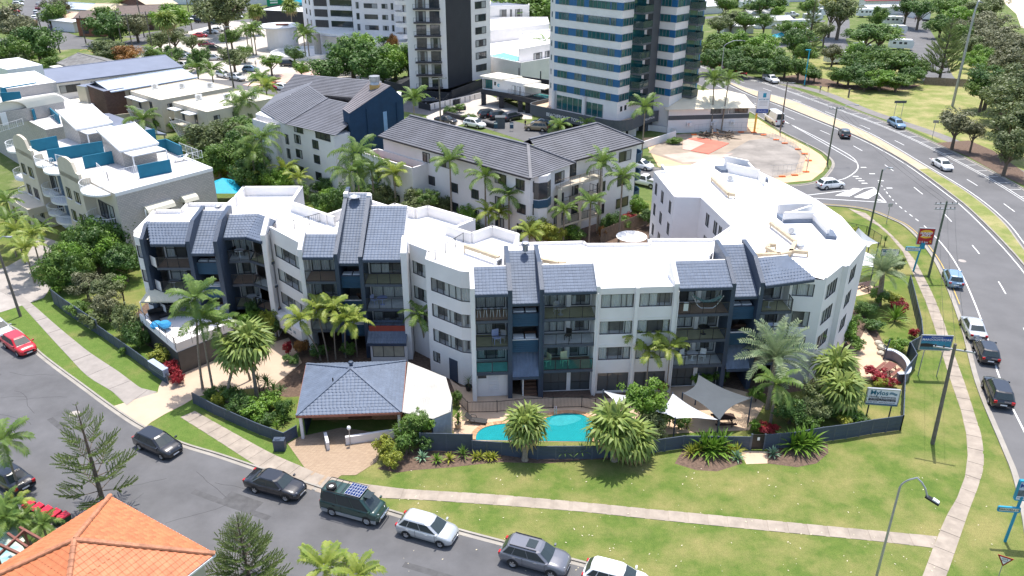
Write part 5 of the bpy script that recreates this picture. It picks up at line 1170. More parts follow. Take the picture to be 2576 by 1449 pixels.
i_=lambda p:Vector((p.x,p.y)).lerp(Vector((ap.x,ap.y)),.1);mb=MB();c4=[i_(c) for c in cs];mb.prism(c4,0,4.4);mb.build('wall',CREAM,H)
PGL=thing('timber_pergola','red brown timber pergola at the left of the terracotta roof','pergola',(-32,37,0))
for a,b in ((pG(0,1215,3.4),pG(215,1315,3.0)),(pG(150,1085,3.4),pG(320,1180,3.2)),(pG(60,1130,3.3),pG(210,1235,3.2))):MB().bar(a,b,.14,.2).build('beam',REDTIM,PGL)
a,b=pG(-20,1300,3.1),pG(180,1110,3.4);MB().bar(a,b,.12,.18).build('rafter',REDTIM,PGL)
for p in (a,b):MB().tube([(p.x,p.y,0),p],.08,6).build('post',REDTIM,PGL)
tag(MB().flat([pG(0,1180,1.8),pG(120,1150,1.8),pG(240,1330,1.8),pG(60,1449,1.8),pG(-60,1400,1.8)],1.8).flat([pG(-60,1400),pG(60,1449),pG(240,1330),pG(120,1150),pG(0,1180)],1.7).build('striped_awning',mat('blue_cream_awning',(.10,.32,.36),.7,.1,.9,col2=(.60,.58,.42))),'blue and cream awning below the timber pergola','awning')
for k,p in enumerate((pG(245,945),pG(330,920),pG(390,960),pG(460,990),pG(505,1005))):
    t=thing('wheelie_bin',['leftmost red lidded wheelie bin beside the palms','second red lidded bin from the palms','middle red lidded bin of the row','fourth red lidded bin of the row','red lidded bin nearest the terracotta roof'][k],'bin',tuple(pG(245+k*65,990+k*22)),'red lidded bins by the house')
    MB().add([(-.24,-.28,.05),(.24,-.28,.05),(.24,.28,.05),(-.24,.28,.05),(-.3,-.36,.98),(.3,-.36,.98),(.3,.36,.98),(-.3,.36,.98)],[(0,3,2,1),(0,1,5,4),(1,2,6,5),(2,3,7,6),(3,0,4,7)]).build('bin_body',mat('dark_green_plastic',(.02,.06,.03),.5),t);MB().add([(-.32,-.38,.97),(.32,-.38,.97),(.32,.38,1.02),(-.32,.38,1.02),(-.3,-.3,1.06),(.3,-.3,1.06),(.3,.34,1.12),(-.3,.34,1.12)],[(4,5,6,7),(0,1,5,4),(1,2,6,5),(2,3,7,6),(3,0,4,7),(0,3,2,1)]).build('lid',mat('red_lid_plastic',(.62,.02,.05),.4),t)
    for x in (-.22,.22):MB().lathe((0,0,0),[(.1,-.03),(.1,.03)],10).build('wheel',BLACK,t).matrix_local=Matrix.Translation((x,.3,.1))@Matrix.Rotation(PI/2,4,'Y')
    t.rotation_euler=(0,0,-.55+.1*math.sin(k*3))
# ================================================================ other buildings
def block(parent,pts,z0,z1,m=None,mr=None,par=0.,name='wall',pm=None):
    mb=MB();mb.prism([V2(p) for p in pts],z0,z1,0,1);o=mb.build(name,[m or WHITE,mr or ROOFW],parent)
    if par:
        q=MB();P=[V2(p) for p in pts];a=sum(P[i].x*P[(i+1)%len(P)].y-P[(i+1)%len(P)].x*P[i].y for i in range(len(P)))
        if a<0:P=P[::-1]
        for i in range(len(P)):q.obox(P[i],P[(i+1)%len(P)],z1-.02,z1+par,-.2-.002*i,.012)
        q.build('parapet',pm or m or WHITE,parent)
    return o
def wins(parent,P,Q,us,zs,h,n=2,sub=False,curt=None,fr=.06,proud=.02,gl=None,frame=None,sill=False,name='window'):
    """windows standing just proud of a solid wall with dark glass"""
    for z in zs:
        for a,b in us:
            c=curt or [None,[(.0,.3)],[(.6,1)],[(.05,.3),(.7,.95)]][rnd.randrange(4)]
            f=facade_pt(P,Q);mb=MB();ws=[a+(b-a)*k/n for k in range(n+1)]
            def rect(u0,u1,z0,z1,t0,t1,m=0):mb.add([f(u0,z0,t0),f(u1,z0,t0),f(u1,z1,t0),f(u0,z1,t0),f(u0,z0,t1),f(u1,z0,t1),f(u1,z1,t1),f(u0,z1,t1)],[(0,1,2,3),(0,4,5,1),(1,5,6,2),(2,6,7,3),(3,7,4,0)],m)
            rect(a,b,z,z+fr,proud+.05,.0);rect(a,b,z+h-fr,z+h,proud+.05,0)
            for w in ws:w0=min(max(w-fr/2,a),b-fr);rect(w0,w0+fr,z,z+h,proud+.05,0)
            mb.poly([f(a,z,proud),f(b,z,proud),f(b,z+h,proud),f(a,z+h,proud)],1)
            for k0,k1 in c or ():mb.poly([f(a+(b-a)*k0+.04,z+.05,proud+.006),f(a+(b-a)*k1-.04,z+.05,proud+.006),f(a+(b-a)*k1-.04,z+h-.05,proud+.006),f(a+(b-a)*k0+.04,z+h-.05,proud+.006)],2)
            if sill:rect(a-.08,b+.08,z-.12,z-.02,proud+.14,0,3)
            mb.build(name,[frame or ALU,gl or DGL,CURTG,WHITE],parent)
DGL=mat('dark_reflecting_glass',(.035,.042,.048),.06,.2,.6,spec=.8);CURTG=mat('curtain_behind_glass',(.30,.31,.31),.35,.1,3);TGL=mat('teal_reflecting_glass',(.018,.10,.11),.05,.35,.5,spec=.8)
BLUEP=mat('bright_blue_panel',(.010,.115,.275),.45,.08,.6);BLUEW=mat('turquoise_blue_wall',(.008,.145,.235),.8,.08,.8);SLATE=mat('slate_grey_render',(.085,.095,.105),.75,.08,.5);CHARC=mat('charcoal_render',(.022,.024,.030),.8,.12,.4,.2,20);NAVYW=mat('navy_render',(.008,.038,.085),.85,.12,1,.3,25)
BRICKW=mat('pale_painted_brick',(.46,.43,.40),.9,.06,1.2)
def brick_mat(name,c1,c2,mort,sc=1.0,flat=False):
    m=bpy.data.materials.new(name);m.use_nodes=True;n=m.node_tree.nodes;l=m.node_tree.links;b=n['Principled BSDF'];b.inputs['Roughness'].default_value=.9
    tc=n.new('ShaderNodeTexCoord');mp=n.new('ShaderNodeMapping');cx=n.new('ShaderNodeSeparateXYZ');cb=n.new('ShaderNodeCombineXYZ');ad=n.new('ShaderNodeVectorMath');ad.operation='DOT_PRODUCT';ad.inputs[1].default_value=(.75,.66,0) if flat else (1.2,.4,0)
    l.new(tc.outputs['Object'],cx.inputs[0]);l.new(tc.outputs['Object'],ad.inputs[0]);l.new(ad.outputs['Value'],cb.inputs['X']);l.new(cx.outputs['Y' if flat else 'Z'],cb.inputs['Y'])
    bt=n.new('ShaderNodeTexBrick');bt.inputs['Scale'].default_value=sc;bt.inputs['Brick Width'].default_value=.42;bt.inputs['Row Height'].default_value=.2;bt.inputs['Mortar Size'].default_value=.018
    bt.inputs['Color1'].default_value=(*c1,1);bt.inputs['Color2'].default_value=(*c2,1);bt.inputs['Mortar'].default_value=(*mort,1);l.new(cb.outputs[0],bt.inputs['Vector']);l.new(bt.outputs['Color'],b.inputs['Base Color'])
    bp=n.new('ShaderNodeBump');bp.inputs['Strength'].default_value=.5;bp.inputs['Distance'].default_value=.03;bp.invert=True;l.new(bt.outputs['Fac'],bp.inputs['Height']);l.new(bp.outputs[0],b.inputs['Normal']);MATS[name]=m;return m
PBRICK=brick_mat('cream_grey_brick',(.45,.42,.395),(.53,.49,.45),(.30,.28,.265));RBRICK=brick_mat('red_brick',(.36,.14,.07),(.28,.10,.055),(.22,.15,.11));DBRICK=brick_mat('dark_brown_brick',(.17,.09,.07),(.12,.065,.05),(.12,.09,.08))
d1=Vector((.737,-.676));n1=Vector((.676,.737))
def courses(parent,eL,eR,rR,rL,m,gap=.36,name='tiled_roof'):
    """tile courses read only as lines at this distance: stepped strips of real depth"""
    eL,eR,rR,rL=map(Vector,(eL,eR,rR,rL));mb=MB();n=(eR-eL).cross(rL-eL if (rL-eL).length>.1 else rR-eL).normalized();S=max((rL-eL).length,.1);k=max(2,int(S/gap))
    for i in range(k):
        a,b,c,d=eL.lerp(rL,i/k),eR.lerp(rR,i/k),eR.lerp(rR,(i+1)/k),eL.lerp(rL,(i+1)/k);u=n*.07
        mb.poly([a+u,b+u,c,d]);mb.poly([a,b,b+u,a+u])
    q=mb.build(name,m,parent);return q
def hip_line(parent,a,b,m):MB().bar(Vector(a)+Vector((0,0,.08)),Vector(b)+Vector((0,0,.08)),.36,.12).build('ridge_capping',m,parent)
# ---- grey roofed apartments behind the pool block
G1=thing('grey_roof_apartments','pale apartment block with long charcoal tiled hip roof and navy stair tower','building',(0,108,0))
a=Vector((-18.6,110.6));b=Vector((2.2,91.6));ze,zr=10.0,12.4;c=b+n1*8.5;dd=a+n1*8.5
wp=[a+n1*.6+d1*.3,b+n1*.6-d1*.6,c-n1*.4-d1*.6,dd-n1*.4+d1*.3];block(G1,wp,0,ze-.05,WHITE)
L1=(wp[1]-wp[0]).length;wins(G1,wp[0],wp[1],[(9.2,10.4),(13.6,14.8),(17.3,18.6),(21.5,23),(25.2,26.6)],(2.3,5.0),1.25,2,sill=True);wins(G1,wp[0],wp[1],[(8.2,9.6),(11.5,13.5),(21.5,23.4),(25,26.4)],(8.0,),1.3,2)
wins(G1,wp[1],wp[2],[(.5,2.6),(4.6,6.4)],(2.3,5.0,7.9),1.4,3)
ra,rb=a+n1*4.25+d1*2,b+n1*4.25-d1*4.2
V3=lambda p,z:Vector((p[0],p[1],z))
courses(G1,V3(a,ze),V3(b,ze),V3(rb,zr),V3(ra,zr),TILEG);courses(G1,V3(b,ze),V3(c,ze),V3(rb,zr),V3(rb,zr),TILEG);courses(G1,V3(c,ze),V3(dd,ze),V3(ra,zr),V3(rb,zr),TILEG);courses(G1,V3(dd,ze),V3(a,ze),V3(ra,zr),V3(ra,zr),TILEG)
for p,q in ((ra,rb),):hip_line(G1,V3(p,zr),V3(q,zr),TILEG)
for p in (b,c):hip_line(G1,V3(p,ze),V3(rb,zr),TILEG)
MB().obox(a,b,ze-.16,ze+.04,-.02,.12).build('gutter',mat('charcoal_gutter',(.035,.032,.04),.5),G1)
# terrace in front of the left end of that range
tp=[a-n1*2.2-d1*1.0,a-n1*2.2+d1*9.5,a+n1*.6+d1*9.5,a+n1*.6-d1*1.0];block(G1,tp,0,6.9,WHITE,mat('terracotta_deck',(.30,.12,.06),.6),1.0,'terrace');wins(G1,a-n1*2.2-d1,a-n1*2.2+d1*9.5,[(2.6,3.8),(6.5,7.6)],(2.1,4.6),1.3,2)
d2=Vector((.785,.62));n2=Vector((-.62,.785));A2=Vector((4.6,96.2));B2=Vector((17.8,107.4));C2=B2+n2*9;D2=A2+n2*9
wq=[A2+n2*.6,B2+n2*.6-d2*.6,C2-n2*.4-d2*.6,D2-n2*.4];block(G1,wq,0,ze-.05,WHITE)
r1,r2=A2+n2*4.5+d2*.5,B2+n2*4.5-d2*4.5
courses(G1,V3(A2,ze),V3(B2,ze),V3(r2,zr),V3(r1,zr),TILEG);courses(G1,V3(B2,ze),V3(C2,ze),V3(r2,zr),V3(r2,zr),TILEG);courses(G1,V3(C2,ze),V3(D2,ze),V3(r1,zr),V3(r2,zr),TILEG)
hip_line(G1,V3(r1,zr),V3(r2,zr),TILEG);hip_line(G1,V3(B2,ze),V3(r2,zr),TILEG);hip_line(G1,V3(C2,ze),V3(r2,zr),TILEG);MB().obox(A2,B2,ze-.16,ze+.04,-.02,.12).build('gutter',mat('charcoal_gutter',(.035,.032,.04)),G1)
wins(G1,wq[0],wq[1],[(.4,2.6),(3.4,5.2)],(7.7,),1.9,2);wins(G1,wq[0],wq[1],[(1.2,3.4),(4.6,6.2)],(2.3,5.0),1.6,3);wins(G1,wq[0],wq[1],[(9.2,10.8),(13.2,15.6)],(1.2,4.4,7.8),1.4,2)
bp=[A2-n2*1.6+d2*.5,A2-n2*1.6+d2*7.6,A2+n2*.6+d2*7.6,A2+n2*.6+d2*.5]
for z in (2.6,5.2,7.7):MB().prism(bp,z-.25,z).build('balcony_slab',CREAM,G1);railing(bp[0],bp[1],z,1.0,.25,'balcony_rail',TIMBER if z>7 else BLACK,G1);railing(bp[1],bp[2],z,1.0,.25,'balcony_rail',TIMBER if z>7 else BLACK,G1)
for q in (.5,4.0,7.5):p=A2-n2*1.45+d2*q;MB().box(p.x-.25,p.y-.25,0,p.x+.25,p.y+.25,7.5).build('balcony_pier',CREAM,G1)
cx=Vector((3.2,94.2));MB().lathe((cx.x,cx.y,0),[(1.5,0),(1.5,9.9),(0,9.9)],8).build('corner_bay',WHITE,G1);q=MB().lathe((cx.x,cx.y,0),[(1.53,7.0),(1.53,9.1)],8);q.build('bay_window',DGL,G1);MB().lathe((cx.x,cx.y,0),[(1.6,5.9),(1.6,6.9)],8).build('blue_spandrel',NAVYB,G1)
for z in (2.0,4.7,7.4):   # blue balconies at the right-hand end
    p=B2+n2*2.2-d2*.2;MB().lathe((p.x,p.y,z),[(0,-.2),(1.7,-.2),(1.7,.9),(1.62,.9),(1.62,0),(0,0)],12).build('round_balcony',NAVYB,G1);aircon((p.x-1.9,p.y-.9,z),.6,G1,1.2)
# navy stair tower
TW=[Vector((-24.2,115.4)),Vector((-22.9,113.4)),Vector((-16.2,120.8)),Vector((-20.5,126.5))];mb=MB()
zt=[12.6,12.4,12.9,13.2];P,Q=TW[1],TW[2];pk=V3(P.lerp(Q,.78),15.1);pk2=V3(TW[0].lerp(TW[3],.78),15.1)
B0=[V3(p,0) for p in TW];T0=[V3(p,z) for p,z in zip(TW,zt)]
mb.poly([B0[1],B0[2],T0[2],pk,T0[1]]);mb.poly([B0[0],B0[1],T0[1],T0[0]]);mb.poly([B0[3],B0[0],T0[0],pk2,T0[3]]);mb.poly([B0[2],B0[3],T0[3],T0[2]]);mb.build('stair_tower',NAVYW,G1)
courses(G1,T0[0],T0[1],pk,pk2,mat('brown_grey_tile',(.165,.15,.16),.6,.15,.5));courses(G1,T0[2],T0[3],pk2,pk,TILEG)
f=facade_pt(P,Q);MB().add([f(6.0,8.2,.03),f(6.7,8.2,.03),f(6.7,11.6,.03),f(6.0,11.6,.03),f(6.2,5.6,.03),f(6.9,5.6,.03),f(6.9,6.9,.03),f(6.2,6.9,.03)],[(0,1,2,3),(4,5,6,7)]).build('tower_window',mat('blue_window_panel',(.20,.34,.52),.3),G1)
wins(G1,TW[0],TW[1],[(.7,1.5)],(3,6,9),1.9,1);MB().tube([f(3.0,0,.1),f(3.0,12.6,.1)],.07,6).build('downpipe',NAVYW,G1);MB().tube([f(8.6,0,.1),f(8.6,12.6,.1)],.07,6).build('downpipe',NAVYW,G1)
p=pk.lerp(pk2,.35)-Vector((1.2,.6,1.6));MB().box(p.x-.7,p.y-.7,p.z,p.x+.7,p.y+.7,p.z+1.6).build('vent_base',mat('ochre_metal',(.50,.31,.10),.7),G1);MB().lathe((p.x,p.y,p.z+1.6),[(.75,0),(.62,.4),(.8,.5),(.8,1.2),(0,1.2)],10).build('vent_drum',STEEL,G1)
# left neighbour of the tower (same complex)
G2=thing('grey_roof_villa','white apartment wing with charcoal roofs left of the navy tower','building',(-32,125,0))
pts=[(-39.6,124.4),(-25.0,111.6),(-18.0,119),(-19,140),(-30,146),(-38,138)];block(G2,pts,0,9.7,WHITE)
wins(G2,pts[0],pts[1],[(7.4,8.2)],(2.0,4.2,6.4),1.5,1);wins(G2,pts[0],pts[1],[(9.8,11.3),(14.2,15.6)],(2.2,4.8,7.0),1.3,2,sill=True);wins(G2,pts[0],pts[1],[(10.0,12.2),(15.2,18.6)],(8.7,),1.0,3)
for p,q,r,s in (((-39.3,126.2,9.9),(-33.3,117.2,9.9),(-28.0,123.5,12.3),(-33.0,133.0,12.3)),((-33.3,117.4,9.9),(-24.6,111.0,9.9),(-21.0,119.0,12.0),(-28.0,123.5,12.3)),((-39.7,136.7,9.9),(-39.3,126.2,9.9),(-33.0,133.0,12.3),(-33.0,136.0,12.3)),((-40,140,9.6),(-20,132,9.6),(-22,138,12),(-38,144,12)),((-33.5,134,9.9),(-19,128,9.9),(-21,124,12.1),(-30,127,12.1))):courses(G2,p,q,r,s,TILEG)
hip_line(G2,(-33.3,117.3,9.9),(-28,123.5,12.3),TILEG)
block(G2,[(-39.9,123.4),(-35.6,119.6),(-34.2,121),(-38.6,125)],0,8.3,WHITE,None,.9,'terrace')
# ---- cream and turquoise apartments at the left
G3=thing('cream_blue_apartments','cream apartment block with turquoise roof terrace walls and curved white balconies','building',(-55,102,0))
P0,Q0=Vector((-66.3,107.2)),Vector((-45.4,88.2));u3=(Q0-P0).normalized();n3=Vector((-u3.y,u3.x));L3=(Q0-P0).length;zd=9.3
cr=[P0,Q0,Vector((-37.5,97.8)),Vector((-58.5,117.5))];mb=MB();mb.prism(cr,0,zd,0,1);mb.build('wall',[CREAM,mat('pale_terrace_paving',(.56,.54,.53),.8)],G3)
mb=MB();mb.obox(cr[1],cr[2],0,zd-.3,0,.03);mb.build('brick_wall',PBRICK,G3);mb=MB();mb.obox(cr[1],cr[2],zd-.3,zd+.12,-.1,.08);mb.obox(cr[2],cr[3],zd-.3,zd+.12,-.1,.08);mb.build('slab_edge',PLWHITE,G3)
f3=facade_pt(P0,Q0)
for u0 in (1.2,15.9):
    q=MB();q.obox(f3(u0,0),f3(u0+6.0,0),0,zd+.6,0,1.3);q.build('front_pier',CREAM,G3)
    pr_=[(u0,zd),(u0,zd+1.2)]+[(u0+2.9-2.9*math.cos(PI*k/10)*1.0,zd+1.2+1.5*math.sin(PI*k/10)) for k in range(1,8)]+[(u0+5.2,zd+1.3),(u0+6.0,zd+1.2),(u0+6.0,zd)]
    A=[f3(u,z,1.3) for u,z in pr_];B=[f3(u,z,.95) for u,z in pr_];n=len(A);MB().add(A+B,[tuple(range(n)),tuple(range(2*n-1,n-1,-1))]+[(i,n+i,n+(i+1)%n,(i+1)%n) for i in range(n)]).build('curved_gable',CREAM,G3)
    F0,F1=f3(u0,0,1.3).xy,f3(u0+6,0,1.3).xy;wins(G3,F0,F1,[(1.0,2.2),(3.4,4.8)],(1.0,3.7,6.6),1.35,2,sill=True)
for uc,r_ in ((9.2,1.9),(13.0,2.4),(24.6,2.6),(-.6,2.0)):
    for z in (2.5,5.2,7.9+.9*0+1.2):
        c=f3(uc,z,.1);pts=[(c.x+u3.x*r_*math.cos(t)-n3.x*r_*.8*math.sin(t),c.y+u3.y*r_*math.cos(t)-n3.y*r_*.8*math.sin(t)) for t in [PI*k/12 for k in range(13)]]
        MB().prism(pts,z-.22,z).build('balcony_slab',PLWHITE,G3)
        q=MB();
        for a_,b_ in zip(pts,pts[1:]):q.bar((*a_,z+.95),(*b_,z+.95),.05);q.bar((*a_,z+.08),(*b_,z+.08),.03);q.bar((*a_,z),(*a_,z+.95),.025);m_=(V2(a_)+V2(b_))/2;q.bar((*m_,z),(*m_,z+.95),.02)
        q.build('balcony_rail',PLWHITE,G3)
for z in (2.6,5.3):wins(G3,f3(7.6,0,.02).xy,f3(15.6,0,.02).xy,[(.3,2.4)],(z,),2.1,3,name='sliding_door')
MB().obox(f3(10.9,0),f3(15.7,0),2.4,zd,-.02,.10).build('blue_recess_wall',NAVYB,G3);wins(G3,f3(22.2,0,.02).xy,f3(28,0,.02).xy,[(.6,4.6)],(2.6,5.3),2.1,4,name='sliding_door')
MB().obox(f3(8,0),f3(13,0),0,2.2,.0,.06).build('garage_door',PLWHITE,G3);MB().prism([f3(-1,0,3.5).xy,f3(7.5,0,3.5).xy,f3(7.5,0,0).xy,f3(-1,0,0).xy],2.3,3.2).build('podium_terrace',CREAM,G3)
for u in (0,2.5,5,7.3):p=f3(u,0,3.2);MB().box(p.x-.2,p.y-.2,0,p.x+.2,p.y+.2,2.3).build('pillar',CREAM,G3)
wins(G3,cr[1],cr[2],[(3.0,6.2),(7.8,9.2)],(5.7,3.0),.75,3,proud=.05)
AWN=mat('cream_awning_cloth',(.66,.62,.50),.7,.05,1,stripe=('X',3,.3));fb=facade_pt(cr[1],cr[2])
for a_,b_ in ((2.9,6.4),(7.6,9.5)):
    for z in (5.9,3.2):
        q=MB();pr_=[(.04,z+1.1),(.45,z+1.05),(.85,z+.8),(1.05,z+.4)]
        for (t0,z0),(t1,z1) in zip(pr_,pr_[1:]):q.poly([fb(a_,z0,t0),fb(a_,z1,t1),fb(b_,z1,t1),fb(b_,z0,t0)])
        for u in (a_,b_):q.poly([fb(u,z+.4,.04)]+[fb(u,z_,t_) for t_,z_ in pr_][::-1])
        q.build('awning',AWN,G3)
def blue_wall(parent,a,b,z0,z1,th=.16,m=None):return MB().obox(a,b,z0,z1,-th/2,th/2).build('terrace_wall',m or BLUEW,parent)
for a_,b_ in (((620,1180),(842,1140)),((350,1130),(770,1065)),((1035,1250),(1280,1203)),((1160,1062),(1250,1048)),((1250,1048),(1365,1100)),((225,1062),(425,1025)),((740,950),(830,940)),((830,940),(940,990)),((1075,985),(1165,972))):blue_wall(G3,pA(*a_,zd+1.6),pA(*b_,zd+1.6),zd,zd+1.6)
for k,(bx,lb) in enumerate((((770,1150),0),((350,1010),1))):
    # penthouse: brick box with a white skillion roof and a veranda
    o=[Vector((-48.6,98.3)),Vector((-59.0,108.6))][k];uu,vv=u3,n3
    w=[o,o+uu*4.6*.0+Vector((2.9,3.1)),o+Vector((2.9,3.1))+Vector((-3.9,3.5)),o+Vector((-3.9,3.5))];mb=MB();mb.prism(w,zd,11.6);mb.build('penthouse_wall',PBRICK,G3)
    t0,t1=[V3(w[0]+(w[0]-w[2]).normalized()*.5,11.5),V3(w[1]+(w[1]-w[3]).normalized()*.5,11.5)],[V3(w[2]+(w[2]-w[0]).normalized()*.5,13.2),V3(w[3]+(w[3]-w[1]).normalized()*.5,13.2)]
    MB().poly([t0[0],t0[1],t1[0],t1[1]]).poly([t1[1]-Vector((0,0,.2)),t1[0]-Vector((0,0,.2)),t0[1]-Vector((0,0,.2)),t0[0]-Vector((0,0,.2))]).build('white_roof',mat('white_metal_roof',(.66,.66,.65),.5,.04,1,stripe=('Y',2,.3)),G3);MB().bar(t0[0],t0[1],.1,.25).bar(t0[0],t1[1],.14,.25).bar(t0[1],t1[0],.14,.25).build('barge_board',PLWHITE,G3);MB().poly([V3(w[0],11.5),V3(w[3],11.5),V3(w[3],13.0)]).poly([V3(w[1],11.5),V3(w[2],13.0),V3(w[2],11.5)]).build('gable_wall',PBRICK,G3)
    vo=Vector((2.2,-2.0));q=[w[0]+vo*.05,w[0]+vo,w[1]+vo,w[1]+vo*.05];MB().prism(q,11.2,11.32).build('veranda_roof',mat('grey_white_metal_roof',(.55,.56,.58),.5),G3)
    for p in q[1:3]:MB().box(p.x-.06,p.y-.06,zd,p.x+.06,p.y+.06,11.2).build('veranda_post',PLWHITE,G3)
for a_,b_ in (((740,1290),(820,1365)),((820,1365),(1040,1310)),((1285,1255),(1530,1195)),((1500,1190),(1360,1135)),((430,1225),(530,1250))):railing(pA(*a_,zd),pA(*b_,zd),zd+.05,1.0,.3,'terrace_rail',PLWHITE,G3)
def simple_chair(p,rz,label,m,s=1.0,group=None,name='chair',z=0):
    t=thing(name,label,'chair',(p[0],p[1],(p[2] if len(p)>2 else 0)+z),group);MB().box(-.24*s,-.24*s,.40*s,.24*s,.24*s,.45*s).build('seat',m,t);MB().box(-.24*s,.20*s,.45*s,.24*s,.25*s,.92*s).build('backrest',m,t)
    for x in (-.21,.21):
        for y in (-.21,.21):MB().box((x-.02)*s,(y-.02)*s,0,(x+.02)*s,(y+.02)*s,.4*s).build('leg',m,t)
    t.rotation_euler=(0,0,rz);return t
def simple_table(p,r_,label,m,h=.72,group=None):
    t=thing('table',label,'table',tuple(p),group);MB().lathe((0,0,h),[(0,-.03),(r_,-.03),(r_,.0),(0,.0)],16).build('table_top',m,t);MB().lathe((0,0,0),[(.25,0),(.06,.05),(.04,h)],8).build('pedestal',m,t);return t
simple_table(pA(1040,1215,zd),.7,'glass patio table under the white veranda roof',STEEL);simple_chair(pA(1090,1200,zd),.5,'left white plastic chair on the terrace with turquoise walls',PLWHITE,1.1);simple_chair(pA(1120,1195,zd),-.3,'right white plastic chair on the terrace with turquoise walls',PLWHITE,1.1);simple_chair(pA(965,1245,zd),2.2,'dark wicker chair at the veranda post',WICK,1.2)
t=thing('deck_lounger','white reclining deck chair on the pale roof terrace','lounger',tuple(pA(1370,1215,zd)));MB().box(-.9,-.3,.3,.4,.3,.36).build('seat',PLWHITE,t);MB().bar((.4,0,.33),(.9,0,.8),.6,.05).build('backrest',PLWHITE,t);MB().box(-.8,-.25,0,-.74,.25,.3).build('leg',PLWHITE,t);MB().box(.3,-.25,0,.36,.25,.3).build('leg',PLWHITE,t);t.rotation_euler=(0,0,.7)
# the block behind it with barrel roof
G4=thing('barrel_roof_block','cream brick block with barrel vaulted roof and turquoise parapets','building',(-78,128,0))
block(G4,[(-92,140),(-68,116.5),(-62,124),(-85,147)],0,9.3,PBRICK,mat('pale_terrace_paving',(.56,.54,.53)));block(G4,[(-95,146),(-84.5,136.5),(-79,142),(-88,152)],9.3,11.0,PBRICK)
bw=[pA(0,715,11.5),pA(215,760,11.5)];q=MB();a_,b_=pA(-60,960,9.3),pA(245,900,9.3);o=n3*5
q.prism([V2(a_),V2(b_),V2(b_)+o,V2(a_)+o],9.3,11.2,0);q.build('brick_box',PBRICK,G4)
q=MB();k=10
for i in range(k):t0,t1=PI*i/k,PI*(i+1)/k;f_=lambda p,t:(p.x+o.x*(.5-.55*math.cos(t)),p.y+o.y*(.5-.55*math.cos(t)),11.15+1.5*math.sin(t));q.poly([f_(a_,t0),f_(b_,t0),f_(b_,t1),f_(a_,t1)][::-1])
q.poly([f_(b_,PI*i/k) for i in range(k+1)]);q.build('barrel_roof',CREAMROOF,G4)
for a_,b_,z in (((0,665),(275,620),11.2),((240,830),(330,775),10.9),((330,775),(440,870),10.6),((0,700),(150,690),11.6)):blue_wall(G4,pA(*a_,z),pA(*b_,z),9.3,z)
MB().obox(pA(20,950,9.3),pA(65,940,9.3),9.3,11.2,.05,.1).build('white_door',PLWHITE,G4);railing(pA(0,1000,9.3),pA(180,945,9.3),9.3,1.0,.35,'terrace_rail',PLWHITE,G4);railing(pA(380,930,9.3),pA(560,865,9.3),9.3,1.0,.35,'terrace_rail',PLWHITE,G4)
q=MB();c=pA(60,540,9.3);q.prism([(c.x-7,c.y+3),(c.x+3,c.y-5),(c.x+7,c.y),(c.x-2,c.y+8)],8,10.6);q.build('white_terrace',PLWHITE,G4)
# ---- motels, flats and garages
def gable_block(name,label,A,B,depth,zw,rise,wm,rm,zf=0.0,over=.5,ridge=.5,loc=None,cat='building'):
    A,B=V2(A),V2(B);d=(B-A).normalized();n=Vector((-d.y,d.x));t=thing(name,label,cat,(*A.lerp(B,.5),0));w=[A,B,B+n*depth,A+n*depth];mb=MB();mb.prism(w,0,zw);mb.build('wall',wm,t)
    r0,r1=A+n*depth*ridge,B+n*depth*ridge;q=MB();q.poly([V3(A,zw),V3(A+n*depth,zw),V3(r0,zw+rise)][::-1]);q.poly([V3(B,zw),V3(B+n*depth,zw),V3(r1,zw+rise)]);q.build('gable',wm,t)
    a,b,c,e,r0,r1=A-d*over-n*over,B+d*over-n*over,B+d*over+n*(depth+over),A-d*over+n*(depth+over),r0-d*over,r1+d*over;q=MB();z=zw+.02-rise*over/(depth*ridge)*.9
    for s in (0,.12):q.poly([V3(a,z+s),V3(b,z+s),V3(r1,zw+rise+s),V3(r0,zw+rise+s)]);q.poly([V3(c,z+s),V3(e,z+s),V3(r0,zw+rise+s),V3(r1,zw+rise+s)])
    q.bar(V3(a,z+.05),V3(b,z+.05),.1,.2);q.bar(V3(r0,zw+rise+.14),V3(r1,zw+rise+.14),.3,.08);q.build('roof',rm,t);return t,w
GM=lambda n,c:mat(n,c,.45,.08,.3,stripe=('X',1.2,.35));MBLUE=GM('blue_grey_metal_roof',(.17,.19,.25));MLIGHT=GM('light_blue_metal_roof',(.42,.48,.58));MCREAM=GM('tan_metal_roof',(.50,.42,.28));MBROWN=mat('brown_tile_roof',(.14,.105,.09),.8,.15,1);MWHITE=GM('white_sheet_roof',(.70,.70,.69));MPEACH=GM('peach_sheet_roof',(.66,.47,.33))
t,w=gable_block('long_motel','long white motel with blue grey skillion roof',(-91.5,163.2),(-72.5,180.4),9,6.4,1.3,WHITE,MBLUE,ridge=.97);wins(t,w[0],w[1],[(1.0,5.0),(7.0,9),(12,15),(18,22)],(.8,4.2),1.5,3);wins(t,w[3],w[0],[(6.6,8.0)],(.3,),2.0,1)
t,w=gable_block('light_roof_motel','two storey flats with shining pale blue metal roof',(-77.0,157.6),(-66.4,170.3),8,6.2,1.0,CREAM,MLIGHT,over=.9,ridge=.6);wins(t,w[0],w[1],[(.6,2),(3,5),(6,8),(9,11),(12,14)],(.6,3.7),1.9,2);railing(w[0]-Vector((.76,.2)),w[1],3.1,1.0,.4,'balcony_rail',BLACK,t);block(t,[(-84,161.5),(-78,155.8),(-75.5,159),(-81,165)],0,6.4,DBRICK,MBLUE,0,'side_wing');block(t,[(-86.3,162),(-84,160.8),(-80,165),(-82,168)],0,6.2,CREAM,MBLUE,0,'end_wing')
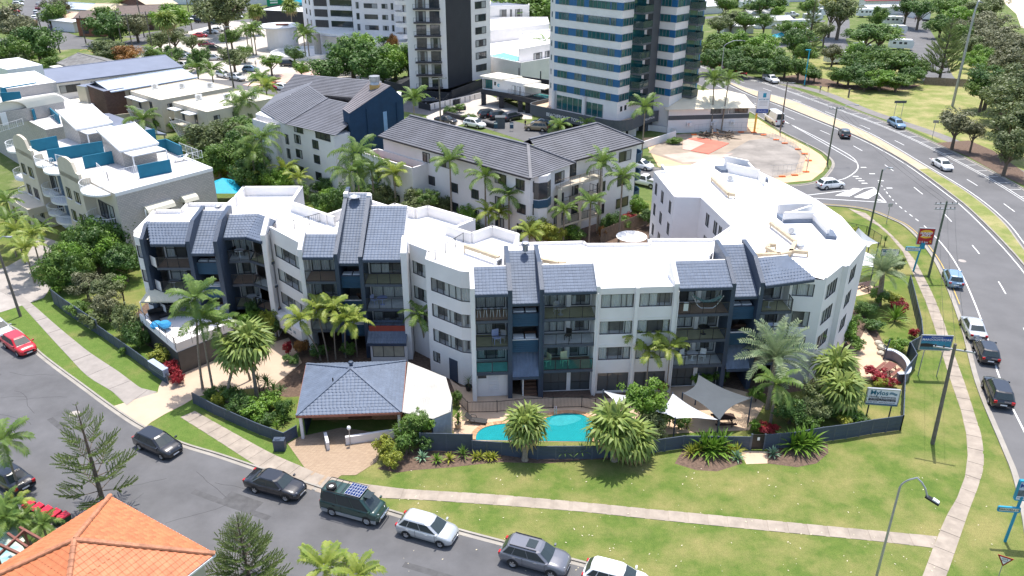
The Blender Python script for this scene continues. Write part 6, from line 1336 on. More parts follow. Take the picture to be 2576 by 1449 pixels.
for i,(A,B,C_,D_,lb) in enumerate(((pA(980,690,6),pA(1210,760,6),pA(1760,660,6),pA(1480,600,6),'left cream flat roofed walk up block with white awning'),(pA(1300,775,6),pA(1560,850,6),pA(2080,740,6),pA(1830,680,6),'right cream flat roofed walk up block with outside stairs'))):
    t=thing('cream_flats',lb,'building',(*A.lerp(C_,.5).xy,0));block(t,[A,B,C_,D_],0,6,CREAM,CREAMROOF,.12);L=(B-A).xy.length
    wins(t,B,C_,[(1.2,2.4),(5,6.2)],(1.0,3.9),1.3,2);wins(t,A,B,[(L*.25,L*.32),(L*.62,L*.7)],(.2,3.2),2.0,1,name='door');f=facade_pt(A,B)
    s=MB();
    for k in range(11):s.obox(f(L*.15+k*.28,0),f(L*.15+k*.28+.3,0),3.0-k*.27,3.06-k*.27,.9,1.9)
    s.bar(f(L*.15,3.0,1.9),f(L*.15+3.1,.1,1.9),.06,.2).bar(f(L*.15,3.0,.9),f(L*.15+3.1,.1,.9),.06,.2).bar(f(L*.15,4.0,1.9),f(L*.15+3.1,1.1,1.9),.05,.06);s.build('outside_stair',PLWHITE,t)
    MB().obox(f(L*.1,0),f(L*.75,0),2.95,3.1,0,1.9).build('landing',CREAM,t);railing(f(L*.3,0,1.9),f(L*.75,0,1.9),3.1,1.0,.3,'landing_rail',PLWHITE,t)
    for u0,u1 in (((.05,.6),) if i==0 else ((.05,.3),(.45,.72))):MB().obox(f(L*u0,0),f(L*u1,0),5.2,5.35,0,1.5).build('awning',PLWHITE,t)
    for k in range(3):q=A.lerp(D_,.3+.25*k).lerp(B.lerp(C_,.3+.25*k),.15+.3*k);aircon((q.x,q.y,6.02),.7,t,1.4)
t=thing('flat_garage','low grey garage row with pale flat roof and red door','garage',(-87,162,0));block(t,[(-91.5,162.5),(-84.8,157),(-81.5,161.5),(-88,168)],0,3,mat('grey_block_wall',(.30,.29,.28),.9,.1),CREAMROOF);wins(t,(-91.5,162.5),(-84.8,157),[(2.6,4.4)],(.05,),2.1,1,gl=mat('red_door',(.22,.02,.02),.6),curt=[(0,.02)],name='red_door')
t=thing('grey_carport','wide low carport with dull blue grey metal roof','carport',(-70,145,0));block(t,[(-81,151),(-66.6,138.8),(-59.8,138),(-76.5,153)],2.6,2.9,MBLUE,MBLUE)
for p in ((-80,150.6),(-66.8,139.2),(-60.5,138.6)):MB().box(p[0]-.1,p[1]-.1,0,p[0]+.1,p[1]+.1,2.6).build('post',STEEL,t)
t=thing('garden_wall','tan garden wall between the flats and the carport','wall',(-75,157,0));MB().obox((-80.5,153.5),(-71.5,159),0,1.9,-.1,.1).build('wall_run',CREAM,t)
t,w=gable_block('corrugated_shed','small garden shed with grey corrugated roof in the trees',(-43,122),(-38.6,120),5,2.4,.8,WHITE,GM('grey_corrugated',(.30,.32,.34)))
t,w=gable_block('dark_roof_house','old house with weathered dark grey tiled roof behind the motel',(-111,203),(-99,192),10,3.2,1.6,CREAM,mat('weathered_grey_tile',(.17,.165,.16),.9,.35,.8));block(t,[(-112,200),(-105,194),(-103,197),(-110,203)],2.7,2.9,CREAMROOF,CREAMROOF,0,'flat_porch')
t,w=gable_block('red_brick_house','two storey red brick house among dark trees',(-137,266),(-128,265.5),9,5.6,1.5,RBRICK,MBROWN);wins(t,w[0],w[1],[(1.5,3.4),(5,7)],(.8,3.6),1.2,2);t,w=gable_block('brown_roof_house','brick house with brown tiled roof and gable',(-129,277),(-113,281),11,5,2.2,DBRICK,MBROWN);wins(t,w[0],w[1],[(8,11)],(2.4,),1.3,2)
t,w=gable_block('dark_brick_gable','dark brick building with tan metal gable roof',(-122,287),(-116,295),18,6.5,2.6,DBRICK,MCREAM);t,w=gable_block('tan_roof_hall','tan ribbed metal roof beside the peach roof',(-146,292),(-129,289),13,4.4,1.8,RBRICK,MCREAM);t,w=gable_block('peach_roof_house','low house with peach coloured sheet roof',(-156,285),(-146,279),13,3.4,1.1,DBRICK,MPEACH);t,w=gable_block('white_wall_garage','white garage front with dark brick base',(-152,279),(-142,273.5),5,3.2,.3,PLWHITE,MWHITE);t,w=gable_block('pale_blue_roof_house','house under a pale blue roof by the far street',(-165,308),(-145,300),10,3.6,1.4,WHITE,MLIGHT)
t,w=gable_block('white_warehouse','long white warehouse at the top left',(-160,352),(-112,348),24,5.5,1.2,PLWHITE,MWHITE);t,w=gable_block('white_depot','white sheet roofed shop with green sign wall',(-106,345),(-78,360),22,5,1.4,WHITE,MWHITE)
bpy.data.objects['brick_forecourt'].data.materials[0]=brick_mat('forecourt_brick_pavers',(.40,.295,.20),(.335,.24,.16),(.27,.20,.14),1.7,True)
GRN=mat('green_sign_paint',(.004,.26,.13),.5);MB().obox((-97,338),(-84,344.5),.2,6.2,0,.2).build('green_wall',GRN,t);f=facade_pt((-97,338),(-84,344.5));MB().add([f(1.2,4.6,.25),f(4.2,4.6,.25),f(4.2,6.0,.25),f(1.2,6.0,.25)],[(0,1,2,3)]).build('yellow_sign',mat('yellow_sign_print',(.75,.6,.05),.5),t)
for k in range(3):MB().add([f(1.2,3.6-k*1.0,.25),f(4.2,3.6-k*1.0,.25),f(4.2,4.2-k*1.0,.25),f(1.2,4.2-k*1.0,.25)],[(0,1,2,3)]).build('white_sign',PLWHITE,t)
# round white shop and black cafe
t=thing('round_white_shop','round white rendered building with projecting disc roof','building',(-66,242,0));MB().lathe((-66.5,243,0),[(4.4,0),(4.4,6),(0,6)],24).build('wall',WHITE,t);MB().lathe((-67.2,243.4,6),[(0,0),(6.2,.2),(6.2,.5),(0,.8)],24).build('disc_roof',MWHITE,t);MB().box(-67.5,241,6.8,-64,242.2,7.1).build('roof_hatch',REDTIM,t)
MB().lathe((-58,232,0),[(9,0),(9,1.1),(8.7,1.1),(8.7,.4),(0,.4)],28).build('planter_ramp',PLWHITE,t)
t=thing('black_cafe','black cafe with turquoise domed roof near the white tower','building',(-72,290,0));block(t,[(-88,287),(-66,280),(-60,294),(-82,302)],0,5,CHARC,MWHITE,.5);MB().lathe((-74,320,4),[(9,0),(9,1),(7.5,2.6),(4,3.8),(0,4.2)],20).build('turquoise_dome',mat('turquoise_sheet',(.01,.35,.50),.5),t)
# ---- white tower on the left
T1=thing('white_balcony_tower','tall white tower with curved balconies and square windows','building',(-45,240,0));ZT=60
P=[(-62,252),(-57,243.5),(-44.6,240),(-44.6,262),(-60,266)];block(T1,P,0,ZT,WHITE);block(T1,[(-44.6,237.5),(-31,234),(-27.5,226.5),(-24,262),(-44,262)],0,ZT,WHITE)
wins(T1,P[1],P[2],[(.5,4.6)],[6+2.9*k for k in range(9)],2.0,6,gl=mat('brown_louvre',(.06,.055,.055),.6),curt=[(0,.01)]);wins(T1,P[0],P[1],[(3.5,4.4),(7,7.8)],[6+2.9*k for k in range(9)],1.6,1)
for k in range(9):
    z=5.2+2.9*k;MB().obox((-51.6,241.7),(-44.8,239.9),z,z+1.1,0,1.0).build('balcony_front',WHITE,T1);MB().obox((-51.6,241.7),(-44.8,239.9),z+1.1,z+2.7,-.02,.03).build('balcony_glazing',DGL,T1);MB().obox((-48,240.6),(-44.9,239.8),z+1.1,z+1.75,.95,1.0).build('glass_rail',GLASSB,T1)
    MB().lathe((-29.2,229.5,z),[(0,0),(2.6,0),(2.6,1.1),(2.45,1.1),(2.45,.1),(0,.1)],16).build('round_balcony',WHITE,T1)
f=((-44.6,237.5),(-31,234));wins(T1,*f,[(1.2,2.1),(11.6,12.3)],[6+2.9*k for k in range(9)],1.7,1);wins(T1,*f,[(3.6,7.6),(8.9,10.6)],[6.2+2.9*k for k in range(9)],1.25,2);wins(T1,(-31,234),(-27.5,226.5),[(3.2,4.2)],[6+2.9*k for k in range(9)],1.6,1)
block(T1,[(-56,236),(-34,221),(-24,224),(-30,236),(-50,246)],0,4.2,WHITE,ROOFW,.8,'podium');MB().prism([(-55,232),(-46,225),(-42,232),(-50,239)],6.0,6.3).build('porch_canopy',mat('pale_canopy',(.60,.64,.66),.4),T1)
for p in ((-54,232),(-46.5,226.5)):MB().lathe((*p,0),[(1.0,0),(1.0,6),(0,6)],12).build('canopy_pillar',BRICKW,T1)
T1w=thing('car_park_wall','long white wall in front of the dark green trees','wall',(-38,205,0));MB().obox((-46,201),(-27,210),0,2.0,-.12,.12).build('wall_run',WHITE,T1w)
# ---- black and white tower
T2=thing('black_white_tower','tall white tower with black vertical panel and stacked balconies','building',(-14,186,0));a,b,c,e=Vector((-22.2,178)),Vector((-13.9,178)),Vector((-9.1,186.2)),Vector((-4.9,190.8))
block(T2,[a,b,c,e,e+Vector((-8,14)),a+Vector((-1,20))],2.2,ZT,WHITE);MB().obox(b,c,2.2,ZT,.0,.12).build('black_panel',CHARC,T2);wins(T2,c,e,[(1.4,4.8)],[4.0+2.72*k for k in range(10)],1.5,2,fr=.1)
for k in range(10):
    z=2.55+2.72*k;MB().obox(a+Vector((1.6,0)),b-Vector((1.1,0)),z-.2,z,-.02,1.3).build('balcony_slab',mat('dark_slab',(.07,.06,.065),.7),T2);railing(a+Vector((1.6,-1.25)),b+Vector((-1.1,-1.25)),z,.95,.5,'balcony_rail',BLACK,T2,2.0);wins(T2,a,b,[(2.0,4.1),(4.9,7.0)],(z+.05,),2.1,2,name='sliding_door')
block(T2,[(-28,182),(-22,176.5),(-12,172),(-5,187),(-10,195),(-26,198)],0,1.0,CHARC,CHARC,0,'podium');MB().obox((-23.2,176.9),(-12.8,172.8),1.2,2.4,-.1,.1).obox((-12.8,172.8),(-5.4,187.6),1.0,2.9,-.1,.1).build('podium_parapet',CHARC,T2);MB().obox((-28.5,183),(-23.4,178),.6,3.0,-.1,.1).build('ramp_wall',CHARC,T2)
s=MB()
for k in range(12):s.obox((-15.6+.18*k,170.8-.2*0),(-15.3+.18*k,170.8),.2*k,.2*k+.22,-1.2,0)
s.build('outside_stair',CHARC,T2)
BW=thing('patterned_wall','white car park wall with dark leaf pattern','wall',(-12,165,0));p,q=pB(670,830),pB(1060,740);MB().obox(p,q,0,1.25,-.08,.08).build('wall_run',WHITE,BW);f=facade_pt(p,q);L=(q-p).xy.length
for k in range(9):
    s=MB()
    for j in range(4):u=1.2+k*(L-2)/9;s.add([f(u-.22,.2+j*.26,.09),f(u+.05,.14+j*.26,.09),f(u+.25,.24+j*.26,.09),f(u,.32+j*.26,.09)],[(0,1,2,3)])
    tag(s.build('leaf_print',CHARC,BW),kind='stuff')
MB().obox(pB(585,815),pB(672,835),0,1.25,-.08,.08).build('dark_wall',CHARC,BW)
# ---- white stepped building behind
T3=thing('white_terrace_building','white stepped apartments with roof pool behind the towers','building',(2,220,0));block(T3,[(-7,196),(2,186),(12,195),(12,232),(-7,232)],0,5.5,WHITE,ROOFW,.8);block(T3,[(-7,217),(10.2,230),(10.2,244),(-7,244)],0,8.2,WHITE,ROOFW,.5);block(T3,[(1.6,190),(11,200),(11,222),(2,216)],0,8.0,WHITE,ROOFW,.6);block(T3,[(-6.5,244),(5,246),(5,262),(-6.5,262)],0,11.5,WHITE,MBLUE,.2);wins(T3,(-6.5,244),(5,246),[(3,5),(6,6.6),(7.5,9.6)],(8.6,),2.0,2)
wins(T3,(1.6,190),(11,200),[(5,8),(9,12)],(2.0,5.2),1.8,3);MB().prism([(-5.4,199),(.6,191.6),(3.4,195),(-2,203)],5.5,5.62).build('roof_pool',mat('roof_pool_water',(.10,.42,.40),.1),T3);railing((-6.6,196.4),(1.4,187),5.5,1.0,.5,'pool_rail',PLWHITE,T3)
for k in range(9):MB().lathe((-7.2,214-.0,4+2.9*k),[(0,0),(1.6,0),(1.6,1.1),(0,1.1)],10).build('balcony',CHARC,T3)
TFR=mat('teal_grey_frame',(.16,.19,.20),.5)
# ---- striped blue and white tower with podium
T4=thing('blue_striped_tower','tall white tower with blue window bands above a slate podium','building',(14,152,0));fl=2.6;zb0=6.75;NF=9;ZT4=zb0+fl*NF+1
Lp,Rp=Vector((7.9,155.3)),Vector((18.9,145.2));dt=(Rp-Lp).normalized();nt=Vector((-dt.y,dt.x));S1=Rp+nt*3.4
block(T4,[Lp,Rp,S1,S1+nt*9,Lp+nt*14,Lp-dt*2.4+nt*14,Lp-dt*2.4+nt*1.5],3.2,ZT4,WHITE)
W2a=Vector((26.4,152.4));W2b=W2a+dt*3.6;W2c=W2b+nt*9.5;block(T4,[W2a,W2b,W2c,W2c-dt*6+nt*4,W2a+nt*12],0,ZT4,WHITE);core=[S1-dt*1.4+nt*4.3,S1+dt*1.0+nt*4.6,W2a+nt*2.2+dt*.2,W2a+nt*10];block(T4,core,0,ZT4,SLATE)
LB=(Rp-Lp).length
for k in range(NF):
    z=zb0+fl*k;MB().obox(Lp,Rp,z,z+1.28,-.02,.03).build('blue_band',BLUEP,T4);MB().obox(Rp,S1,z,z+1.28,-.02,.03).build('blue_band',BLUEP,T4)
    g=[(.9,3.2),(5.0,6.6),(7.7,12.3),(12.6,13.7)] if k!=0 else [(.9,3.2),(5.0,6.4),(7.6,11),(12.3,13.4)]
    for (u0,u1),n in zip(g,(3,2,5,2)):wins(T4,Lp,Rp,[(u0,u1)],(z,),1.28,n,gl=TGL,proud=.04,frame=TFR,fr=.06,curt=[(0,.01)])
    wins(T4,Rp,S1,[(.3,1.9),(2.0,3.3)],(z,),1.28,2,gl=TGL,proud=.04,frame=TFR,fr=.06,curt=[(0,.01)]);wins(T4,Lp-dt*2.4+nt*1.5,Lp,[(.9,1.5)],(z+.1,),1.0,1,gl=TGL,frame=STEEL)
    MB().obox(W2a,W2b,z,z+1.28,-.02,.03).build('blue_band',BLUEP,T4);wins(T4,W2a,W2b,[(.4,2.5)],(z,),1.28,3,gl=TGL,proud=.04,frame=TFR,fr=.06,curt=[(0,.01)])
    MB().obox(W2b,W2c,z,z+1.28,-.02,.03).build('blue_band',BLUEP,T4);wins(T4,W2b,W2c,[(.2,2.6),(2.8,4.2),(7,9)],(z,),1.28,3,gl=TGL,proud=.04,frame=TFR,fr=.06,curt=[(0,.01)])
    for o,w_ in ((S1,3.6),(W2b+nt*4.2,3.0)):   # glazed corner balconies with splayed slate soffits
        q0,q1=o,o+nt*w_;zz=z-.5;c0=[q0-dt*.3,q0+dt*1.8+nt*.5,q1+dt*1.8-nt*.3,q1-dt*.3];MB().prism(c0,zz-.35,zz).build('balcony_slab',SLATE,T4)
        for a_,b_ in ((c0[0],c0[1]),(c0[1],c0[2]),(c0[2],c0[3])):MB().obox(a_,b_,zz,zz+1.1,-.02,.02).build('glass_panel',BLUEGL,T4)
        MB().obox(q0,q1,zz+.02,zz+2.25,0,.05).build('balcony_door',TGL,T4)
f=facade_pt(Lp,Rp);MB().obox(f(.9,0),f(7.2,0),3.4,6.0,0,.04).build('lobby_glass',TGL,T4);MB().obox(f(8.0,0),f(11.8,0),3.4,5.8,0,.04).build('lobby_glass',TGL,T4)
for u in (.9,2.2,3.5,4.8,6.1,7.15,8.0,9.3,10.6,11.75):MB().obox(f(u-.05,0),f(u+.05,0),3.4,6.0 if u<7.5 else 5.8,.04,.08).build('mullion',STEEL,T4)
for u in (.3,7.6):p=f(u,0,.35);MB().lathe((p.x,p.y,3.3),[(.35,0),(.35,3.4)],12).build('column',WHITE,T4)
wins(T4,Rp,S1,[(.9,1.5),(2.2,2.8)],(4.9,),.9,1)
pd=smooth([(9.5,163),(5.0,158.8),(3.6,156.6),(5.0,154.6),(10.5,149.7),(15.5,145.2),(18.4,143.4),(21.0,144.0),(23.4,147.0),(25.2,149.6),(27.4,151.0)],4);q=MB()
for a_,b_ in zip(pd,pd[1:]):q.obox(a_,b_,1.9,3.9,-.1,.1)
q.build('podium_fascia',SLATE,T4);q=MB();q.prism([*pd,(27.4,165),(12,168)],3.0,3.2,0);q.build('podium_deck',[AGG],T4);block(T4,[(9.5,159),(11,152.5),(18.6,146.4),(22,149),(26,160),(14,166)],0,3.0,CHARC,CHARC,0,'undercroft')
for p in ((20.0,145.6),(22.2,147.6)):MB().box(p[0]-.7,p[1]-.4,0,p[0]+.7,p[1]+.4,2.0).build('pillar',WHITE,T4)
pa,pb=Vector((5.4,154.3)),Vector((15.0,145.65));dd_=(pb-pa).normalized();fo=facade_pt(pa,pb);text('BEACHFRONT  TOWERS',.92,fo(2.0,2.55,.62),(dd_.x,dd_.y,0),(0,0,1),PLWHITE,T4,bold=.004,sx=.92);pa,pb=Vector((23.4,147.0)),Vector((27.4,151));fo=facade_pt(pa,pb);dd_=(pb-pa).normalized();text('RECEPTION',.55,fo(1.4,2.7,.16),(dd_.x,dd_.y,0),(0,0,1),PLWHITE,T4)
# bridge building with cream roof and logo wall
T5=thing('bridge_pavilion','raised white pavilion with cream roof on dark pillars over the car park','building',(0,168,0));zf=3.2
bp=[Vector((-6.6,172.5)),Vector((-.8,168.2)),Vector((6.2,161.0)),Vector((9,166)),Vector((0,176))];MB().prism(bp,zf-.9,zf).build('slab',CHARC,T5)
for p in ((-6.0,172.2),(-2.2,169.4),(1.7,166.2),(3.2,165),(5,163)):MB().box(p[0]-.5,p[1]-.4,0,p[0]+.5,p[1]+.5,zf-.9).build('pillar',CHARC,T5)
wb=[Vector((-6.2,172.9)),Vector((-.2,168.6)),Vector((2.6,166)),Vector((6,169)),Vector((-2,176))];block(T5,wb,zf,zf+2.5,WHITE,CREAMROOF,0);MB().prism([(-6.8,173.3),(-2.2,169.4),(2.2,172.4),(-3,177)],zf+2.5,zf+2.75).build('cream_roof',CREAMROOF,T5);MB().prism([(2.2,166),(6.4,162.6),(8.8,165.4),(4.4,169.2)],zf+2.0,zf+2.2).build('cream_roof',CREAMROOF,T5);wins(T5,wb[0],wb[1],[(.2,2.6)],(zf+.3,),1.9,4,gl=TGL);wins(T5,wb[0],wb[1],[(3.1,3.5)],(zf+1.2,),.7,1)
fo=facade_pt(wb[0],wb[1]);dd_=(wb[1]-wb[0]).normalized();LOGO=mat('aqua_logo_print',(.03,.38,.55),.5);q=MB()
for k in range(10):t0,t1=PI*(.1+k*.16),PI*(.1+(k+1)*.16);r0,r1=.34,.34-.02*k;q.poly([fo(4.2+r0*math.cos(t0),zf+1.3+r0*math.sin(t0),.02),fo(4.2+r0*math.cos(t1),zf+1.3+r0*math.sin(t1),.02),fo(4.2+(r1-.16)*math.cos(t1),zf+1.3+(r1-.16)*math.sin(t1),.02),fo(4.2+(r1-.16)*math.cos(t0),zf+1.3+(r1-.16)*math.sin(t0),.02)])
q.build('wave_logo',LOGO,T5);wins(T5,wb[1],wb[2],[(.3,1.3),(1.7,2.7)],(zf+.05,),1.7,1,gl=PLWHITE,frame=STEEL);railing(bp[1],bp[2],zf,1.0,.3,'terrace_rail',BLACK,T5);tag(MB().prism([(4.4,166.4),(7.0,164.2),(8.2,165.6),(5.6,168)],zf,zf+.1).build('terrace_pool',mat('roof_pool_water',(.1,.42,.4)),T5))
t=thing('dark_screen_fence','dark slatted screen behind the raised pavilion','fence',(2,176,0));MB().obox((-2,179.5),(9,171.5),0,5.2,-.1,.1).build('screen',CHARC,t)
for p in ((1.5,176),(6,172.5)):MB().box(p[0]-.12,p[1]-.12,0,p[0]+.12,p[1]+.12,7).build('post',CHARC,t)
PB=thing('planter_wall','dark planter wall with small shrubs edging the pale car park','planter',(-5,157,0));pp=[pB(770,870),pB(1150,970)];MB().obox(pp[0],pp[1],0,.85,-.5,.1).build('planter_run',CHARC,PB);MB().obox(pB(790,850),pB(940,830),0,.8,-.4,.1).build('planter_run',CHARC,PB);p=pB(1200,960);tag(MB().box(p.x-.9,p.y-.8,0,p.x+.9,p.y+.8,2.0).box(p.x-1.0,p.y-.9,2.0,p.x+1.0,p.y+.9,2.1).build('substation_box',SLATE),'dark grey service box at the planter end by black cars','cabinet')
for k,p in enumerate((pB(1165,985),pB(1285,990))):
    t=thing('pavement_sign',['left small blue car park sign board','right small blue car park sign board'][k],'sign',tuple(p));MB().box(-.35,-.03,.5,.35,.03,1.7).build('board',NAVYB,t);MB().box(-.3,-.04,1.25,.3,-.032,1.5).build('lettering_panel',PLWHITE,t);MB().box(-.3,-.02,0,-.26,.02,.5).build('leg',STEEL,t);MB().box(.26,-.02,0,.3,.02,.5).build('leg',STEEL,t)
# ---- restaurant by the vacant lot
T6=thing('cream_roof_restaurant','white two tone restaurant with cream hipped roof and high windows','building',(38,152,0));rw=[Vector((29,149.2)),Vector((44.4,151.0)),Vector((45.2,160.5)),Vector((29,162))];block(T6,rw,0,4.6,WHITE);MB().obox(rw[0],rw[1],2.5,3.3,0,.06).obox(rw[1],rw[2],2.5,3.3,0,.06).build('slate_band',SLATE,T6);wins(T6,rw[0],rw[1],[(8.0,11.4),(11.6,15.2)],(3.45,),1.0,4)
ap1,ap2=Vector((35,156,6.6)),Vector((40.5,156.5,6.6));e_=[V3(rw[0]+Vector((-.7,-.9)),4.6),V3(rw[1]+Vector((.9,-.9)),4.6),V3(rw[2]+Vector((.9,.7)),4.6),V3(rw[3]+Vector((-.7,.7)),4.6)];MB().poly([e_[0],e_[1],ap2,ap1]).poly([e_[1],e_[2],ap2]).poly([e_[2],e_[3],ap1,ap2]).poly([e_[3],e_[0],ap1]).poly(e_[::-1]).build('hipped_roof',mat('cream_sheet_roof',(.72,.63,.47),.6,.06,.4),T6)
for u in (4.0,8.6,12.4):p=facade_pt(rw[0],rw[1])(u,1.3,.25);aircon(tuple(p),.12,T6,1.0)
t=thing('ramp_wall','white curved basement ramp wall with graffiti','wall',(26,142,0));rp_=[pB(2165,1030),pB(2190,985),pB(2330,985),pB(2520,1010)];q=MB()
for a_,b_ in zip(rp_,rp_[1:]):q.obox(a_,b_,0,1.1,-.1,.1)
q.build('ramp_parapet',WHITE,t);MB().obox(pB(2210,1145),pB(2520,1040),0,1.3,-.1,.1).build('low_wall',WHITE,t)
# ================================================================ planting
def g0(p):return (p[0],p[1],0.0)
def palm_at(kind,crown,H,label,base=None,**k):
    b=g0(base) if base is not None else g0(crown);lean=(crown[0]-b[0],crown[1]-b[1]) if base is not None else (0,0)
    return palm(kind,b,H,label,lean=lean,**k)
NP_='palms in the apartment garden'
palm_at('king',pD(1480,860,8.2),8.2,'tallest slender palm leaning over the driveway left side',(-27.8,61.7),nf=13,group=NP_,tr=.11)
palm_at('king',pD(1520,1010,6.6),6.6,'slender palm just right of the tallest driveway palm',(-26.6,61.0),nf=12,group=NP_,tr=.11)
palm_at('king',pD(1650,1050,5.6),5.6,'bright green palm above the middle of the driveway garden',(-24.0,63.3),nf=12,group=NP_,tr=.1)
palm_at('fan',pD(1800,1220,4.2),4.2,'left fan palm of the pair on the driveway island',(-25.0,59.8),nf=34,group=NP_,tr=.14,s=1.25,name='fan_palm',seed=4)
palm_at('fan',pD(1880,1150,4.9),4.9,'right taller fan palm of the driveway island pair',(-22.7,60.8),nf=38,group=NP_,tr=.16,s=1.35,name='fan_palm',seed=7)
for i,(c,b,H,lb) in enumerate(((pD(2270,1010,4.6),pD(2420,1270),4.6,'leftmost yellow green palm of the clump by the pavilion'),(pD(2400,930,5.2),pD(2475,1275),5.2,'second yellow green palm of the clump by the pavilion'),(pD(2520,930,5.4),pD(2535,1262),5.4,'middle yellow green palm of the clump by the pavilion'),(pE(30,1010,4.8),pE(35,1250),4.8,'fourth yellow green palm of the clump by the pavilion'),(pE(100,1030,4.6),pE(120,1240),4.6,'rightmost yellow green palm of the clump by the pavilion'))):
    palm_at('yellow',c,H,lb,b,nf=13,group='clump of yellow green palms',tr=.07,s=.92,name='palm_tree')
palm_at('king',pE(590,970,4.6),4.6,'single palm between the blue panel and curved white windows',pE(640,1215),nf=11,tr=.09,s=.85,group=NP_)
for i,(c,H,lb) in enumerate(((pE(2230,1130,4.9),4.9,'left palm of the cluster before the white window bay'),(pE(2390,1110,5.2),5.2,'tall middle palm of the cluster before the white window bay'),(pE(2480,1220,4.5),4.5,'right palm of the cluster before the white window bay'),(pE(2320,1240,3.9),3.9,'low palm in front of the cluster before the window bay'))):palm_at('yellow',c,H,lb,nf=12,s=.85,tr=.07,group='palms before the window bay')
palm_at('silver',pF(700,1265,4.9),4.9,'large silvery palm in front of the right balconies',nf=38,s=1.25,tr=.2,name='silver_palm')
palm_at('king',pI(700,50,4.2),4.2,'bright green palm in front of the silvery palm',pI(660,300),nf=11,tr=.12,group=NP_,s=.95)
palm_at('dense',pF(1510,610,4.0),4.0,'grey green date palm at the building right corner',pF(1475,850),nf=36,s=1.05,tr=.3,name='date_palm',shaft=False)
palm_at('fan',pF(1160,1340,2.8),2.8,'low spreading fan palm beside the silvery palm',nf=26,s=1.3,tr=.15,name='fan_palm');palm_at('fan',pI(1210,40,2.6),2.4,'fan palm among shrubs behind the holiday sign',nf=24,s=1.2,tr=.15,name='fan_palm');palm_at('king',pF(950,1080,3.6),3.4,'yellowish palm at the base of the right end wall',nf=10,s=.75,tr=.08,group=NP_);palm_at('fan',pF(910,1020,4.6),4.4,'small fan palm close to the right end wall',nf=14,s=.7,tr=.07,name='fan_palm')
palm_at('fan',pH(1395,330,2.6),2.6,'full fan palm standing at the fence in front of the pool',g0(pH(1385,575)),nf=27,s=1.2,tr=.22,name='fan_palm',seed=12);palm_at('fan',pH(2050,330,3.0),2.9,'larger fan palm with drooping skirt right of the pool',g0(pH(2060,575)),nf=32,s=1.35,tr=.25,name='fan_palm',seed=15)
palm_at('fan',pH(2200,430,1.6),1.5,'low fan palm clump at the foot of the larger fan palm',nf=26,s=1.2,tr=.2,name='fan_palm')
# between and behind the buildings
MIDP='palms between the apartment blocks'
for i,(c,H,k,s,lb) in enumerate(((pB(820,1260,9),9,'king',1.15,'tall palm left of the corner bay behind the roof'),(pB(1085,1380,8),8,'king',1.2,'tall palm right below the charcoal hip roof corner'),(pE(1265,60,6.5),6.5,'king',1.0,'palm before the pale wall between two taller palms'),(pE(1110,190,4.6),4.6,'yellow',1.0,'low bushy palm left of the pale wall'),(pE(1190,200,4.2),4.2,'yellow',.9,'low bushy palm at the pale wall foot'),(pB(1960,1270,9),9,'king',1.05,'tall palm in front of the timber balcony'),(pB(2120,1380,8),8,'king',1.1,'tall palm at the blue round balconies'),(pE(1680,170,5),5,'king',.85,'shorter palm before the arched balconies'),(pE(1880,110,5.5),5.5,'king',.9,'slim palm right of the arched balconies'),(pB(110,1170,9.5),9.5,'cocos',1.3,'big drooping palm below the navy tower'),(pB(60,1310,8),8,'cocos',1.2,'drooping palm left below the navy tower'),(pB(230,1290,7),7,'cocos',1.1,'drooping palm right below the navy tower'),(pB(400,1360,6),6,'yellow',1.2,'palm before the pale terrace wall'),(pA(1970,1050,8.5),8.5,'cocos',1.35,'big drooping palm left of the villa windows'),(pA(1900,1150,7),7,'cocos',1.1,'drooping palm beneath the biggest left palm'),(pA(1075,910,5.5),5.5,'cocos',1.3,'drooping palm in front of the cream flats'),(pA(1850,760,6.5),6.5,'cocos',1.5,'drooping palm over the right cream flat roof'),(pA(1790,800,5.5),5.5,'cocos',1.3,'drooping palm at the right cream flats wall'),(pB(545,780,6),6,'king',1.4,'palm right of the navy tower by the car park'),(pB(2290,850,7.5),7.5,'king',1.35,'lone palm in front of the striped tower'),(pB(1650,970,3.5),3.5,'king',1.0,'palm top showing above the charcoal roof'),(pB(1845,950,3),3,'king',.8,'small palm top above the charcoal roof right'),(pA(2150,1320,3.2),3.2,'yellow',1.2,'yellowish palm clump right of the timber fence'),(pA(2260,1380,3),3,'yellow',1.1,'low palm clump near the villa wall'),(pA(1880,1350,3),3,'yellow',1.1,'low palm clump left of the yellowish clump'),(pE(1420,350,3.5),3.5,'yellow',1.0,'bright low palm left of the yellow tree'))):
    palm_at(k,c,H,lb,nf=13 if k!='cocos' else 16,s=s,group=MIDP,tr=.12)
for c,b,lb in ((pC(230,635,9),pC(213,1000),'left palm of the two before the restaurant'),(pC(340,650,8.6),pC(290,1003),'right palm of the two before the restaurant')):palm_at('king',pC(235 if lb[0]=='l' else 345,635,8.6),8.6,lb,g0(b),nf=13,s=1.3,tr=.13,group='palms by the restaurant')
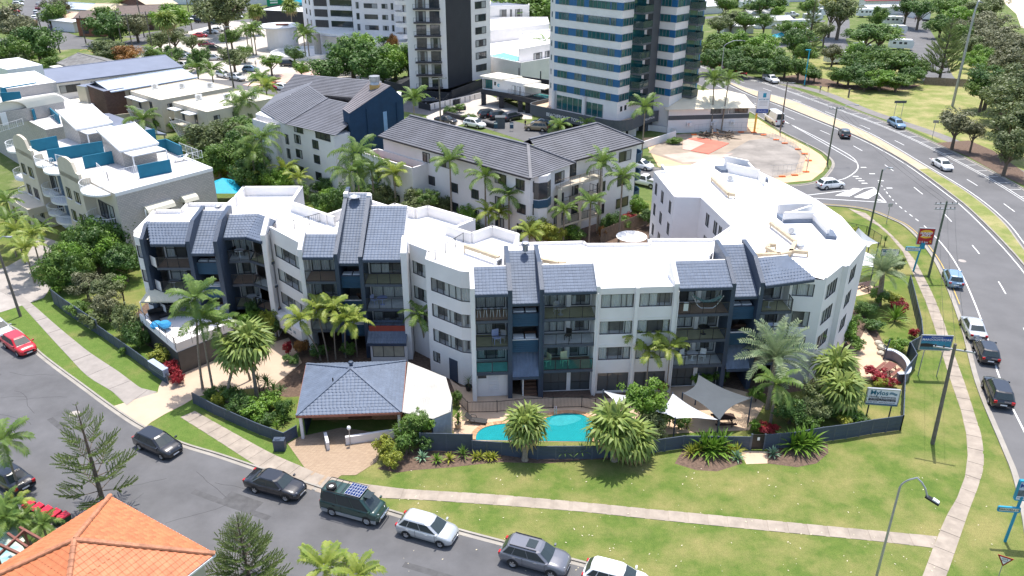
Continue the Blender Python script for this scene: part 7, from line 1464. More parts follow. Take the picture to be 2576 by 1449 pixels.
for c,H,k,lb in ((pA(1250,160,13),13,'fan','tallest fan palm above the blue grey motel roof'),(pA(2290,270,6),6,'king','left palm at the foot of the white balcony tower'),(pA(2320,290,5.5),5.5,'king','right palm at the foot of the white balcony tower'),(pA(1890,250,6),6,'king','left palm of three before the round white shop'),(pA(1915,260,5.6),5.6,'king','middle palm of three before the round white shop'),(pA(1860,265,5),5,'king','right leaning palm before the round white shop'),(pA(1490,550,4),4,'king','palm at the end of the light roof motel'),(pA(1600,560,4),4,'king','palm beside the white utility vehicles'),(pA(1240,450,5.5),5.5,'cocos','drooping palm over the blue grey motel roof end'),(pA(900,30,6),6,'cocos','left palm behind the tan metal roof'),(pA(985,10,6.5),6.5,'cocos','right palm behind the tan metal roof'),(pA(1970,640,4),4,'king','palm beside the red car'),(pA(2010,690,4),4,'yellow','yellow green palm beside the charcoal villa roof'),(pA(1930,90,7),7,'fan','bushy palm by the black cafe'),(pA(2190,50,9),9,'fan','dark palm on the white tower terrace'),(pB(1490,410,5),5,'yellow','left palm in front of white apartments wall'),(pB(1540,360,6),6,'king','right palm in front of white apartments wall')):palm_at(k,c,H,lb,nf=14 if k!='fan' else 24,s=1.4 if k!='fan' else 1.9,tr=.17,group='palms of the distant streets')
for c,H,k,s,lb in ((pD(60,110,5),5,'king',1.0,'palm at the left edge beside cream garage'),(pD(60,260,4),4,'king',1.1,'lower palm at the left edge by the pole'),(pD(200,470,3.6),3.6,'yellow',1.1,'yellow palm beside the drive entrance'),(pD(250,360,4),4,'yellow',1.0,'palm behind the yellow entrance palm'),(pD(130,330,3.6),3.6,'yellow',1.0,'palm left of the yellow entrance palm'),(pD(310,330,3),3,'king',.9,'small palm by the cream pillar')):palm_at(k,c,H,lb,nf=12,s=s,tr=.09,group='palms at the left entrance')
for c,H,k,s,lb in ((pG(40,480,4),4,'king',1.0,'palm cut by the left edge above the black car'),(pG(40,960,2.4),2.4,'king',.7,'left palm of the garden by red bins'),(pG(130,930,2.2),2.2,'yellow',.6,'pale palm behind the red bins'),(pG(180,1060,1.8),1.8,'king',.6,'palm in front of the red bins'),(pG(60,1050,2.2),2.2,'king',.75,'dark palm beside the timber pergola'),(pG(330,1090,1.6),1.6,'king',.6,'low palm near the terracotta eave'),(pH(-120,1440,3.2),3.2,'yellow',1.0,'left palm cut by the bottom edge'),(pH(120,1500,3.0),3.0,'yellow',.9,'right palm cut by the bottom edge')):palm_at(k,c,H,lb,nf=14,s=s*.9,tr=.09,group='palms near the bottom edge')
# pines
q=pT(190,1016,9.2);pine(g0(q),9.2,2.5,'open branched pine behind the terracotta roof',tiers=8,z0=.2,power=.6,seed=3,nb=5)
q=pT(595,1295,6.2);pine(g0(q),6.2,2.3,'dense pine right of the terracotta roof',tiers=11,z0=.1,power=.8,seed=8,nb=7)
pine(g0(pC(940,420)),17,4.2,'tall pine in front of the caravan park',tiers=15,z0=.05,seed=4);pine(g0(pC(1935,610)),16,5.0,'tall pine by the park fence',tiers=15,z0=.12,seed=5)
# broadleaf trees: kind, crown centre, crown radius, half height, centre height, label
TR=[('bright',pD(560,480,3.2),2.3,2.4,3.2,'left tree of the bright green row beside the block'),('dark',pD(700,400,3.8),2.7,3.1,3.8,'middle tree of the bright green row beside the block'),('bright',pD(760,300,4.4),2.4,2.6,4.4,'tall tree of the bright green row beside the block'),('dark',pD(900,300,4.2),2.4,2.8,4.2,'dark tree against the white end of the block'),('bright',pD(950,230,4.6),1.8,2.0,4.6,'highest tree next to the white flat roof'),('dark',pD(870,500,2.6),2.3,2.3,2.6,'dark lower tree under the block end windows'),('mid',pD(400,590,2.8),1.9,2.8,2.8,'slender tree at the drive beside the block'),('mid',pD(620,560,2.5),1.8,2.3,2.5,'tree in shade behind the grey scrub'),('bright',pD(420,740,1.0),.7,.9,1.0,'small yellow green shrub at the fence end'),
    ('grey',pD(640,680,2.4),1.9,1.6,2.4,'grey twiggy scrub left of the terrace'),('olive',pD(800,720,2.5),2.0,1.5,2.5,'olive scrub crown behind the navy fence'),('bright',pD(900,680,2.7),1.1,.8,2.7,'bright patch of shrub above grey scrub'),('grey',pD(800,850,2.0),1.7,1.7,2.0,'bare grey scrub in front of the terrace'),('olive',pD(960,960,2.0),1.8,1.9,2.0,'dark olive shrub at the terrace corner'),('dark',pD(1030,1080,1.5),1.4,1.6,1.5,'dark shrub under the terrace rail'),('mid',pD(920,1200,.5),.4,.5,.5,'small shrub by the low navy fence'),
    ('red',pD(1300,1330,.9),.9,1.0,.9,'crimson shrub beside the letterboxes'),('red',pD(1340,1400,.7),.8,.8,.7,'lower crimson shrub at the fence end'),('yellow',pD(1210,1220,1.2),1.1,.9,1.2,'yellow variegated shrub above the letterboxes'),('bright',pD(1390,1260,.9),.9,.8,.9,'green shrub right of the yellow variegated shrub'),
    ('bright',pD(1880,960,2.4),1.5,1.1,2.4,'feathery bright tree fern in the driveway garden'),('yellow',pD(2030,960,2.2),1.1,1.2,2.2,'yellow leaved bush under the garage sign'),('mid',pD(1780,1000,1.5),1.3,1.3,1.5,'green bush behind the driveway palms'),('dark',pD(1900,870,3.0),.8,.8,3.0,'dark plant below the angled balconies'),('red',pD(2170,1170,1.0),.55,.9,1.0,'pink red cordyline bush by the driveway'),('copper',pD(2270,1160,1.0),.9,.9,1.0,'copper bush beside the pink cordyline'),('dark',pD(2200,1260,.45),.9,.5,.45,'low green groundcover below the copper bush'),('dark',pD(2400,1200,.8),1.0,.8,.8,'dark shrubs at the palm clump foot'),('mid',pE(60,1190,.9),.9,.9,.9,'shrub behind the pavilion roof'),
    ('dark',pG(1820,150,1.0),1.4,1.1,1.0,'dark green shrub in the pavilion garden'),('bright',pG(1930,190,.9),1.2,1.0,.9,'glossy green shrub in the pavilion garden'),('yellow',pG(1650,110,.8),.7,.8,.8,'yellow green shrub near the drive fence'),('mid',pG(1590,70,.7),.8,.7,.7,'green shrub at the fence notice'),('dark',pG(2020,260,.6),.8,.6,.6,'low dark shrub by the garden fence'),
    ('yellow',pH(320,470,1.1),1.0,1.2,1.1,'bright yellow green bush beside the brick forecourt'),('yellow',pH(380,570,.8),.9,.9,.8,'lower yellow green bush at the forecourt edge'),('mid',pH(560,270,2.4),1.35,.9,2.4,'open frangipani tree by the translucent pergola'),('bright',pH(650,290,2.0),.9,.8,2.0,'right part of the frangipani clump'),('mid',pH(870,100,.9),.6,.8,.9,'green climber at the pool fence end'),('bright',pH(2290,110,3.0),2.2,1.9,3.0,'bright tree between the white shade sails'),('olive',pH(2330,290,1.7),1.6,1.5,1.7,'olive shrub behind the larger fan palm'),('mid',pI(-20,280,.9),.8,.8,.9,'shrub left of the large white sail'),
    ('dark',pI(820,200,1.3),1.7,1.3,1.3,'dark shrub behind the navy fence near gate'),('olive',pI(990,180,1.3),1.6,1.3,1.3,'olive shrub in the middle of the corner garden'),('mid',pI(1110,150,1.2),1.4,1.2,1.2,'mid green shrub left of the holiday sign'),('dark',pI(1160,40,1.8),1.5,1.6,1.8,'tall dark shrub above the corner garden'),('bright',pI(1260,235,.8),1.1,.7,.8,'bright shrub below the holiday sign'),('yellow',pI(1230,270,.9),.8,.5,.9,'yellow green creeper over the fence'),('dark',pI(1330,260,.6),1.1,.7,.6,'dark groundcover below the holiday sign'),('mid',pI(950,280,.7),1.3,.8,.7,'shrub close behind the curved navy fence'),('red',pI(640,330,.35),1.0,.35,.35,'low crimson groundcover by the gate'),('bright',pI(545,310,.7),.5,.7,.7,'bright plant beside the sail post'),('bright',pI(560,70,.9),.8,.7,.9,'bright shrub beside the silvery palm trunk'),('bright',pF(150,1420,.8),1.0,.8,.8,'green plants under the right balconies'),('mid',pF(280,1380,1.0),.9,1.0,1.0,'bushy plants beside the right stair'),('dark',pF(60,1330,.8),1.2,.8,.8,'dark planting in shade of the right balconies'),('copper',pH(2420,20,.7),.6,.6,.7,'copper plant behind the white sail'),
    ('bright',pF(1240,1060,1.5),1.3,1.6,1.5,'bright shrub against the right end wall'),('mid',pF(1270,980,1.6),1.0,1.3,1.6,'taller shrub at the right end wall'),('dark',pF(1080,1170,1.2),1.2,1.3,1.2,'dark shrub at the right end wall foot'),('mid',pF(1100,1260,.9),1.1,.9,.9,'shrub left of the peach path'),('red',pF(1650,860,1.0),1.1,.8,1.0,'crimson ivy mound beside the agave'),('red',pF(1740,1060,.6),.6,.6,.6,'crimson plant at the roadside fence'),('red',pF(1460,1370,.8),1.1,.7,.8,'crimson shrub beside the picnic planks'),('red',pF(1540,1430,.6),.9,.6,.6,'lower crimson shrub near the fence corner'),('yellow',pF(1500,1440,.7),.6,.6,.7,'yellow shrub below the crimson shrub'),('yellow',pF(1590,800,1.0),1.2,.8,1.0,'yellow green shrub above the crimson ivy'),('dark',pF(1380,880,.9),1.4,1.0,.9,'dark strappy mass by the date palm'),('dark',pF(1430,1000,.7),1.2,.7,.7,'dark shrub along the peach path'),('bright',pF(1620,1150,.8),1.1,.8,.8,'variegated shrub beside the boulders'),('olive',pF(1620,540,1.2),1.0,1.2,1.2,'olive shrub behind the date palm'),('mid',pF(1210,310,.9),1.1,.9,.9,'shrub behind the peaked white sail'),('yellow',pF(1280,290,.8),.9,.7,.8,'yellow flowering shrub by the black pool fence'),
    ('olive',pE(560,80,3.6),3.0,2.4,3.6,'rounded olive tree behind the white parapet'),('mid',pE(640,60,4.2),2.0,1.8,4.2,'green tree top behind the white parapet'),('olive',pE(780,100,3.0),2.2,1.7,3.0,'lower olive tree behind the white parapet'),('yellow',pE(1490,270,3.4),2.4,2.1,3.4,'yellow green rounded tree before the pale block'),('yellow',pE(1590,330,2.6),1.7,1.5,2.6,'lower yellow green tree beside rounded tree'),('dark',pE(2030,220,1.8),1.5,1.6,1.8,'blue green shrub by the timber fence'),('bright',pE(2240,100,2.2),1.6,1.8,2.2,'bright tree left of the white wing'),('red',pE(2180,190,1.0),1.2,.8,1.0,'reddish flowering plants by the timber fence'),('copper',pE(1970,300,1.2),.7,1.0,1.2,'orange brown fern by the timber fence'),('mid',pE(1780,330,.9),1.2,.9,.9,'small shrub under the slim palms'),('dark',pD(2400,60,2.4),1.6,1.4,2.4,'rounded dark shrub behind the left parapet'),('bright',pD(2440,130,1.5),1.5,1.0,1.5,'bright shrub behind the left parapet'),('dark',pB(280,1330,3.0),2.6,2.6,3.0,'dark green tree below the pale terrace'),('olive',pB(560,1400,2.6),2.2,1.8,2.6,'olive tree below the pale terrace windows')]
TR+=[('dark',pD(480,560,2.8),2.0,2.4,2.8,'dark tree at the left of the bright row'),('mid',pD(640,330,4.2),2.2,2.4,4.2,'upper tree of the bright row near the cream wall'),('bright',pD(800,420,3.4),2.3,2.6,3.4,'full tree in front of the bright row'),('dark',pD(560,640,1.8),1.9,1.7,1.8,'shady shrub mass behind the grey scrub')]
TR+=[('olive',pA(1560,1060,4.5),4.8,3.8,4.5,'olive tree behind the turquoise terrace'),('olive',pA(1700,1030,5.0),4.3,3.4,5.0,'spreading olive tree below the cream flats'),('dark',pA(1800,1130,4.6),4.1,4.0,4.6,'dark tree left of the villa'),('mid',pA(1900,1230,3.2),3.1,2.9,3.2,'green tree under the drooping palms'),('yellow',pA(1690,1270,2.2),3.1,2.0,2.2,'yellowish bushes along the timber fence'),('dark',pA(1560,1180,2.6),2.9,2.7,2.6,'dark tree at the brick wall end'),('mid',pA(1330,1080,2),2.4,1.8,2,'tree below the outside stairs'),('mid',pA(1820,980,5.5),3.6,2.7,5.5,'light green tree top by the corrugated shed'),('dark',pA(2000,1360,2),2.6,2.0,2,'bushes at the villa foot'),('dark',pA(2440,1410,2),1.9,1.8,2,'rounded bush at the villa corner'),('bright',pA(1220,930,1.2),1.6,1.2,1.2,'hedge at the cream flats corner'),('bright',pA(1300,945,1.2),1.3,1.2,1.2,'shrub between the two cream flats'),('yellow',pA(280,765,10.5),1.0,.8,1.2,'yellow palm bush on the turquoise terrace')]
TR+=[('mid',pD(590,880,1.2),1.4,1.1,1.2,'shrub at the upper end of the tall navy fence'),('olive',pD(700,960,1.3),1.3,1.1,1.3,'olive shrub along the tall navy fence'),('bright',pD(1500,1160,1.1),1.2,1.0,1.1,'bright planting below the lower awning'),('mid',pD(1640,1110,1.0),1.2,1.0,1.0,'planting at the terrace wall foot'),('yellow',pD(1960,1050,1.4),1.3,1.1,1.4,'yellow green planting beside the garage opening'),('dark',pD(2080,1000,1.4),1.2,1.2,1.4,'dark planting beside the garage opening'),('mid',pG(1720,60,.9),1.1,.9,.9,'leafy plants under the driveway fan palms'),('bright',pG(2050,120,1.0),1.2,1.0,1.0,'bright plants beside the pavilion skirt roof'),('dark',pG(2140,180,1.0),.9,1.1,1.0,'dark plants against the pavilion roof edge'),('mid',pH(480,420,1.4),1.0,1.2,1.4,'leafy shrub under the frangipani'),('dark',pH(620,420,1.0),.9,.9,1.0,'dark shrub at the corrugated fence'),('mid',pH(2420,230,1.3),1.2,1.1,1.3,'feathery plants right of the bright tree'),('mid',pF(1320,1150,.8),1.0,.8,.8,'low planting at the peach path bend'),('olive',pI(1040,60,1.8),1.5,1.4,1.8,'olive bush behind the corner garden'),('bright',pF(1250,1400,1.0),1.2,.9,1.0,'bright bush below the low fan palm'),('mid',pF(1480,780,1.2),1.2,1.0,1.2,'planting round the date palm trunk'),('dark',pE(1000,300,1.6),2.0,1.5,1.6,'dark shrubs between parapet and pale wall'),('mid',pE(1350,330,1.6),1.8,1.4,1.6,'leafy shrubs at the pale wall corner'),('bright',pE(1700,300,1.3),1.7,1.3,1.3,'bright shrubs before the arched balconies'),('mid',pE(2120,230,1.2),1.6,1.2,1.2,'mixed shrubs at the timber fence end'),('olive',pE(340,40,3),2.2,2.0,3,'olive tree left of the rounded olive tree'),('mid',pE(200,20,2.6),2.0,1.8,2.6,'tree behind the navy tiled tall roof'),('bright',pD(2500,40,2),2.0,1.5,2,'bright bushes beyond the left parapet')]
TR+=[('mid',pT(545,395,4.5),3.2,3.0,4.5,'leafy tree right of the brick end wall'),('dark',pT(625,440,3.6),3.2,3.0,3.6,'dark tree behind the turquoise shelter'),('olive',pT(600,345,5),3.0,2.6,5,'olive crown above the dark shelter tree'),('bright',pT(705,455,3),2.6,2.4,3,'bright tree before the villa corner'),('mid',pT(745,490,2.4),2.2,2.0,2.4,'tree directly behind the tall left parapet'),('dark',pT(860,500,3),2.3,2.4,3,'dark tree behind the tall tiled roof'),('mid',pT(960,470,3.4),2.4,2.4,3.4,'green tree below the pale terrace corner'),('bright',pT(1190,540,2.6),2.2,2.0,2.6,'bright tree at the pale wall between palms'),('mid',pT(1250,560,2.0),1.9,1.7,2,'leafy tree above the railing roof'),('dark',pT(1640,545,1.6),1.8,1.5,1.6,'dark shrubs beside the pale dish'),('mid',pT(180,640,2.6),2.3,2.4,2.6,'leafy tree at the far left of the bright row'),('bright',pT(240,600,3.2),2.2,2.4,3.2,'bright tree in the left driveway corner'),('dark',pT(310,660,2.4),2.2,2.4,2.4,'dark tree against the rounded end windows')]
TR=[(k,p,r_,h,z,lb) for k,p,r_,h,z,lb in TR if 'terrace' not in lb or k!='yellow' or True]
TR+=[('grey',pA(50,150,7),8,6,7,'grey green tree at the top left edge'),('dark',pA(270,310,6),6.2,5.6,6,'dense dark tree beside the left power poles'),('mid',pA(60,380,5),6.0,4.6,5,'leafy tree at the left edge above the parapets'),('grey',pA(110,230,6),5,4.5,6,'grey tree behind the dense dark tree'),('olive',pA(120,440,3),4.5,3,3,'shrubby trees by the left lawn'),('mid',pA(380,480,2.4),3.2,2.4,2.4,'shrub at the motel fence'),('mid',pA(350,410,2.0),3.0,2.0,2.0,'round shrubs beside the left power pole'),('bright',pA(235,425,1.4),1.8,1.4,1.4,'clipped hedge on the left lawn'),('mid',pA(400,100,5),5.0,4.4,5,'tree with bare branch by the far street'),('grey',pA(430,60,6),4.6,4.4,6,'grey tree beside the pale blue roof'),('grey',pA(210,170,3),3.4,2.6,3,'brown shrub beside the far street cars'),('dark',pA(830,200,5),7.0,5.0,5,'broad dark tree beside the red brick house'),('mid',pA(790,110,7),4.2,3.6,7,'tree rising behind the red brick house'),('grey',pA(1020,190,5),5.0,4.4,5,'brownish tree before the dark brick gable'),('olive',pA(790,370,3.6),5.2,3.4,3.6,'olive bush left behind the dark roof house'),('copper',pA(950,400,3.4),4.4,2.8,3.4,'coppery bush behind the dark roof house'),('olive',pA(870,390,3.2),4.8,3.0,3.2,'olive bush in the middle behind the dark roof house'),('mid',pA(1150,400,2.6),3.2,2.4,2.6,'green bush left of the tallest fan palm'),('dark',pA(1300,410,3.4),3.8,3.0,3.4,'dark tree at the motel end'),('bright',pA(1290,120,6),7,5,6,'bright bushy tree left of the green sign wall'),('olive',pA(1690,50,9.5),9.5,6.5,9.5,'large spreading fig tree by the far car park'),('olive',pA(1560,60,8),6,5,8,'left half fig tree by the far car park'),('olive',pA(1200,290,4.5),4.0,2.6,4.5,'pandanus like tree by the signal pole'),('olive',pA(1310,270,4.5),4.2,2.8,4.5,'second pandanus like tree by the crossing'),('olive',pA(1440,310,4),3.6,2.2,4,'open pandanus tree in the car park'),('dark',pA(1500,430,3.6),3.4,3.2,3.6,'rounded dark tree in the car park'),('mid',pA(1740,270,4),3.8,2.6,4,'feathery tree beside the round shop'),('olive',pA(1760,430,4),4.2,2.8,4,'pandanus tree by the white wall'),('mid',pA(1840,390,3),2.8,2.2,3,'small tree in front of the planter ramp'),('bright',pA(2040,460,3.6),3.2,1.8,3.6,'round topped small tree in the paved court'),('dark',pA(2220,400,3),3.2,2.2,3,'dark tree at the white tower entrance'),('bright',pA(2270,510,2.6),2.2,2.0,2.6,'small tree beside the pink driveway'),('yellow',pA(2260,600,.8),1.6,.8,.8,'yellow flower bed beside the pink driveway'),('bright',pA(1950,575,.8),2.6,.8,.8,'low hedge left part on the verge'),('bright',pA(2030,595,.8),2.4,.8,.8,'low hedge right part on the verge'),('dark',pA(2190,640,.8),2,.8,.8,'hedge behind the red car'),('olive',pA(1690,390,2),2,1.4,2,'yellowish shrub among parked cars')]
TR+=[('dark',pB(80,420,6),7.0,5.5,6,'large dark tree in front of the white tower'),('bright',pB(150,360,7),5.5,4.5,7,'bright crown of the large tree group'),('dark',pB(230,480,5),6,5,5,'dark tree above the long white wall'),('bright',pB(400,440,5),5.5,4.5,5,'bright tree left of the black tower'),('dark',pB(340,480,4),4.5,4,4,'lower dark tree behind the long white wall'),('mid',pB(500,430,5),3.5,4.5,5,'narrow tree beside the black tower edge'),('dark',pA(2480,520,4),5.5,4.0,4,'dark tree left end of the long white wall'),('copper',pB(390,320,6),1.8,3,6,'reddish hanging bougainvillea on the white tower'),('mid',pB(320,300,6),2.4,1,6,'green planting along the white tower balcony'),('bright',pB(1330,40,10),12,7,10,'wide bright tree behind the white apartments left'),('mid',pB(1450,80,9),11,7,9,'wide bright tree behind the white apartments right'),('bright',pB(1480,10,11),12,7,11,'far bright tree beside the striped tower'),('dark',pB(820,830,.9),1.6,.9,.9,'agave like shrubs on the upper planter'),('mid',pB(890,805,1.2),1.3,.8,1.2,'small shrubs at the planter end'),('mid',pB(970,880,.9),1.6,.6,.9,'low shrubs along the planter wall'),('mid',pC(-60,1060,.6),1.6,.7,.6,'weedy green patch in the vacant lot')]
for i,(u,v,z,R_,k) in enumerate(((250,330,6,8,'mid'),(330,420,5,7.5,'dark'),(400,310,7,9,'bright'),(520,400,5.5,8,'mid'),(600,330,6.5,8,'bright'),(700,420,5,7,'mid'),(780,480,4.5,6,'dark'),(620,490,4,6.5,'dark'),(430,480,4,6.5,'dark'),(880,500,4.5,6,'mid'),(860,300,7,8,'dark'),(220,440,5,6,'dark'),(920,380,5,5.5,'mid'),(960,540,3,4.5,'dark'))):
    TR.append((k,pC(u,v,z*.8),R_*.62,z*.62,z*.75,['pale crowned','shady','broad bright','leafy','tall bright','mid green','dark low','shaded front','shaded left','right end','dark inner','leftmost','small right','roadside'][i]+' tree of the beach road thicket behind red cars'))
for i,(u,v,z,R_,k) in enumerate(((1290,470,5,6,'mid'),(1400,540,4.5,6.5,'dark'),(1500,590,3.6,6,'bright'),(1620,610,3.2,5.5,'mid'),(1720,560,3.6,5.5,'dark'),(1560,470,6,8,'mid'),(1440,430,6,7,'dark'),(1680,470,5.5,6.5,'mid'),(1260,560,3.6,5,'dark'),(1180,560,3.2,4.5,'mid'),(1380,620,2.6,4.5,'dark'),(1000,560,2.4,3.4,'dark'),(1780,510,4,4.5,'mid'),(1310,400,6,6,'bright'))):
    TR.append((k,pC(u,v,z*.8),R_*.68,z*.66,z*.78,['left crown','dark front','bright front','right front','dark right','big central','dark upper','upper right','lower left','lowest left','front low','detached small','far right','bright upper'][i]+' tree of the round thicket on the dry park grass'))
TR+=[('dark',pC(1390,250,7),6.5,3.1,7,'spreading tree over the parked caravan left half'),('mid',pC(1500,240,7),5.8,3.1,7,'spreading tree over the parked caravan right half'),('olive',pC(1200,70,9),6.5,4.5,9,'tall spreading tree in the caravan park middle'),('yellow',pC(1140,30,10),5.0,3.5,10,'yellowish crown tree in the caravan park'),('olive',pC(1080,220,5),3.0,2.2,5,'pandanus tree beside the caravan road'),('grey',pC(1140,390,4),3.2,2.5,4,'bare grey tree before the caravan road'),('mid',pC(1480,120,6),3.2,4.2,6,'upright tree between motorhomes'),('olive',pC(370,140,5),5.0,3.1,5,'olive tree at the caravan park left'),('mid',pC(480,150,5),4.3,2.9,5,'second olive tree at the caravan park left'),('mid',pC(620,150,5),3.6,2.8,5,'tree before the white marquee roofs'),('olive',pC(280,180,4.5),4.3,2.8,4.5,'tree beside the striped tower edge'),('dark',pC(590,30,6),5.0,4.2,6,'dark tree at the caravan park top'),('mid',pC(720,20,6),4.3,3.5,6,'green tree left of the grey cabins'),('bright',pC(720,80,4),2.9,2.1,4,'bright small tree by the cabins'),('mid',pC(960,40,6),4.3,3.5,6,'tree beside the green roof'),('mid',pC(780,200,5),3.2,2.5,5,'palm like tree by the blue tent'),('bright',pC(880,200,4),2.9,2.1,4,'tree behind the tall pine'),('mid',pC(500,60,4),2.9,2.1,4,'shrub tree over a caravan'),('dark',pC(1700,40,7),5.0,3.5,7,'tree over the red roof cabin'),('dark',pC(1800,60,7),5.0,3.5,7,'dark tree at the end of the park road'),('mid',pC(330,20,6),5.0,3.5,6,'top tree beside the striped tower')]
for i,(u,v,z,R_,k) in enumerate(((1960,40,6,9,'mid'),(1960,170,6,8,'dark'),(2080,110,6,9,'bright'),(2200,60,6,10,'olive'),(2200,200,6,9,'grey'),(2090,240,5.5,7,'mid'),(2330,150,6,10,'grey'),(2420,250,6,10,'grey'),(2300,290,6,9,'grey'),(2180,330,5,7,'olive'),(2250,400,5,6,'bright'),(2420,370,6,8,'grey'),(2540,330,6,9,'grey'),(2520,450,6,8,'grey'),(2330,30,6,10,'olive'),(2100,20,6,9,'mid'),(2240,470,3.5,5,'bright'),(2400,480,5,6,'grey'))):
    TR.append((k,pC(u,v,z*.8),R_*.62,z*.62,z*.75,['top left','dark left','bright upper','grey topmost','grey middle','green lower left','grey upper right','grey right','grey central','olive lower','bright lower','grey lower right','far right grey','right edge grey','olive top','second top','bright low','grey low'][i]+' tree of the dune scrub by the beach'))
TR+=[('dark',pC(2330,610,6),5.0,3.8,6,'dark tree left of the right edge grove'),('olive',pC(2440,700,6),5.4,4.1,6,'olive tree of the right edge grove'),('olive',pC(2540,760,6.5),5.8,4.5,6.5,'grey tree of the right edge grove'),('mid',pC(2280,680,4.5),3.6,2.7,4.5,'green lower tree of the right edge grove'),('olive',pC(2500,930,6),4.7,4.1,6,'grey tree cut by the right edge lower'),('olive',pC(2480,1100,5),3.6,3.4,5,'lowest olive tree at the right edge'),('olive',pC(2560,620,7),5.8,4.5,7,'grey tree at the right edge top of grove'),('grey',pC(2080,920,5),3.6,2.5,5,'lone roadside tree with shadow on the carriageway'),('grey',pC(2210,980,4),2.3,1.5,4,'low right limb of the lone roadside tree')]
for i,(x,y,R_,k) in enumerate(((-150,420,12,'mid'),(-120,400,9,'dark'),(-60,390,9,'mid'),(-25,330,8,'olive'),(-95,430,12,'dark'),(-190,400,10,'mid'),(-215,340,8,'dark'),(-220,300,8,'olive'),(60,330,8,'mid'),(75,380,10,'dark'),(100,400,10,'mid'),(140,420,10,'olive'),(90,345,6,'mid'),(165,380,8,'dark'),(185,400,10,'mid'),(50,420,12,'mid'))):
    TR.append((k,(x,y,0),R_,R_*.6,R_*.65,'distant '+['tree behind the white warehouse','dark tree beside the warehouse end','tree behind the fig','tree by the far crossing','dark tree beyond the warehouse','tree at the far left','dark tree by the left street','olive tree by the left street','tree right of the striped tower','dark tree beyond the cabins','tree beyond the green roof','olive tree at the top of the caravan park','small tree among the cabins','dark tree near the beach end','tree near the beach end','tree far behind the striped tower'][i]))
for k,p,R_,h,z,lb in TR:
    tree(k,(p[0],p[1],0 if 'turquoise terrace' not in lb or k!='yellow' else 9.3),R_,h,z if 'turquoise terrace' not in lb or k!='yellow' else 1.2,lb,name='shrub' if R_<1.5 and z<1.6 else 'leafy_tree',cat='shrub' if R_<1.5 and z<1.6 else 'tree',fine=True if R_>1.3 else False)
# strap-leaved plants
for p,L,w,n,m,lb,hd in ((pI(225,520),1.95,.19,46,L_BRIGHT,'large green crinum lily clump left of the garden gate',((0,0,.05),(.7,.3,.05),(-.7,.2,.05))),(pI(880,490),1.95,.19,46,L_BRIGHT,'large green crinum lily clump right of the garden gate',((0,0,.05),(.8,.3,.05),(-.6,.1,.05))),(pI(60,530),1.1,.1,30,L_YEL,'yellowish strappy clump at the left of the bed',((0,0,.05),(.5,.2,.05))),(pI(350,520),1.1,.1,30,L_YEL,'yellowish strappy clump beside the large crinum',((0,0,.05),(.5,-.2,.05))),(pI(1000,470),1.1,.1,30,L_BRIGHT,'strappy clump at the right end of the bed',((0,0,.05),)),(pI(408,570),.8,.17,22,L_AGAVE,'blue green agave left of the gate pad',((0,0,.05),)),(pI(680,545),.8,.17,22,L_AGAVE,'blue green agave right of the gate pad',((0,0,.1),)),(pI(680,440),.6,.1,18,L_RED,'small crimson cordyline beside the gate',((0,0,.4),)),(pF(1600,980),2.0,.15,46,L_BRIGHT,'giant green agave like rosette by the roadside fence',((0,0,.2),)),(pH(612,570),.75,.16,22,L_AGAVE,'pale agave rosette at the left of the fence bed',((0,0,.1),)),(pH(720,590),.75,.14,22,L_BRIGHT,'second rosette from the left in the fence bed',((0,0,.1),)),(pH(815,580),.75,.14,22,L_YEL,'third rosette from the left in the fence bed',((0,0,.1),)),(pH(920,550),.9,.11,26,L_MID,'tall strappy plant against the corrugated fence',((0,0,.2),)),(pH(1010,570),.7,.12,22,L_YEL,'yellowish lily clump right of the corrugated fence',((0,0,.1),(.4,.1,.1))),(pH(1110,570),.7,.12,22,L_YEL,'yellowish lily clump left of the fan palm',((0,0,.1),(.4,0,.1))),(pH(1680,560),.8,.07,26,L_MID,'left spiky yucca on the navy fence',((0,0,.5),)),(pH(1810,560),.95,.08,28,L_MID,'right spiky yucca on the navy fence',((0,0,.55),)),(pH(500,520),.9,.09,26,L_DARK,'spiky yucca beside the yellow green bush',((0,0,.5),(.3,.2,1.2),(-.3,.1,1.5))),(pH(430,480),.8,.09,24,L_MID,'taller yucca with several heads by the pavilion',((0,0,1.6),(.4,0,2.0))),(pG(2140,300),.9,.07,28,L_MID,'yucca nearest the pavilion post',((0,0,.3),)),(pG(2090,345),.8,.06,26,L_BRIGHT,'small pale yucca at the fence corner',((0,0,.2),)),(pG(2080,150),.95,.09,30,L_DARK,'tall dark yucca left of the pavilion roof',((0,0,1.4),(.5,.3,1.0),(-.5,.2,1.7))),(pG(1960,60),.9,.08,26,L_DARK,'yucca clump behind the glossy shrub',((0,0,1.2),(.6,.2,.9))),(pG(2110,230),.9,.08,26,L_YEL,'yellow tipped yucca by the pavilion wall',((0,0,.5),)),(pD(2230,1290),.8,.06,26,L_MID,'spiky plant in the driveway island',((0,0,.2),)),(pF(1165,290),.9,.08,26,L_MID,'yucca by the black fence behind the building',((0,0,1.0),)),(pF(1085,260),.8,.08,24,L_DARK,'second yucca by the black fence behind the building',((0,0,.8),)),(pF(105,1350),.9,.08,26,L_DARK,'left spiky plant below the right balconies',((0,0,.8),)),(pF(185,1390),.9,.08,26,L_MID,'right spiky plant below the right balconies',((0,0,.8),)),(pI(30,340),.9,.1,28,L_YEL,'strappy plant under the left end of the white sail',((0,0,.3),)),(pF(1520,410),.9,.07,26,L_DARK,'yucca beside the small holiday sign',((0,0,.7),)),(pF(1620,1190),.8,.1,24,L_YEL,'variegated rosette above the curved wall',((0,0,.3),))):
    rosette(g0(p),lb,L,w,n,m,heads=hd,parts=L>=1.1,name='strappy_plant')
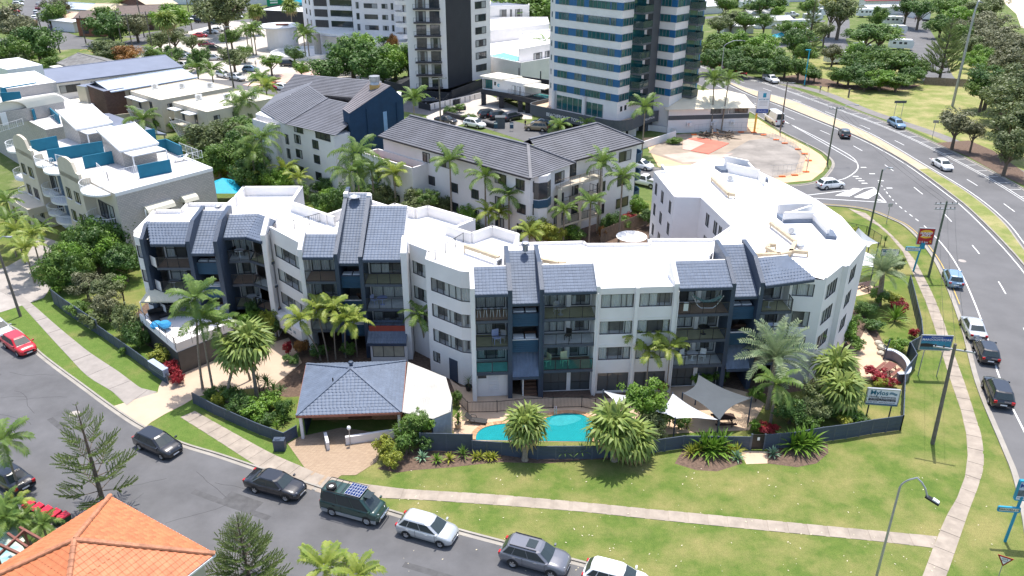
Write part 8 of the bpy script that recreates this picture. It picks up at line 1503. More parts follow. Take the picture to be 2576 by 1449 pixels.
# dark pool-side fence behind the building and weathered timber fences
railing(pF(1020,255).xy,pF(1380,330).xy,0,1.3,.16,'x',BLACK,None).name='black_pool_fence';o=bpy.data.objects['black_pool_fence'];tag(o,'black tubular fence curving behind the peaked sail','fence')
o=railing(pF(1380,330).xy,pF(1490,400).xy,0,1.3,.16,'black_pool_fence',BLACK,None);tag(o,'short black tubular fence right of the peaked sail','fence')
for a,b,h,lb in ((pE(1960,385),pE(2325,235),1.9,'weathered timber fence left of the white wing'),(pA(1590,1345),pA(1780,1400),1.9,'timber fence behind the turquoise pool shelter'),(pC(1820,640),pC(2190,660),1.8,'grey timber fence at the park edge'),(pA(200,560),pA(430,530),1.8,'grey timber fence beside the long motel')):
    t=thing('timber_fence',lb,'fence',g0(a));f=facade_pt(a,b);L=(b-a).xy.length;q=MB()
    for k in range(int(L/.2)):q.obox(f(k*.2,0),f(k*.2+.18,0),.05,h+.03*math.sin(k*2.3),-.012,.012)
    tag(q.build('paling',TIMBER,t),kind='stuff');MB().obox(f(0,0),f(L,0),h*.8,h*.86,-.05,-.012).build('rail',TIMBER,t)
    for k in range(int(L/2.4)+1):p=f(k*2.4,0,-.06);MB().box(p.x-.05,p.y-.05,0,p.x+.05,p.y+.05,h).build('post',TIMBER,t)
# ================================================================ vehicles in place
def U(v):return V2(v).normalized()
def wheels(t,a,b,W,s=1):
    a,b=V2(a),V2(b);d=U(b-a);c=a.lerp(b,.5)+Vector((-d.y,d.x))*(W/2-.1)*s;t.location=(c.x,c.y,.014);t.rotation_euler=(0,0,math.atan2(d.y,d.x));return t
NS='cars parked along the near street'
wheels(car('hatch',P_BLACK,'black tall hatchback beside the driveway mouth',NS),pG(1062,495),pG(1222,568),1.75)
wheels(car('sedan',P_BLACK,'black sedan parked between hatchback and green van',NS),pG(1930,822),pG(2150,882),1.77)
v=wheels(car('van',P_DGREEN,'dark green camper van with solar panel and spare tyre on the roof',NS,cladding=mat('silver_cladding',(.3,.31,.32),.4)),pG(2510,993),pH(190,1062),1.72)
sp=MB().box(-.3,-.62,2.16,.95,.62,2.2).build('solar_panel',mat('solar_cell_blue',(.012,.03,.12),.15),v);q=MB()
for k in range(7):q.box(-.3+k*.205,-.62,2.2,-.285+k*.205,.62,2.206)
for k in range(5):q.box(-.3,-.62+k*.3,2.2,.95,-.605+k*.3,2.206)
q.build('cell_grid',PLWHITE,sp);MB().lathe((-1.5,-.3,2.12),[(.18,0),(.36,0),(.38,.1),(.36,.2),(.18,.2)],16).build('spare_tyre',RUBBER,v);MB().lathe((-1.5,-.3,2.14),[(.18,.12),(0,.1)],12).build('spare_rim',PLWHITE,v)
q=MB()
for y in (-.7,.7):q.bar((-2.1,y,2.15),(.9,y,2.15),.04)
for k in range(7):q.bar((-2.1+k*.5,-.7,2.13),(-2.1+k*.5,.7,2.13),.03)
q.build('roof_rack',BLACK,v);MB().box(1.05,-.35,2.03,1.6,.35,2.06).build('sunroof',CARGLASS,v);MB().tube([(2.4,-.7,.5),(2.47,-.6,.75),(2.47,.6,.75),(2.4,.7,.5)],.04,6).build('bull_bar',CHROME,v)
wheels(car('hatch',P_SILVER,'silver hatchback parked ahead of the green van',NS),pH(487,1158),pH(745,1232),1.75);wheels(car('suv',P_GREY,'dark grey luxury suv with sunroof at the kerb',NS,extras=('rails','sunroof')),pH(1285,1380),pH(1580,1462),1.85);wheels(car('hatch',P_WHITE,'white hatchback cut by the bottom edge',NS),pH(1910,1545),pH(2190,1620),1.75)
set_car(car('hatch',P_RED,'bright red hatchback at the left kerb',NS),pD(70,1130),pD(245,1245));set_car(car('hatch',P_SILVER,'silver blue car cut by the left edge',NS),pD(-80,1010),pD(70,1125));set_car(car('sedan',P_BLACK,'black car with glaring rear window across the street',NS),pG(230,840),pG(-60,660))
ES='cars on the esplanade'
for k,c,lb,p,q in (('hatch',P_BLUE,'light blue hatchback parked by the fast food sign',pF(2055,740),pF(2010,630)),('sedan',P_SILVER,'silver sedan parked above the two black cars',pF(2215,1125),pF(2150,1000)),('hatch',P_BLACK,'black hatchback parked behind the silver sedan',pF(2310,1310),pF(2250,1170)),('suv',P_BLACK,'black suv parked nearest on the esplanade',pI(2400,190),pI(2330,20)),('hatch',P_BLACK,'black hatchback driving away beside the median',pC(1235,1065),pC(1200,1000)),('sedan',P_WHITE,'white sedan driving towards the camera',pC(1900,1235),pC(2010,1300)),('wagon',P_BLUE,'blue grey station wagon parked by the dry park',pC(1560,930),pC(1665,985)),('ute',P_WHITE,'white utility truck with tray driving by the thicket',pC(610,600),pC(720,640)),('hatch',P_RED,'red hatchback parked first in the shade',pC(200,495),pC(270,520)),('sedan',P_GREY,'grey car parked between the red cars',pC(300,515),pC(365,550)),('sedan',P_RED,'red sedan parked last before the white truck',pC(390,545),pC(475,580)),('hatch',P_RED,'red car half hidden by the striped tower',pC(140,480),pC(190,495)),('transit',P_WHITE,'white delivery van parked by the restaurant sign',pC(735,960),pC(640,900)),('hatch',P_WHITE,'white hatchback turning at the side street mouth',pC(1030,1425),pC(1195,1410))):
    set_car(car(k,c,lb,ES,extras=('rails',) if k=='wagon' else ()),p,q)
FP={}
def far(k,c,lb,p,a,grp='cars in the distant car parks'):
    key=(k,c.name)
    if key not in FP:FP[key]=t=car(k,c,lb,grp,False)
    else:t=copy_tree(FP[key])
    t['label']=lb;t.location=(p.x,p.y,.03);t.rotation_euler=(0,0,a)
for k,c,lb,p,a in (('suv',P_BLACK,'left black suv of three beside the dark planter',pB(1115,885),.45),('suv',P_BLACK,'middle black suv of three beside the dark planter',pB(1195,895),.5),('suv',P_NAVY,'right black suv of three beside the dark planter',pB(1290,905),.7),('suv',P_TAN,'tan four wheel drive with its bonnet raised',pB(1475,985),2.9),('suv',P_SILVER,'silver suv behind the tan four wheel drive',pB(1520,955),2.9),('sedan',P_BLACK,'black car parked at the verge by the planter',pB(790,930),-.5),('suv',P_WHITE,'white car half hidden by the charcoal roof',pB(1005,960),-.6),('suv',P_WHITE,'white four wheel drive below the long white wall',pB(310,610),-.4),('sedan',P_BLACK,'black car under the black tower',pB(680,780),.2),('van',P_SILVER,'silver van under the raised pavilion',pB(1255,760),.6),('hatch',P_WHITE,'white car at the blue round balconies',pB(2260,1270),-.7),('ute',P_WHITE,'white utility truck beside the white wing',pB(2290,1400),2.5),
    ('sedan',P_RED,'red car at the front of the far car park',pA(1515,280),0),('sedan',P_WHITE,'white car behind the red car in the far car park',pA(1595,255),.1),('hatch',P_WHITE,'white car furthest right behind red car',pA(1650,240),.2),('sedan',P_MAROON,'dark red car behind the bright sign',pA(1560,350),.1),('hatch',P_BLACK,'black car below the dark red car',pA(1620,380),0),('wagon',P_WHITE,'upper white car left of the round dark tree',pA(1380,425),0),('wagon',P_SILVER,'lower silver car left of the round dark tree',pA(1400,450),.1),('ute',P_WHITE,'white utility at the motel end',pA(1395,515),-.5),('wagon',P_SILVER,'silver car right of the round dark tree',pA(1615,455),.2),('hatch',P_BLUE,'blue grey car by the stone pillar',pA(1895,540),.1),('suv',P_BLACK,'black four wheel drive in the paved court',pA(2180,500),0),('suv',P_WHITE,'white four wheel drive on the street by motel palms',pA(1690,585),-.6),('ute',P_WHITE,'white tray utility on the street by the big pole',pA(1790,605),-.6),('sedan',P_RED,'red car on the street above the villa roof',pA(2060,670),-.5),('hatch',P_WHITE,'white car behind the red street car',pA(2140,680),-.5),('sedan',P_SILVER,'silver blue car before the brick garage',pA(430,205),0),('sedan',P_WHITE,'white car at the palms by the planter ramp',pA(1845,390),.1),
    ('hatch',P_RED,'red car on the left side of far street',pA(108,95),.3),('wagon',P_DBLUE,'blue car below the red far street car',pA(85,135),.3),('hatch',P_WHITE,'white car lower of two on the far street',pA(138,40),.3),('hatch',P_WHITE,'white car topmost on the far street',pA(142,14),.3),('sedan',P_MAROON,'maroon car on the far street right side',pA(287,72),2.0),('sedan',P_GREY,'grey car above the maroon far street car',pA(292,45),2.0),('suv',P_SILVER,'silver car below the maroon far street car',pA(275,110),2.0),('suv',P_WHITE,'white car below the silver far street car',pA(264,150),2.0),('hatch',P_RED,'red car at the end of far street row',pA(262,183),2.0),('wagon',P_SILVER,'silver car left of the signal poles',pA(1412,158),.3),('sedan',P_NAVY,'navy car in the row by the green wall',pA(1470,148),.3),('sedan',P_RED,'red car in the row by the green wall',pA(1508,133),.3),('suv',P_BLACK,'black suv on the road by the fig',pA(1522,172),.1),('hatch',P_DGREEN,'green car on the road under the fig',pA(1632,182),.1),('hatch',P_WHITE,'white car on the road right of the fig',pA(1795,140),.1),('ute',P_WHITE,'white utility in the caravan park shade',pC(1355,360),.2),('suv',P_BLACK,'black four wheel drive by the marquee',pC(800,150),.1),('ute',P_WHITE,'white utility by the marquee',pC(825,125),.2),('suv',P_GREY,'grey car by the grey cabins',pC(1045,60),.1)):far(k,c,lb,p,a)
def caravan(p,a,lb,L=6.5,motor=True,stripe=None):
    t=thing('motorhome' if motor else 'caravan',lb,'motorhome' if motor else 'caravan',(p.x,p.y,.03));f=L/2;b=MB();pr=[(-f,.55),(f*.55 if motor else f-.3,.55),(f*.6 if motor else f,1.4),(f*.95 if motor else f,2.2),(f*.85 if motor else f-.5,2.9),(-f,2.9)]
    n=len(pr);b.add([(x,-1.15,z) for x,z in pr]+[(x,1.15,z) for x,z in pr],[tuple(range(n)),tuple(range(2*n-1,n-1,-1))]+[(i,n+i,n+(i+1)%n,(i+1)%n) for i in range(n)]);b.build('body',PLWHITE,t)
    if motor:MB().add([(f*.55,-1,.5),(f*1.25,-1,.5),(f*1.25,-1,1.1),(f*.95,-1,1.35),(f*.75,-1,2.1),(f*.55,-1,2.1),(f*.55,1,.5),(f*1.25,1,.5),(f*1.25,1,1.1),(f*.95,1,1.35),(f*.75,1,2.1),(f*.55,1,2.1)],[(0,1,2,3,4,5),(11,10,9,8,7,6),(1,7,8,2),(2,8,9,3),(3,9,10,4),(4,10,11,5)]).build('cab',PLWHITE,t);MB().box(f*.62,-1.01,1.45,f*.85,1.01,1.95).build('cab_window',CARGLASS,t)
    for s in (-1,1):
        for x in (-f*.6,-f*.1,f*.3):MB().box(x-.45,s*1.16-.01,1.7,x+.35,s*1.16+.01,2.3).build('window',DGL,t)
        for x in ((-f*.5,f*.95) if motor else (-.5,.4)):MB().lathe((0,0,0),[(.05,.1),(.36,.1),(.36,-.1)],12).build('wheel',RUBBER,t).matrix_local=Matrix.Translation((x,s*1.0,.36))@Matrix.Rotation(PI/2,4,'X')
    MB().box(-f*.3,-.5,2.9,f*.2,.5,3.1).build('roof_unit',PLWHITE,t);t.rotation_euler=(0,0,a);return t
for p,a,lb,m in ((pC(1580,190),-.1,'white motorhome beside the straight park road',1),(pC(1380,130),0,'white motorhome left of the upright tree',1),(pC(1640,375),-.25,'white caravan behind the round thicket',0),(pC(1010,95),0,'upper white caravan of three above tall pine',0),(pC(1005,125),0,'middle white caravan of three above tall pine',0),(pC(975,170),.05,'lowest white caravan of three above tall pine',0),(pC(485,65),.1,'white caravan at the top left of the park',0),(pC(1600,262),0,'small white caravan with annexe below motorhome',0),(pC(1830,150),1.2,'small white camper at the park road edge',0),(pC(450,238),.1,'white caravan behind the thicket',0),(pC(1160,480),.1,'caravan roof behind bare grey tree',0),(pC(890,215),0,'caravan left of the tall pine',0)):caravan(p,a,lb,6.5,bool(m))
for A,B,dp,zw,rs,rm,lb in (((68,332),(84,338),7,3,1.2,MWHITE,'left white roofed cabin of the caravan park'),((70,318),(80,322),8,2.8,1.2,MWHITE,'white arched cabin beside the striped tower'),((100,342),(112,345),6,3,1,MLIGHT,'grey roofed cabin in the caravan park'),((112,358),(128,360),12,3.4,1.6,GM('pale_green_roof',(.42,.55,.44)),'amenities building with pale green roof'),((139,336),(158,338),5,3,.5,GM('red_sheet_roof',(.35,.05,.06)),'long cabin with dark red roof edge'),((132,316),(148,318),4.5,2.8,.5,MWHITE,'long white cabin with navy wall'),((146,308),(151,309),4,2.8,.5,MWHITE,'white shed at the park road corner'),((84,300),(94,302),6,2.6,1,MWHITE,'white marquee by the utilities'),((82,282),(94,284),6,2.6,.9,MWHITE,'white marquee roof in the park middle'),((68,270),(78,272),5,2.4,.9,MWHITE,'white tent behind the thicket left'),((84,264),(93,266),5,2.4,.9,MWHITE,'white tent behind the thicket right'),((126,220),(133,222),5,2.4,.8,MWHITE,'grey timber shed with white roof by the pine')):gable_block('park_cabin',lb,A,B,dp,zw,rs,WHITE,rm,cat='cabin')
def canopy(p,w,h,m,lb):
    t=thing('gazebo',lb,'gazebo',(p.x,p.y,0));MB().add([(-w,-w,h),(w,-w,h),(w,w,h),(-w,w,h),(0,0,h+w*.55)],[(0,1,4),(1,2,4),(2,3,4),(3,0,4)]).build('canopy',m,t)
    for x in (-w,w):
        for y in (-w,w):MB().box(x*.95-.05,y*.95-.05,0,x*.95+.05,y*.95+.05,h).build('post',PLWHITE,t)
    return t
TQ=mat('turquoise_sheet',(.01,.35,.5),.5);canopy(pC(740,275,2.2),2.2,2.2,TQ,'bright blue camping gazebo behind the thicket');canopy(pA(1690,1410,2.4),2.6,2.3,TQ,'turquoise hipped pool shelter between the buildings')
tag(MB().prism([pA(820,810),pA(985,790),pA(970,750),pA(850,745)],.0,1.6).build('tarpaulin_heap',BLACK),'black tarpaulin heap with timbers behind the garage','tarpaulin')
t=thing('satellite_dish','large pale mesh dish behind the pool block roof','dish',g0(pE(2190,345,2.4)));MB().lathe((0,0,2.1),[(0,0),(1.0,.12),(1.9,.5),(1.86,.5),(1,.17),(0,.05)],18).build('dish',PLWHITE,t);MB().tube([(0,0,0),(0,0,2.1)],.08,6).build('mast',STEEL,t)
# ---- poles, wires, lamps
def pole(b,H,lb,m=POLEM,lean=(0,0),arms=((-.5,2.2),),az=0.,r=.15,lamp=None,grp='power poles'):
    t=thing('power_pole',lb,'power pole',g0(b),grp);top=Vector((*lean,H));MB().tube([(0,0,0),top],[r,r*.7],8).build('shaft',m,t);c,s=math.cos(az),math.sin(az)
    for dz,L in arms:
        k=top*((H+dz)/H);e=Vector((c*L/2,s*L/2,0));a=MB().bar(k-e,k+e,.1,.12).build('crossarm',STEEL if L>2 else POLEM,t)
        for q in (-.9,-.5,.5,.9):MB().lathe(k+e*q,[(.04,.05),(.06,.1),(.05,.22),(0,.24)],6).build('insulator',BLACK,a)
    if lamp:k=top*.97;e=Vector((*lamp,.5));q=MB().tube([k,k+e*.6+Vector((0,0,.3)),k+e],.04,6).build('lamp_arm',STEEL,t);h=k+e;MB().box(h.x-.3,h.y-.12,h.z-.1,h.x+.3,h.y+.12,h.z+.04).build('lamp_head',STEEL,q)
    return b.xy.to_3d()+top
w1=pole(pI(1885,450),9.3,'nearest leaning power pole on the corner lawn',lean=(-.35,0),arms=((-.5,2.9),),az=-.35,r=.17);w2=pole(pF(1855,640),9.3,'power pole beside the fast food sign',POLEG,arms=((-.3,2.7),(-.9,2.4)),az=.05);w3=pole(pF(1400,330),9.0,'green treated pole behind the white wing corner',POLEG,(.1,0),(),r=.14,lamp=(.9,-.1));w4=pole(pC(1090,1240),9.5,'green treated pole at the side street corner',POLEG,arms=((-.3,2.6),),az=.1,lamp=(3.4,.6));w5=pole(pC(735,1000),9.5,'grey power pole beside the delivery van',arms=((-.3,3),),az=.1)
pole(pD(155,940),8.6,'power pole at the left edge lawn',lean=(-.5,.3),arms=(),lamp=(1.3,.3));pole(pB(750,940),9,'pole above the charcoal roof by the car park',arms=((-.2,3),),az=.2)
for u,v,H,lb in ((350,370,10,'left of the three poles beside the dense dark tree'),(420,405,8,'middle pole beside the dense dark tree'),(455,400,5,'short pole right of the dense dark tree'),(925,345,10,'left pole of the pair before the brown tree'),(1005,375,10,'right pole of the pair before the brown tree'),(1165,430,12,'dark signal pole at the crossing'),(1090,282,12,'pole before the dark brick gable'),(650,328,8,'pole on the lawn before the red brick house'),(1450,230,12,'tall pole in front of the green wall'),(1765,665,14,'tallest street pole by the white utilities')):pole(pA(u,v),H,lb,lean=(-.2,0),arms=((-.4,3.0),) if H>8 else (),az=.2,r=.2)
wr=MB()
for a,b in ((w1,w2),(w2,w4),(w4,w5)):
    for o in (-.8,0,.8):wr.tube([a.lerp(b,k/8)+Vector((o,0,.1-1.2*4*(k/8)*(1-k/8)*.5)) for k in range(9)],.013,3,0,False)
tag(wr.build('overhead_wires',BLACK),'thin black wires strung between the esplanade power poles','wires')
def lamp(b,H,lb,arm,drop,m=STEEL,r=.09,head=.7):
    t=thing('street_lamp',lb,'street lamp',g0(b));a=Vector((*arm,0));P=[(0,0,0),(0,0,H*.86)]+[Vector((0,0,H*.86))+a*(.5-.5*math.cos(PI*k/8))*.55+Vector((0,0,H*.14*math.sin(PI*k/8*.5+.0))) if k<5 else Vector((0,0,H))+a*(.55*(.5-.5*math.cos(PI*k/8))+.45*(k-4)/4)-Vector((0,0,drop*(k-4)**2/16)) for k in range(1,9)]
    MB().tube(P,[r,r*.75]+[r*.6]*8,8).build('curved_pole',m,t);h=Vector(P[-1]);d=a.normalized();hd=MB().bar(h-d*.1,h+d*head-Vector((0,0,.25)),.3,.12).build('lamp_head',BLACK,t);MB().bar(h+d*head*.45+Vector((0,0,-.03)),h+d*head*.95+Vector((0,0,-.16)),.24,.12).build('lamp_glass',PLWHITE,hd)
lamp(pI(1455,1480),8.75,'curved street lamp with grey head on the near lawn',(1.25,-.9),1.1);lamp(pC(285,600),9,'street lamp beside the parked red cars',(4.5,1),.0,r=.12);t=lamp(pC(2035,800),21,'very tall lamp mast at the right of the park',(.6,.1),.1,r=.3)
t=thing('blue_lamp_post','blue lamp post beside the beach path','street lamp',tuple(pC(918,640)));MB().tube([(0,0,0),(0,0,8)],.14,8).build('shaft',TQ,t);MB().box(-.9,-.15,7.9,.3,.15,8.1).build('lamp_head',TQ,t)
tag(MB().tube([pC(1250,735),pC(1250,735)+Vector((0,0,1.9))],.2,8).build('timber_bollard',POLEM),'thick timber bollard standing on the dry park grass','bollard')
# ---- signs
SRED=mat('sign_red',(.42,.012,.02),.4);SYEL=mat('sign_yellow',(.85,.48,.04),.4);SBLUE=mat('sign_blue',(.008,.06,.30),.4);SAQUA=mat('sign_aqua_paint',(.01,.27,.42),.4);SWH=PLWHITE;SBLK=mat('sign_black_print',(.015,.015,.02),.5);SSKY=mat('sign_photo_sky',(.03,.22,.34),.4,.3,1.5)
X=Vector((1,0,0));Z=Vector((0,0,1))
def board(t,c,w,h,m,fm=None,rt=X,th=.1,name='sign_panel'):
    """panel facing the viewer; c is the centre"""
    rt=rt.normalized();a=c-rt*w/2;b=c+rt*w/2;o=MB().obox(a,b,c.z-h/2,c.z+h/2,-th,0).build(name,m,t)
    if fm:
        q=MB()
        for s in (-1,1):q.obox(a,b,c.z+s*h/2-.04,c.z+s*h/2+.04,-th-.01,.02);p=c+rt*s*w/2;q.obox(p-rt*.04,p+rt*.04,c.z-h/2,c.z+h/2,-th-.008,.018)
        q.build('sign_frame',fm,t)
    n=Vector((rt.y,-rt.x,0));return lambda x,z,e=.012:c+rt*x+Z*z+n*e
def quad(t,f,x0,x1,z0,z1,m,e=.006,name='print_field'):MB().poly([f(x0,z0,e),f(x1,z0,e),f(x1,z1,e),f(x0,z1,e)]).build(name,m,t)
def disc(t,f,cx,cz,rx,rz,m,a0=0,a1=2*PI,e=.008,name='printed_shape'):MB().poly([f(cx+rx*math.cos(a0+(a1-a0)*k/20),cz+rz*math.sin(a0+(a1-a0)*k/20),e) for k in range(21)]).build(name,m,t)
b=pF(1740,600);t=thing('fast_food_sign','red roadside sign with a burger emblem and distance arrow','sign',g0(b));rt=Vector((1,-.12,0));b3=b.xy.to_3d();MB().tube([(0,0,0),(.25,0,3.4)],.11,8).at(b).build('post',SAQUA,t)
f=board(t,b3+Vector((.45,-.1,4.5)),1.75,2.0,SRED,STEEL,rt);disc(t,f,0,.45,.72,.36,SYEL,0,PI);disc(t,f,0,.12,.72,.34,SYEL,PI,2*PI);quad(t,f,-.78,.78,.02,.50,SRED,.014);text('HUNGRY',.34,f(0,.29,.018),rt,Z,SWH,t,align='CENTER',bold=.012,sx=.95);text("JACK'S",.34,f(0,.03,.018),rt,Z,SWH,t,align='CENTER',bold=.012,sx=.95);text('1.5 km',.36,f(-.12,-.82),rt,Z,SWH,t,align='CENTER',bold=.006);text('\u2191',.5,f(.62,-.84),rt,Z,SYEL,t,align='CENTER',bold=.02)
t=thing('street_name_sign','pale street name sign on the blue post under the fast food sign','sign',g0(b));f=board(t,b3+Vector((-.75,-.25,3.0)),1.6,.42,SWH,SAQUA,rt);text('PARKER ST',.25,f(0,-.09),rt,Z,SBLK,t,align='CENTER');MB().box(b.x+.1,b.y-.3,3.0,b.x+.5,b.y+.1,3.7).build('bracket',SAQUA,t)
a,b=pF(1775,1387),pF(1915,1392);rt=(b-a).normalized();t=thing('welcome_sign','blue town welcome sign with a river picture on two posts','sign',g0(a));MB().tube([a,a+Z*4.2],.05,6).build('post',STEEL,t);MB().tube([b,b+Z*4.2],.05,6).build('post',STEEL,t)
f=board(t,a.lerp(b,.5)+Vector((-.05,-.12,3.6)),2.75,1.5,SBLUE,STEEL,rt,.06);quad(t,f,-1.33,1.33,-.7,.18,SSKY);quad(t,f,-1.33,1.33,-.7,-.42,mat('sign_photo_water',(.05,.16,.2),.4,.3,2),.009);MB().poly([f(-1.33,-.42,.01),f(1.33,-.42,.01),f(1.33,-.36,.01),f(.4,-.3,.01),f(-.2,-.14,.01),f(-.8,-.05,.01),f(-1.33,-.1,.01)]).build('tree_line_print',SBLK,t)
text('Welcome to',.2,f(0,.5),rt,Z,SWH,t,align='CENTER');text('MAROOCHYDORE',.3,f(0,.22),rt,Z,SWH,t,align='CENTER',bold=.004)
def mylos(t,f,s,rt):
    text('Mylos',.58*s,f(-1.0*s,.22*s),rt,Z,BLUET,t,bold=.014*s);q=MB()
    for j in range(3):
        for k in range(6):x0,x1=.45+k*.1,.55+k*.1;w=lambda x:.42-j*.09+.06*math.sin((x-.45)*9)+.02*j;q.poly([f(x0*s,w(x0)*s),f(x1*s,w(x1)*s),f(x1*s,(w(x1)+.05)*s),f(x0*s,(w(x0)+.05)*s)])
    q.build('wave_emblem',BLUET,t);text('Holiday Apartments',.25*s,f(0,-.05*s),rt,Z,SBLK,t,align='CENTER',bold=.003)
c=pI(1505,120,1.9);rt=Vector((1,-.13,0));t=thing('holiday_sign','large white and teal apartments sign behind the corner fence','sign',(c.x,c.y,0));f=board(t,c+Vector((0,0,.25)),2.6,1.55,SWH,STEEL,rt,.16)
mylos(t,f,1.05,rt);quad(t,f,-1.1,1.1,-.38,-.12,SBLK);quad(t,f,-1.26,1.26,-.75,-.64,BLUET);text('1, 2 & 3 Bedrooms - Air Conditioned - Ducted',.115,f(0,-.22,.016),rt,Z,SWH,t,align='CENTER');text('Heated Pool - Walk Pool - Heated - Sauna',.115,f(0,-.35,.016),rt,Z,SWH,t,align='CENTER');text('5443 4077 - www.mylos.com.au',.165,f(0,-.56),rt,Z,SBLK,t,align='CENTER')
for s in (-.9,.9):p=c+rt*s;MB().tube([p-offs(t)-Vector((0,-.1,.5)),(p.x-c.x,p.y-c.y+.1,0)],.06,6).at(offs(t)).build('post',NAVY,t)
c=pF(1565,465,1.5);rt=Vector((1,-.1,0));t=thing('small_holiday_sign','smaller white apartments sign beside the date palm','sign',(c.x,c.y,0));f=board(t,c+Vector((0,0,.1)),2.0,.8,SWH,NAVY,rt);text('Mylos',.42,f(-.85,.05),rt,Z,BLUET,t,bold=.01);text('Holiday Apartments',.17,f(-.85,-.24),rt,Z,SBLK,t)
for s in (-.8,.8):MB().tube([rt*s+Vector((0,.1,0)),rt*s+Vector((0,.1,1.3))],.05,6).at(offs(t)).build('post',NAVY,t)
b=pI(2432,1188);t=thing('billboard_sign','blue framed town club sign on a slanting blue post at right edge','sign',g0(b));MB().tube([(0,0,0),(.1,0,3.9)],.10,8).at(b).build('post',SAQUA,t);rt=Vector((1,-.12,0));f=board(t,b+Vector((.75,-.1,4.4)),2.1,1.55,mat('sign_pale_sky',(.45,.55,.66),.4,.2,1),SAQUA,rt,.2)
quad(t,f,-1.0,1.0,-.45,.05,mat('sign_dark_landscape',(.05,.06,.06),.4,.7,5,col2=(.16,.2,.22)));quad(t,f,-1.0,1.0,-.74,-.46,SWH,.008);text('Maroochy',.42,f(-.98,.28),rt,Z,SBLUE,t,bold=.012);text('Surf Club',.26,f(-.7,.08),rt,Z,BLUET,t);disc(t,f,.05,.63,.11,.11,SBLK);text('BREAKFAST & BISTRO DAILY',.1,f(-.95,-.62,.012),rt,Z,SBLK,t)
t=thing('road_name_sign','cream street name blade below the town club sign','sign',g0(b));f=board(t,b+Vector((-.55,-.12,2.9)),1.35,.34,mat('sign_cream',(.70,.66,.5),.5),SAQUA,rt);text('MAROUBRA ST',.19,f(0,-.07),rt,Z,SBLK,t,align='CENTER')
c=pI(2430,1330,2.3);t=thing('give_way_sign','red bordered give way triangle at the bottom right','sign',(c.x,c.y,0));rt=Vector((.86,-.5,0)).normalized();n=Vector((rt.y,-rt.x,0));F=lambda x,z,e=0:c+rt*x+Z*z+n*e
MB().add([F(-.45,.3),F(.45,.3),F(0,-.48),F(-.45,.3,.03),F(.45,.3,.03),F(0,-.48,.03)],[(2,1,0),(3,4,5)[::-1],(3,4,5),(0,1,4,3),(1,2,5,4),(2,0,3,5)]).build('triangle_panel',SRED,t);MB().poly([F(-.31,.215,.038),F(0,-.32,.038),F(.31,.215,.038)]).build('white_field',SWH,t);text('GIVE',.17,F(0,.06,.045),rt,Z,SBLK,t,align='CENTER');text('WAY',.15,F(0,-.1,.045),rt,Z,SBLK,t,align='CENTER');MB().tube([(0,.04,0),(0,.04,2.5)],.03,6).at(offs(t)).build('post',STEEL,t)
b=pC(540,995);t=thing('restaurant_sign','tall white board with blue cup emblem on a yellow post','sign',g0(b));MB().box(-.15,-.15,0,.15,.15,3.6).at(b).build('post',SYEL,t);f=board(t,b+Vector((.9,-.2,5.6)),2.3,4.0,SWH,STEEL,X,.15);quad(t,f,-.2,.4,.9,1.7,SAQUA);text('BOTTOM TIDE',.27,f(.05,.45),X,Z,SAQUA,t,align='CENTER',bold=.005);quad(t,f,-1.1,1.1,-1.95,-1.25,SBLUE);text('CALA LUNA',.3,f(0,-1.72),X,Z,SWH,t,align='CENTER')
for k in range(4):quad(t,f,-.7,.8,.15-k*.25,.22-k*.25,STEEL)
for b,w,z,lb in ((pC(1620,890),2.4,3.2,'dark direction board on two posts by the park'),(pC(1885,1040),1.0,3.0,'small grey sign beside the lone roadside tree'),(pF(1540,235),.6,2.6,'thin post with a small sign at side street lawn')):
    t=thing('road_sign',lb,'sign',g0(b));board(t,b+Vector((0,0,z)),w,.5,STEEL if w<1.1 else SLATE,None,X,.05)
    for s in ((-w*.3,w*.3) if w>2 else (0,)):MB().tube([(s,.1,0),(s,.1,z)],.05,6).at(b).build('post',STEEL,t)
# ---- temporary fence round the vacant lot
t=thing('temporary_fence','wire site fence with orange feet around the vacant lot','fence',tuple(pC(700,1050)));pts=[pC(*p) for p in ((85,1020),(250,1005),(440,1000),(535,1003),(610,1022),(705,1058),(770,1085),(870,1130),(920,1165),(950,1215),(930,1300),(845,1325),(750,1335),(650,1337))];ORG=mat('orange_plastic_foot',(.75,.16,.03),.6)
for a,b in zip(pts,pts[1:]):
    f=facade_pt(a,b);L=(b-a).xy.length;q=MB()
    for z in (.1,1.0,1.95):q.bar(f(0,z),f(L,z),.035)
    for k in range(int(L/.8)+1):q.bar(f(min(k*.8,L),.1),f(min(k*.8,L),1.95),.02)
    q.build('mesh_panel',STEEL,t);MB().box(a.x-.5,a.y-.2,.03,a.x+.5,a.y+.2,.2).build('foot',ORG,t)
q=MB();r=random.Random(2);c=pC(255,1035)
for k in range(26):a=r.uniform(0,PI);p=c+Vector((r.uniform(-3,3),r.uniform(-1.6,1.6),.1+r.uniform(0,.8)));e=Vector((math.cos(a),math.sin(a),r.uniform(-.2,.2)))*r.uniform(.8,1.8);q.tube([p-e,p+e],.1,5)
tag(tag(q.build('branch_heap',BARKD),'heap of cut palm branches on the vacant lot','branches'),kind='stuff')
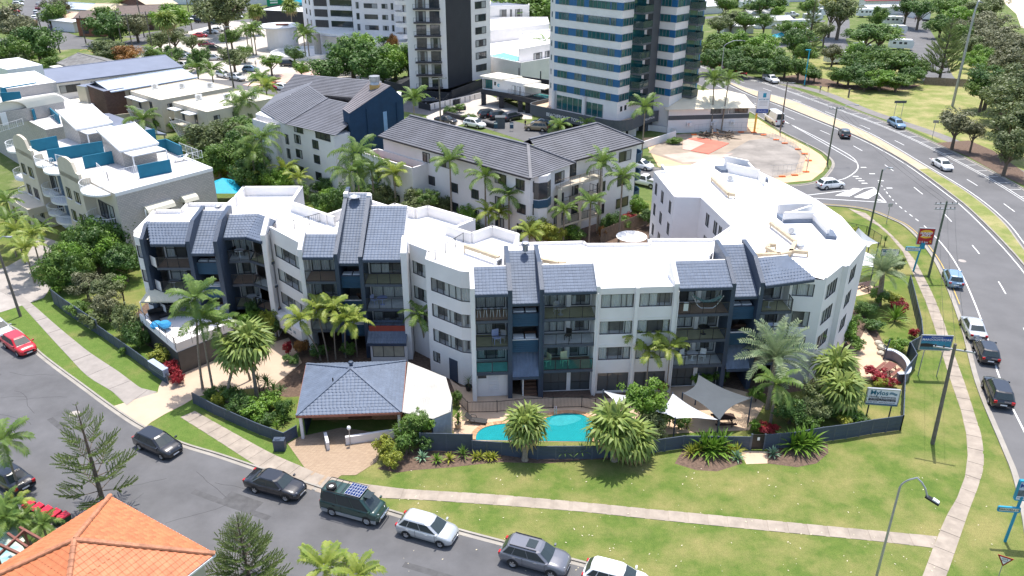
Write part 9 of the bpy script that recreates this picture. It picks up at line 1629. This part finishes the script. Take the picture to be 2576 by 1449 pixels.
# ---- people
def person(p,rz,lb,shirt,legs,ph=.3,skin=(.42,.25,.17)):
    V=[(0,0,.95),(0,0,1.2),(0,0,1.42),(0,.0,1.52),(0,.02,1.66),(0,.01,1.76)];E=[(0,1),(1,2),(2,3),(3,4),(4,5)];R_=[.14,.15,.13,.055,.095,.07]
    for s in (-1,1):
        o=len(V);V+=[(s*.09,0,.88),(s*.10,s*ph*.35,.48),(s*.10,s*ph*.7,.07),(s*.10,s*ph*.7+.14,.04),(s*.19,0,1.40),(s*.24,-s*ph*.3,1.12),(s*.24,-s*ph*.4+.08,.86),(s*.23,-s*ph*.4+.12,.78)];E+=[(0,o),(o,o+1),(o+1,o+2),(o+2,o+3),(2,o+4),(o+4,o+5),(o+5,o+6),(o+6,o+7)];R_+=[.095,.065,.045,.04,.06,.045,.035,.03]
    me=bpy.data.meshes.new('person');me.from_pydata(V,E,[]);o=link('person',me);m=o.modifiers.new('s','SKIN')
    for i,v in enumerate(me.skin_vertices[0].data):v.radius=(R_[i],R_[i]*.8);v.use_root=i==0
    o.modifiers.new('d','SUBSURF').levels=1;dg=bpy.context.evaluated_depsgraph_get();m2=bpy.data.meshes.new_from_object(o.evaluated_get(dg));bpy.data.objects.remove(o)
    for x in (mat('skin',skin,.6),shirt,legs,mat('dark_hair',(.03,.02,.015),.8)):m2.materials.append(x)
    for f in m2.polygons:z=f.center.z;ax=abs(f.center.x);f.material_index=3 if z>1.69 else 0 if z>1.46 or z<.5 or (ax>.2 and z<1.2) else 1 if z>.95 else 2;f.use_smooth=True
    o=link('person',m2);tag(o,lb,'person');o.location=(p.x,p.y,.02);o.rotation_euler=(0,0,rz)
CL=lambda n,c:mat(n,c,.85)
person(pC(1035,695),.6,'walker in grey top and dark shorts on the beach path',CL('grey_cloth',(.3,.3,.32)),CL('dark_cloth',(.03,.03,.04)));person(pC(1095,695),.6,'walker in dark clothes behind on the beach path',CL('black_cloth',(.02,.02,.022)),CL('tan_cloth',(.3,.2,.13)));person(pC(1753,165),.3,'person in dark clothes on the straight park road',CL('maroon_cloth',(.15,.03,.04)),CL('dark_cloth',(.03,.03,.04)));person(pB(1388,965),1.2,'man in dark clothes at the raised bonnet',CL('black_cloth',(.02,.02,.022)),CL('dark_cloth',(.03,.03,.04)));person(pA(1932,505),0,'person in pale top in the paved court',CL('pale_cloth',(.6,.6,.6)),CL('dark_cloth',(.03,.03,.04)));person(pB(960,925),0,'person in white on the green verge by planter',CL('pale_cloth',(.6,.6,.6)),CL('pale_cloth',(.6,.6,.6)))
# ---- things on the balconies
def on5(x,dep,z):p=pz(x,dep,z);return (p.x,p.y,z)
for k in range(5):
    t=thing('bar_stool',['leftmost','second','middle','fourth','rightmost'][k]+' white bar stool on the top left balcony of the middle bays','stool',on5(-2.75+k*.55,.75,FL[2]+.02),'white bar stools');MB().lathe((0,0,.72),[(0,0),(.17,0),(.17,.04),(0,.04)],10).build('seat',PLWHITE,t)
    for s in range(4):a=PI/4+s*PI/2;MB().bar((.1*math.cos(a),.1*math.sin(a),.72),(.2*math.cos(a),.2*math.sin(a),0),.03).build('leg',PLWHITE,t)
YC=mat('cream_plastic',(.72,.66,.42),.5);BC=mat('pale_blue_cloth',(.32,.36,.55),.8)
for x,d,i,rz,lb,m,s in ((3.1,.9,0,-.9,'teal tinted lounge chair at the left of the lowest glass balcony',YC,1.2),(4.7,.9,0,.3,'cream lounge chair on the lowest balcony behind teal glass',YC,1.3),(-1.3,.7,1,.4,'chair with pale blue cover on the middle balcony',BC,1.3),(-.75,.9,1,-.3,'grey chair beside the pale blue covered chair',STEEL,1.1),(3.9,1.0,2,.2,'grey chair at the round table on the top balcony',STEEL,1.1),(4.9,.8,1,-.4,'dark chair with white towel on the middle balcony',BLACK,1.1),(15.3,.9,0,.5,'left white chair on the lower right balcony',PLWHITE,1.1),(17.0,.9,0,-.5,'right white chair on the lower right balcony',PLWHITE,1.1)):simple_chair(on5(x,d,FL[i]+.02),rz,lb,m,s)
for x,d,i,r_,lb,m in ((4.2,.7,2,.45,'round glass table on the top balcony beside grey chair',STEEL),(16.1,.9,0,.5,'white table between two white balcony chairs',PLWHITE),(16.9,1.0,1,.5,'dark bistro table on the middle right balcony',BLACK),(22.3,.8,2,.4,'glass table on the end top balcony',STEEL)):simple_table(on5(x,d,FL[i]+.02),r_,lb,m)
t=thing('hammock','green striped hammock on a white frame on the top right balcony','hammock',on5(16.9,.9,FL[2]+.02));q=MB();n=8;C_=[(-1.2+2.4*k/n,1.1-.55*math.sin(PI*k/n)) for k in range(n+1)]
for (x0,z0),(x1,z1) in zip(C_,C_[1:]):q.add([(x0,-.3,z0+.12),(x0,0,z0),(x0,.3,z0+.12),(x1,-.3,z1+.12),(x1,0,z1),(x1,.3,z1+.12)],[(0,3,4,1),(1,4,5,2)])
q.build('sling',mat('green_stripe_cloth',(.05,.3,.2),.8,.3,9,col2=(.6,.62,.55)),t);MB().tube([(-1.35,0,1.25),(-.8,0,.3),(-.5,0,.06),(.5,0,.06),(.8,0,.3),(1.35,0,1.25)],.035,6).build('frame',PLWHITE,t)
t=thing('clothes_rack','white clothes rack with towels on the middle end balcony','clothes rack',on5(22.9,.6,FL[1]+.02));MB().box(-.5,-.02,.5,-.05,.02,1.1).build('towel',BC,t);MB().box(.05,-.02,.45,.5,.02,1.1).build('towel',PLWHITE,t);MB().bar((-.55,0,1.1),(.55,0,1.1),.03).bar((-.5,-.3,0),(-.5,0,1.1),.03).bar((.5,-.3,0),(.5,0,1.1),.03).build('frame',STEEL,t)
tag(MB().box(*on5(14.6,.06,8.6)[:2],8.15,*[v+d for v,d in zip(on5(14.6,.06,8.6)[:2],(.4,.03))],8.95).build('towel',PLWHITE),'white towel hung over the top right balcony rail','towel')
for x,y,i,lb,m in ((-33.2,71.9,1,'folding airer with dark frame on the lower left balcony',STEEL),(-26.9,73.6,2,'white table on the top angled balcony',PLWHITE),(-26.4,73.7,0,'white table on the lowest angled balcony',PLWHITE),(-12.2,68.2,1,'table with purple cloth on the tall roofed bay balcony',BC),(-18.0,68.8,1,'dark table on the balcony left of the stair',BLACK)):simple_table((x,y,FL[i]+.02),.5,lb,m)
for x,y,i,rz,lb,m in ((-27.3,73.9,2,1.2,'left dark chair at the top angled balcony table',BLACK),(-26.4,74.0,2,-1,'right dark chair at the top angled balcony table',BLACK),(-25.8,73.9,0,-1,'white chair at the lowest angled balcony table',PLWHITE),(-33.9,71.9,0,.6,'dark chair at the lower left balcony end',BLACK),(-10.8,68.4,0,.2,'grey chair right on the balcony with red panel',STEEL),(-11.9,68.3,0,.2,'grey chair left on the balcony with red panel',STEEL),(-13.0,68.3,1,1,'purple chair at the tall roofed bay balcony',BC)):simple_chair((x,y,FL[i]+.02),rz,lb,m)
ts=pD(1220,940,2.6);t=thing('outdoor_sofa','black wicker corner sofa on the lower terrace','sofa',tuple(ts));MB().box(-1.1,-.4,.05,1.1,.4,.42).build('seat',BLACK,t);MB().box(-1.1,.3,.42,1.1,.5,.85).build('backrest',BLACK,t);MB().box(-1.1,-1.5,.05,-.4,-.4,.42).build('chaise',BLACK,t);t.rotation_euler=(0,0,.6)
for k,(u,v) in enumerate(((1185,1022),(1248,1018))):p=pD(u,v,2.9);tag(MB().lathe(p,[(0,0),(.5,.05),(.6,.3),(.4,.55),(0,.6)],12).build('bean_bag',mat('bright_blue_fabric',(.03,.25,.5),.8)),['left','right'][k]+' blue bean bag at the lower terrace rail','bean bag')
q=MB();r=random.Random(4)
for k in range(170):p=pT(r.uniform(1000,2500),r.uniform(1180,1449));a=r.uniform(0,PI);e=Vector((math.cos(a),math.sin(a),.25))*r.uniform(.03,.08);u=Vector((-e.y,e.x,.0))*.6;h=Vector((0,0,.05));q.poly([p-e+h,p+u+h,p+e+h,p-u+h])
tag(tag(q.build('fallen_leaf',mat('dry_pale_leaf',(.62,.55,.38),.8)),'pale fallen leaves scattered over the front lawn','leaf litter'),kind='stuff')
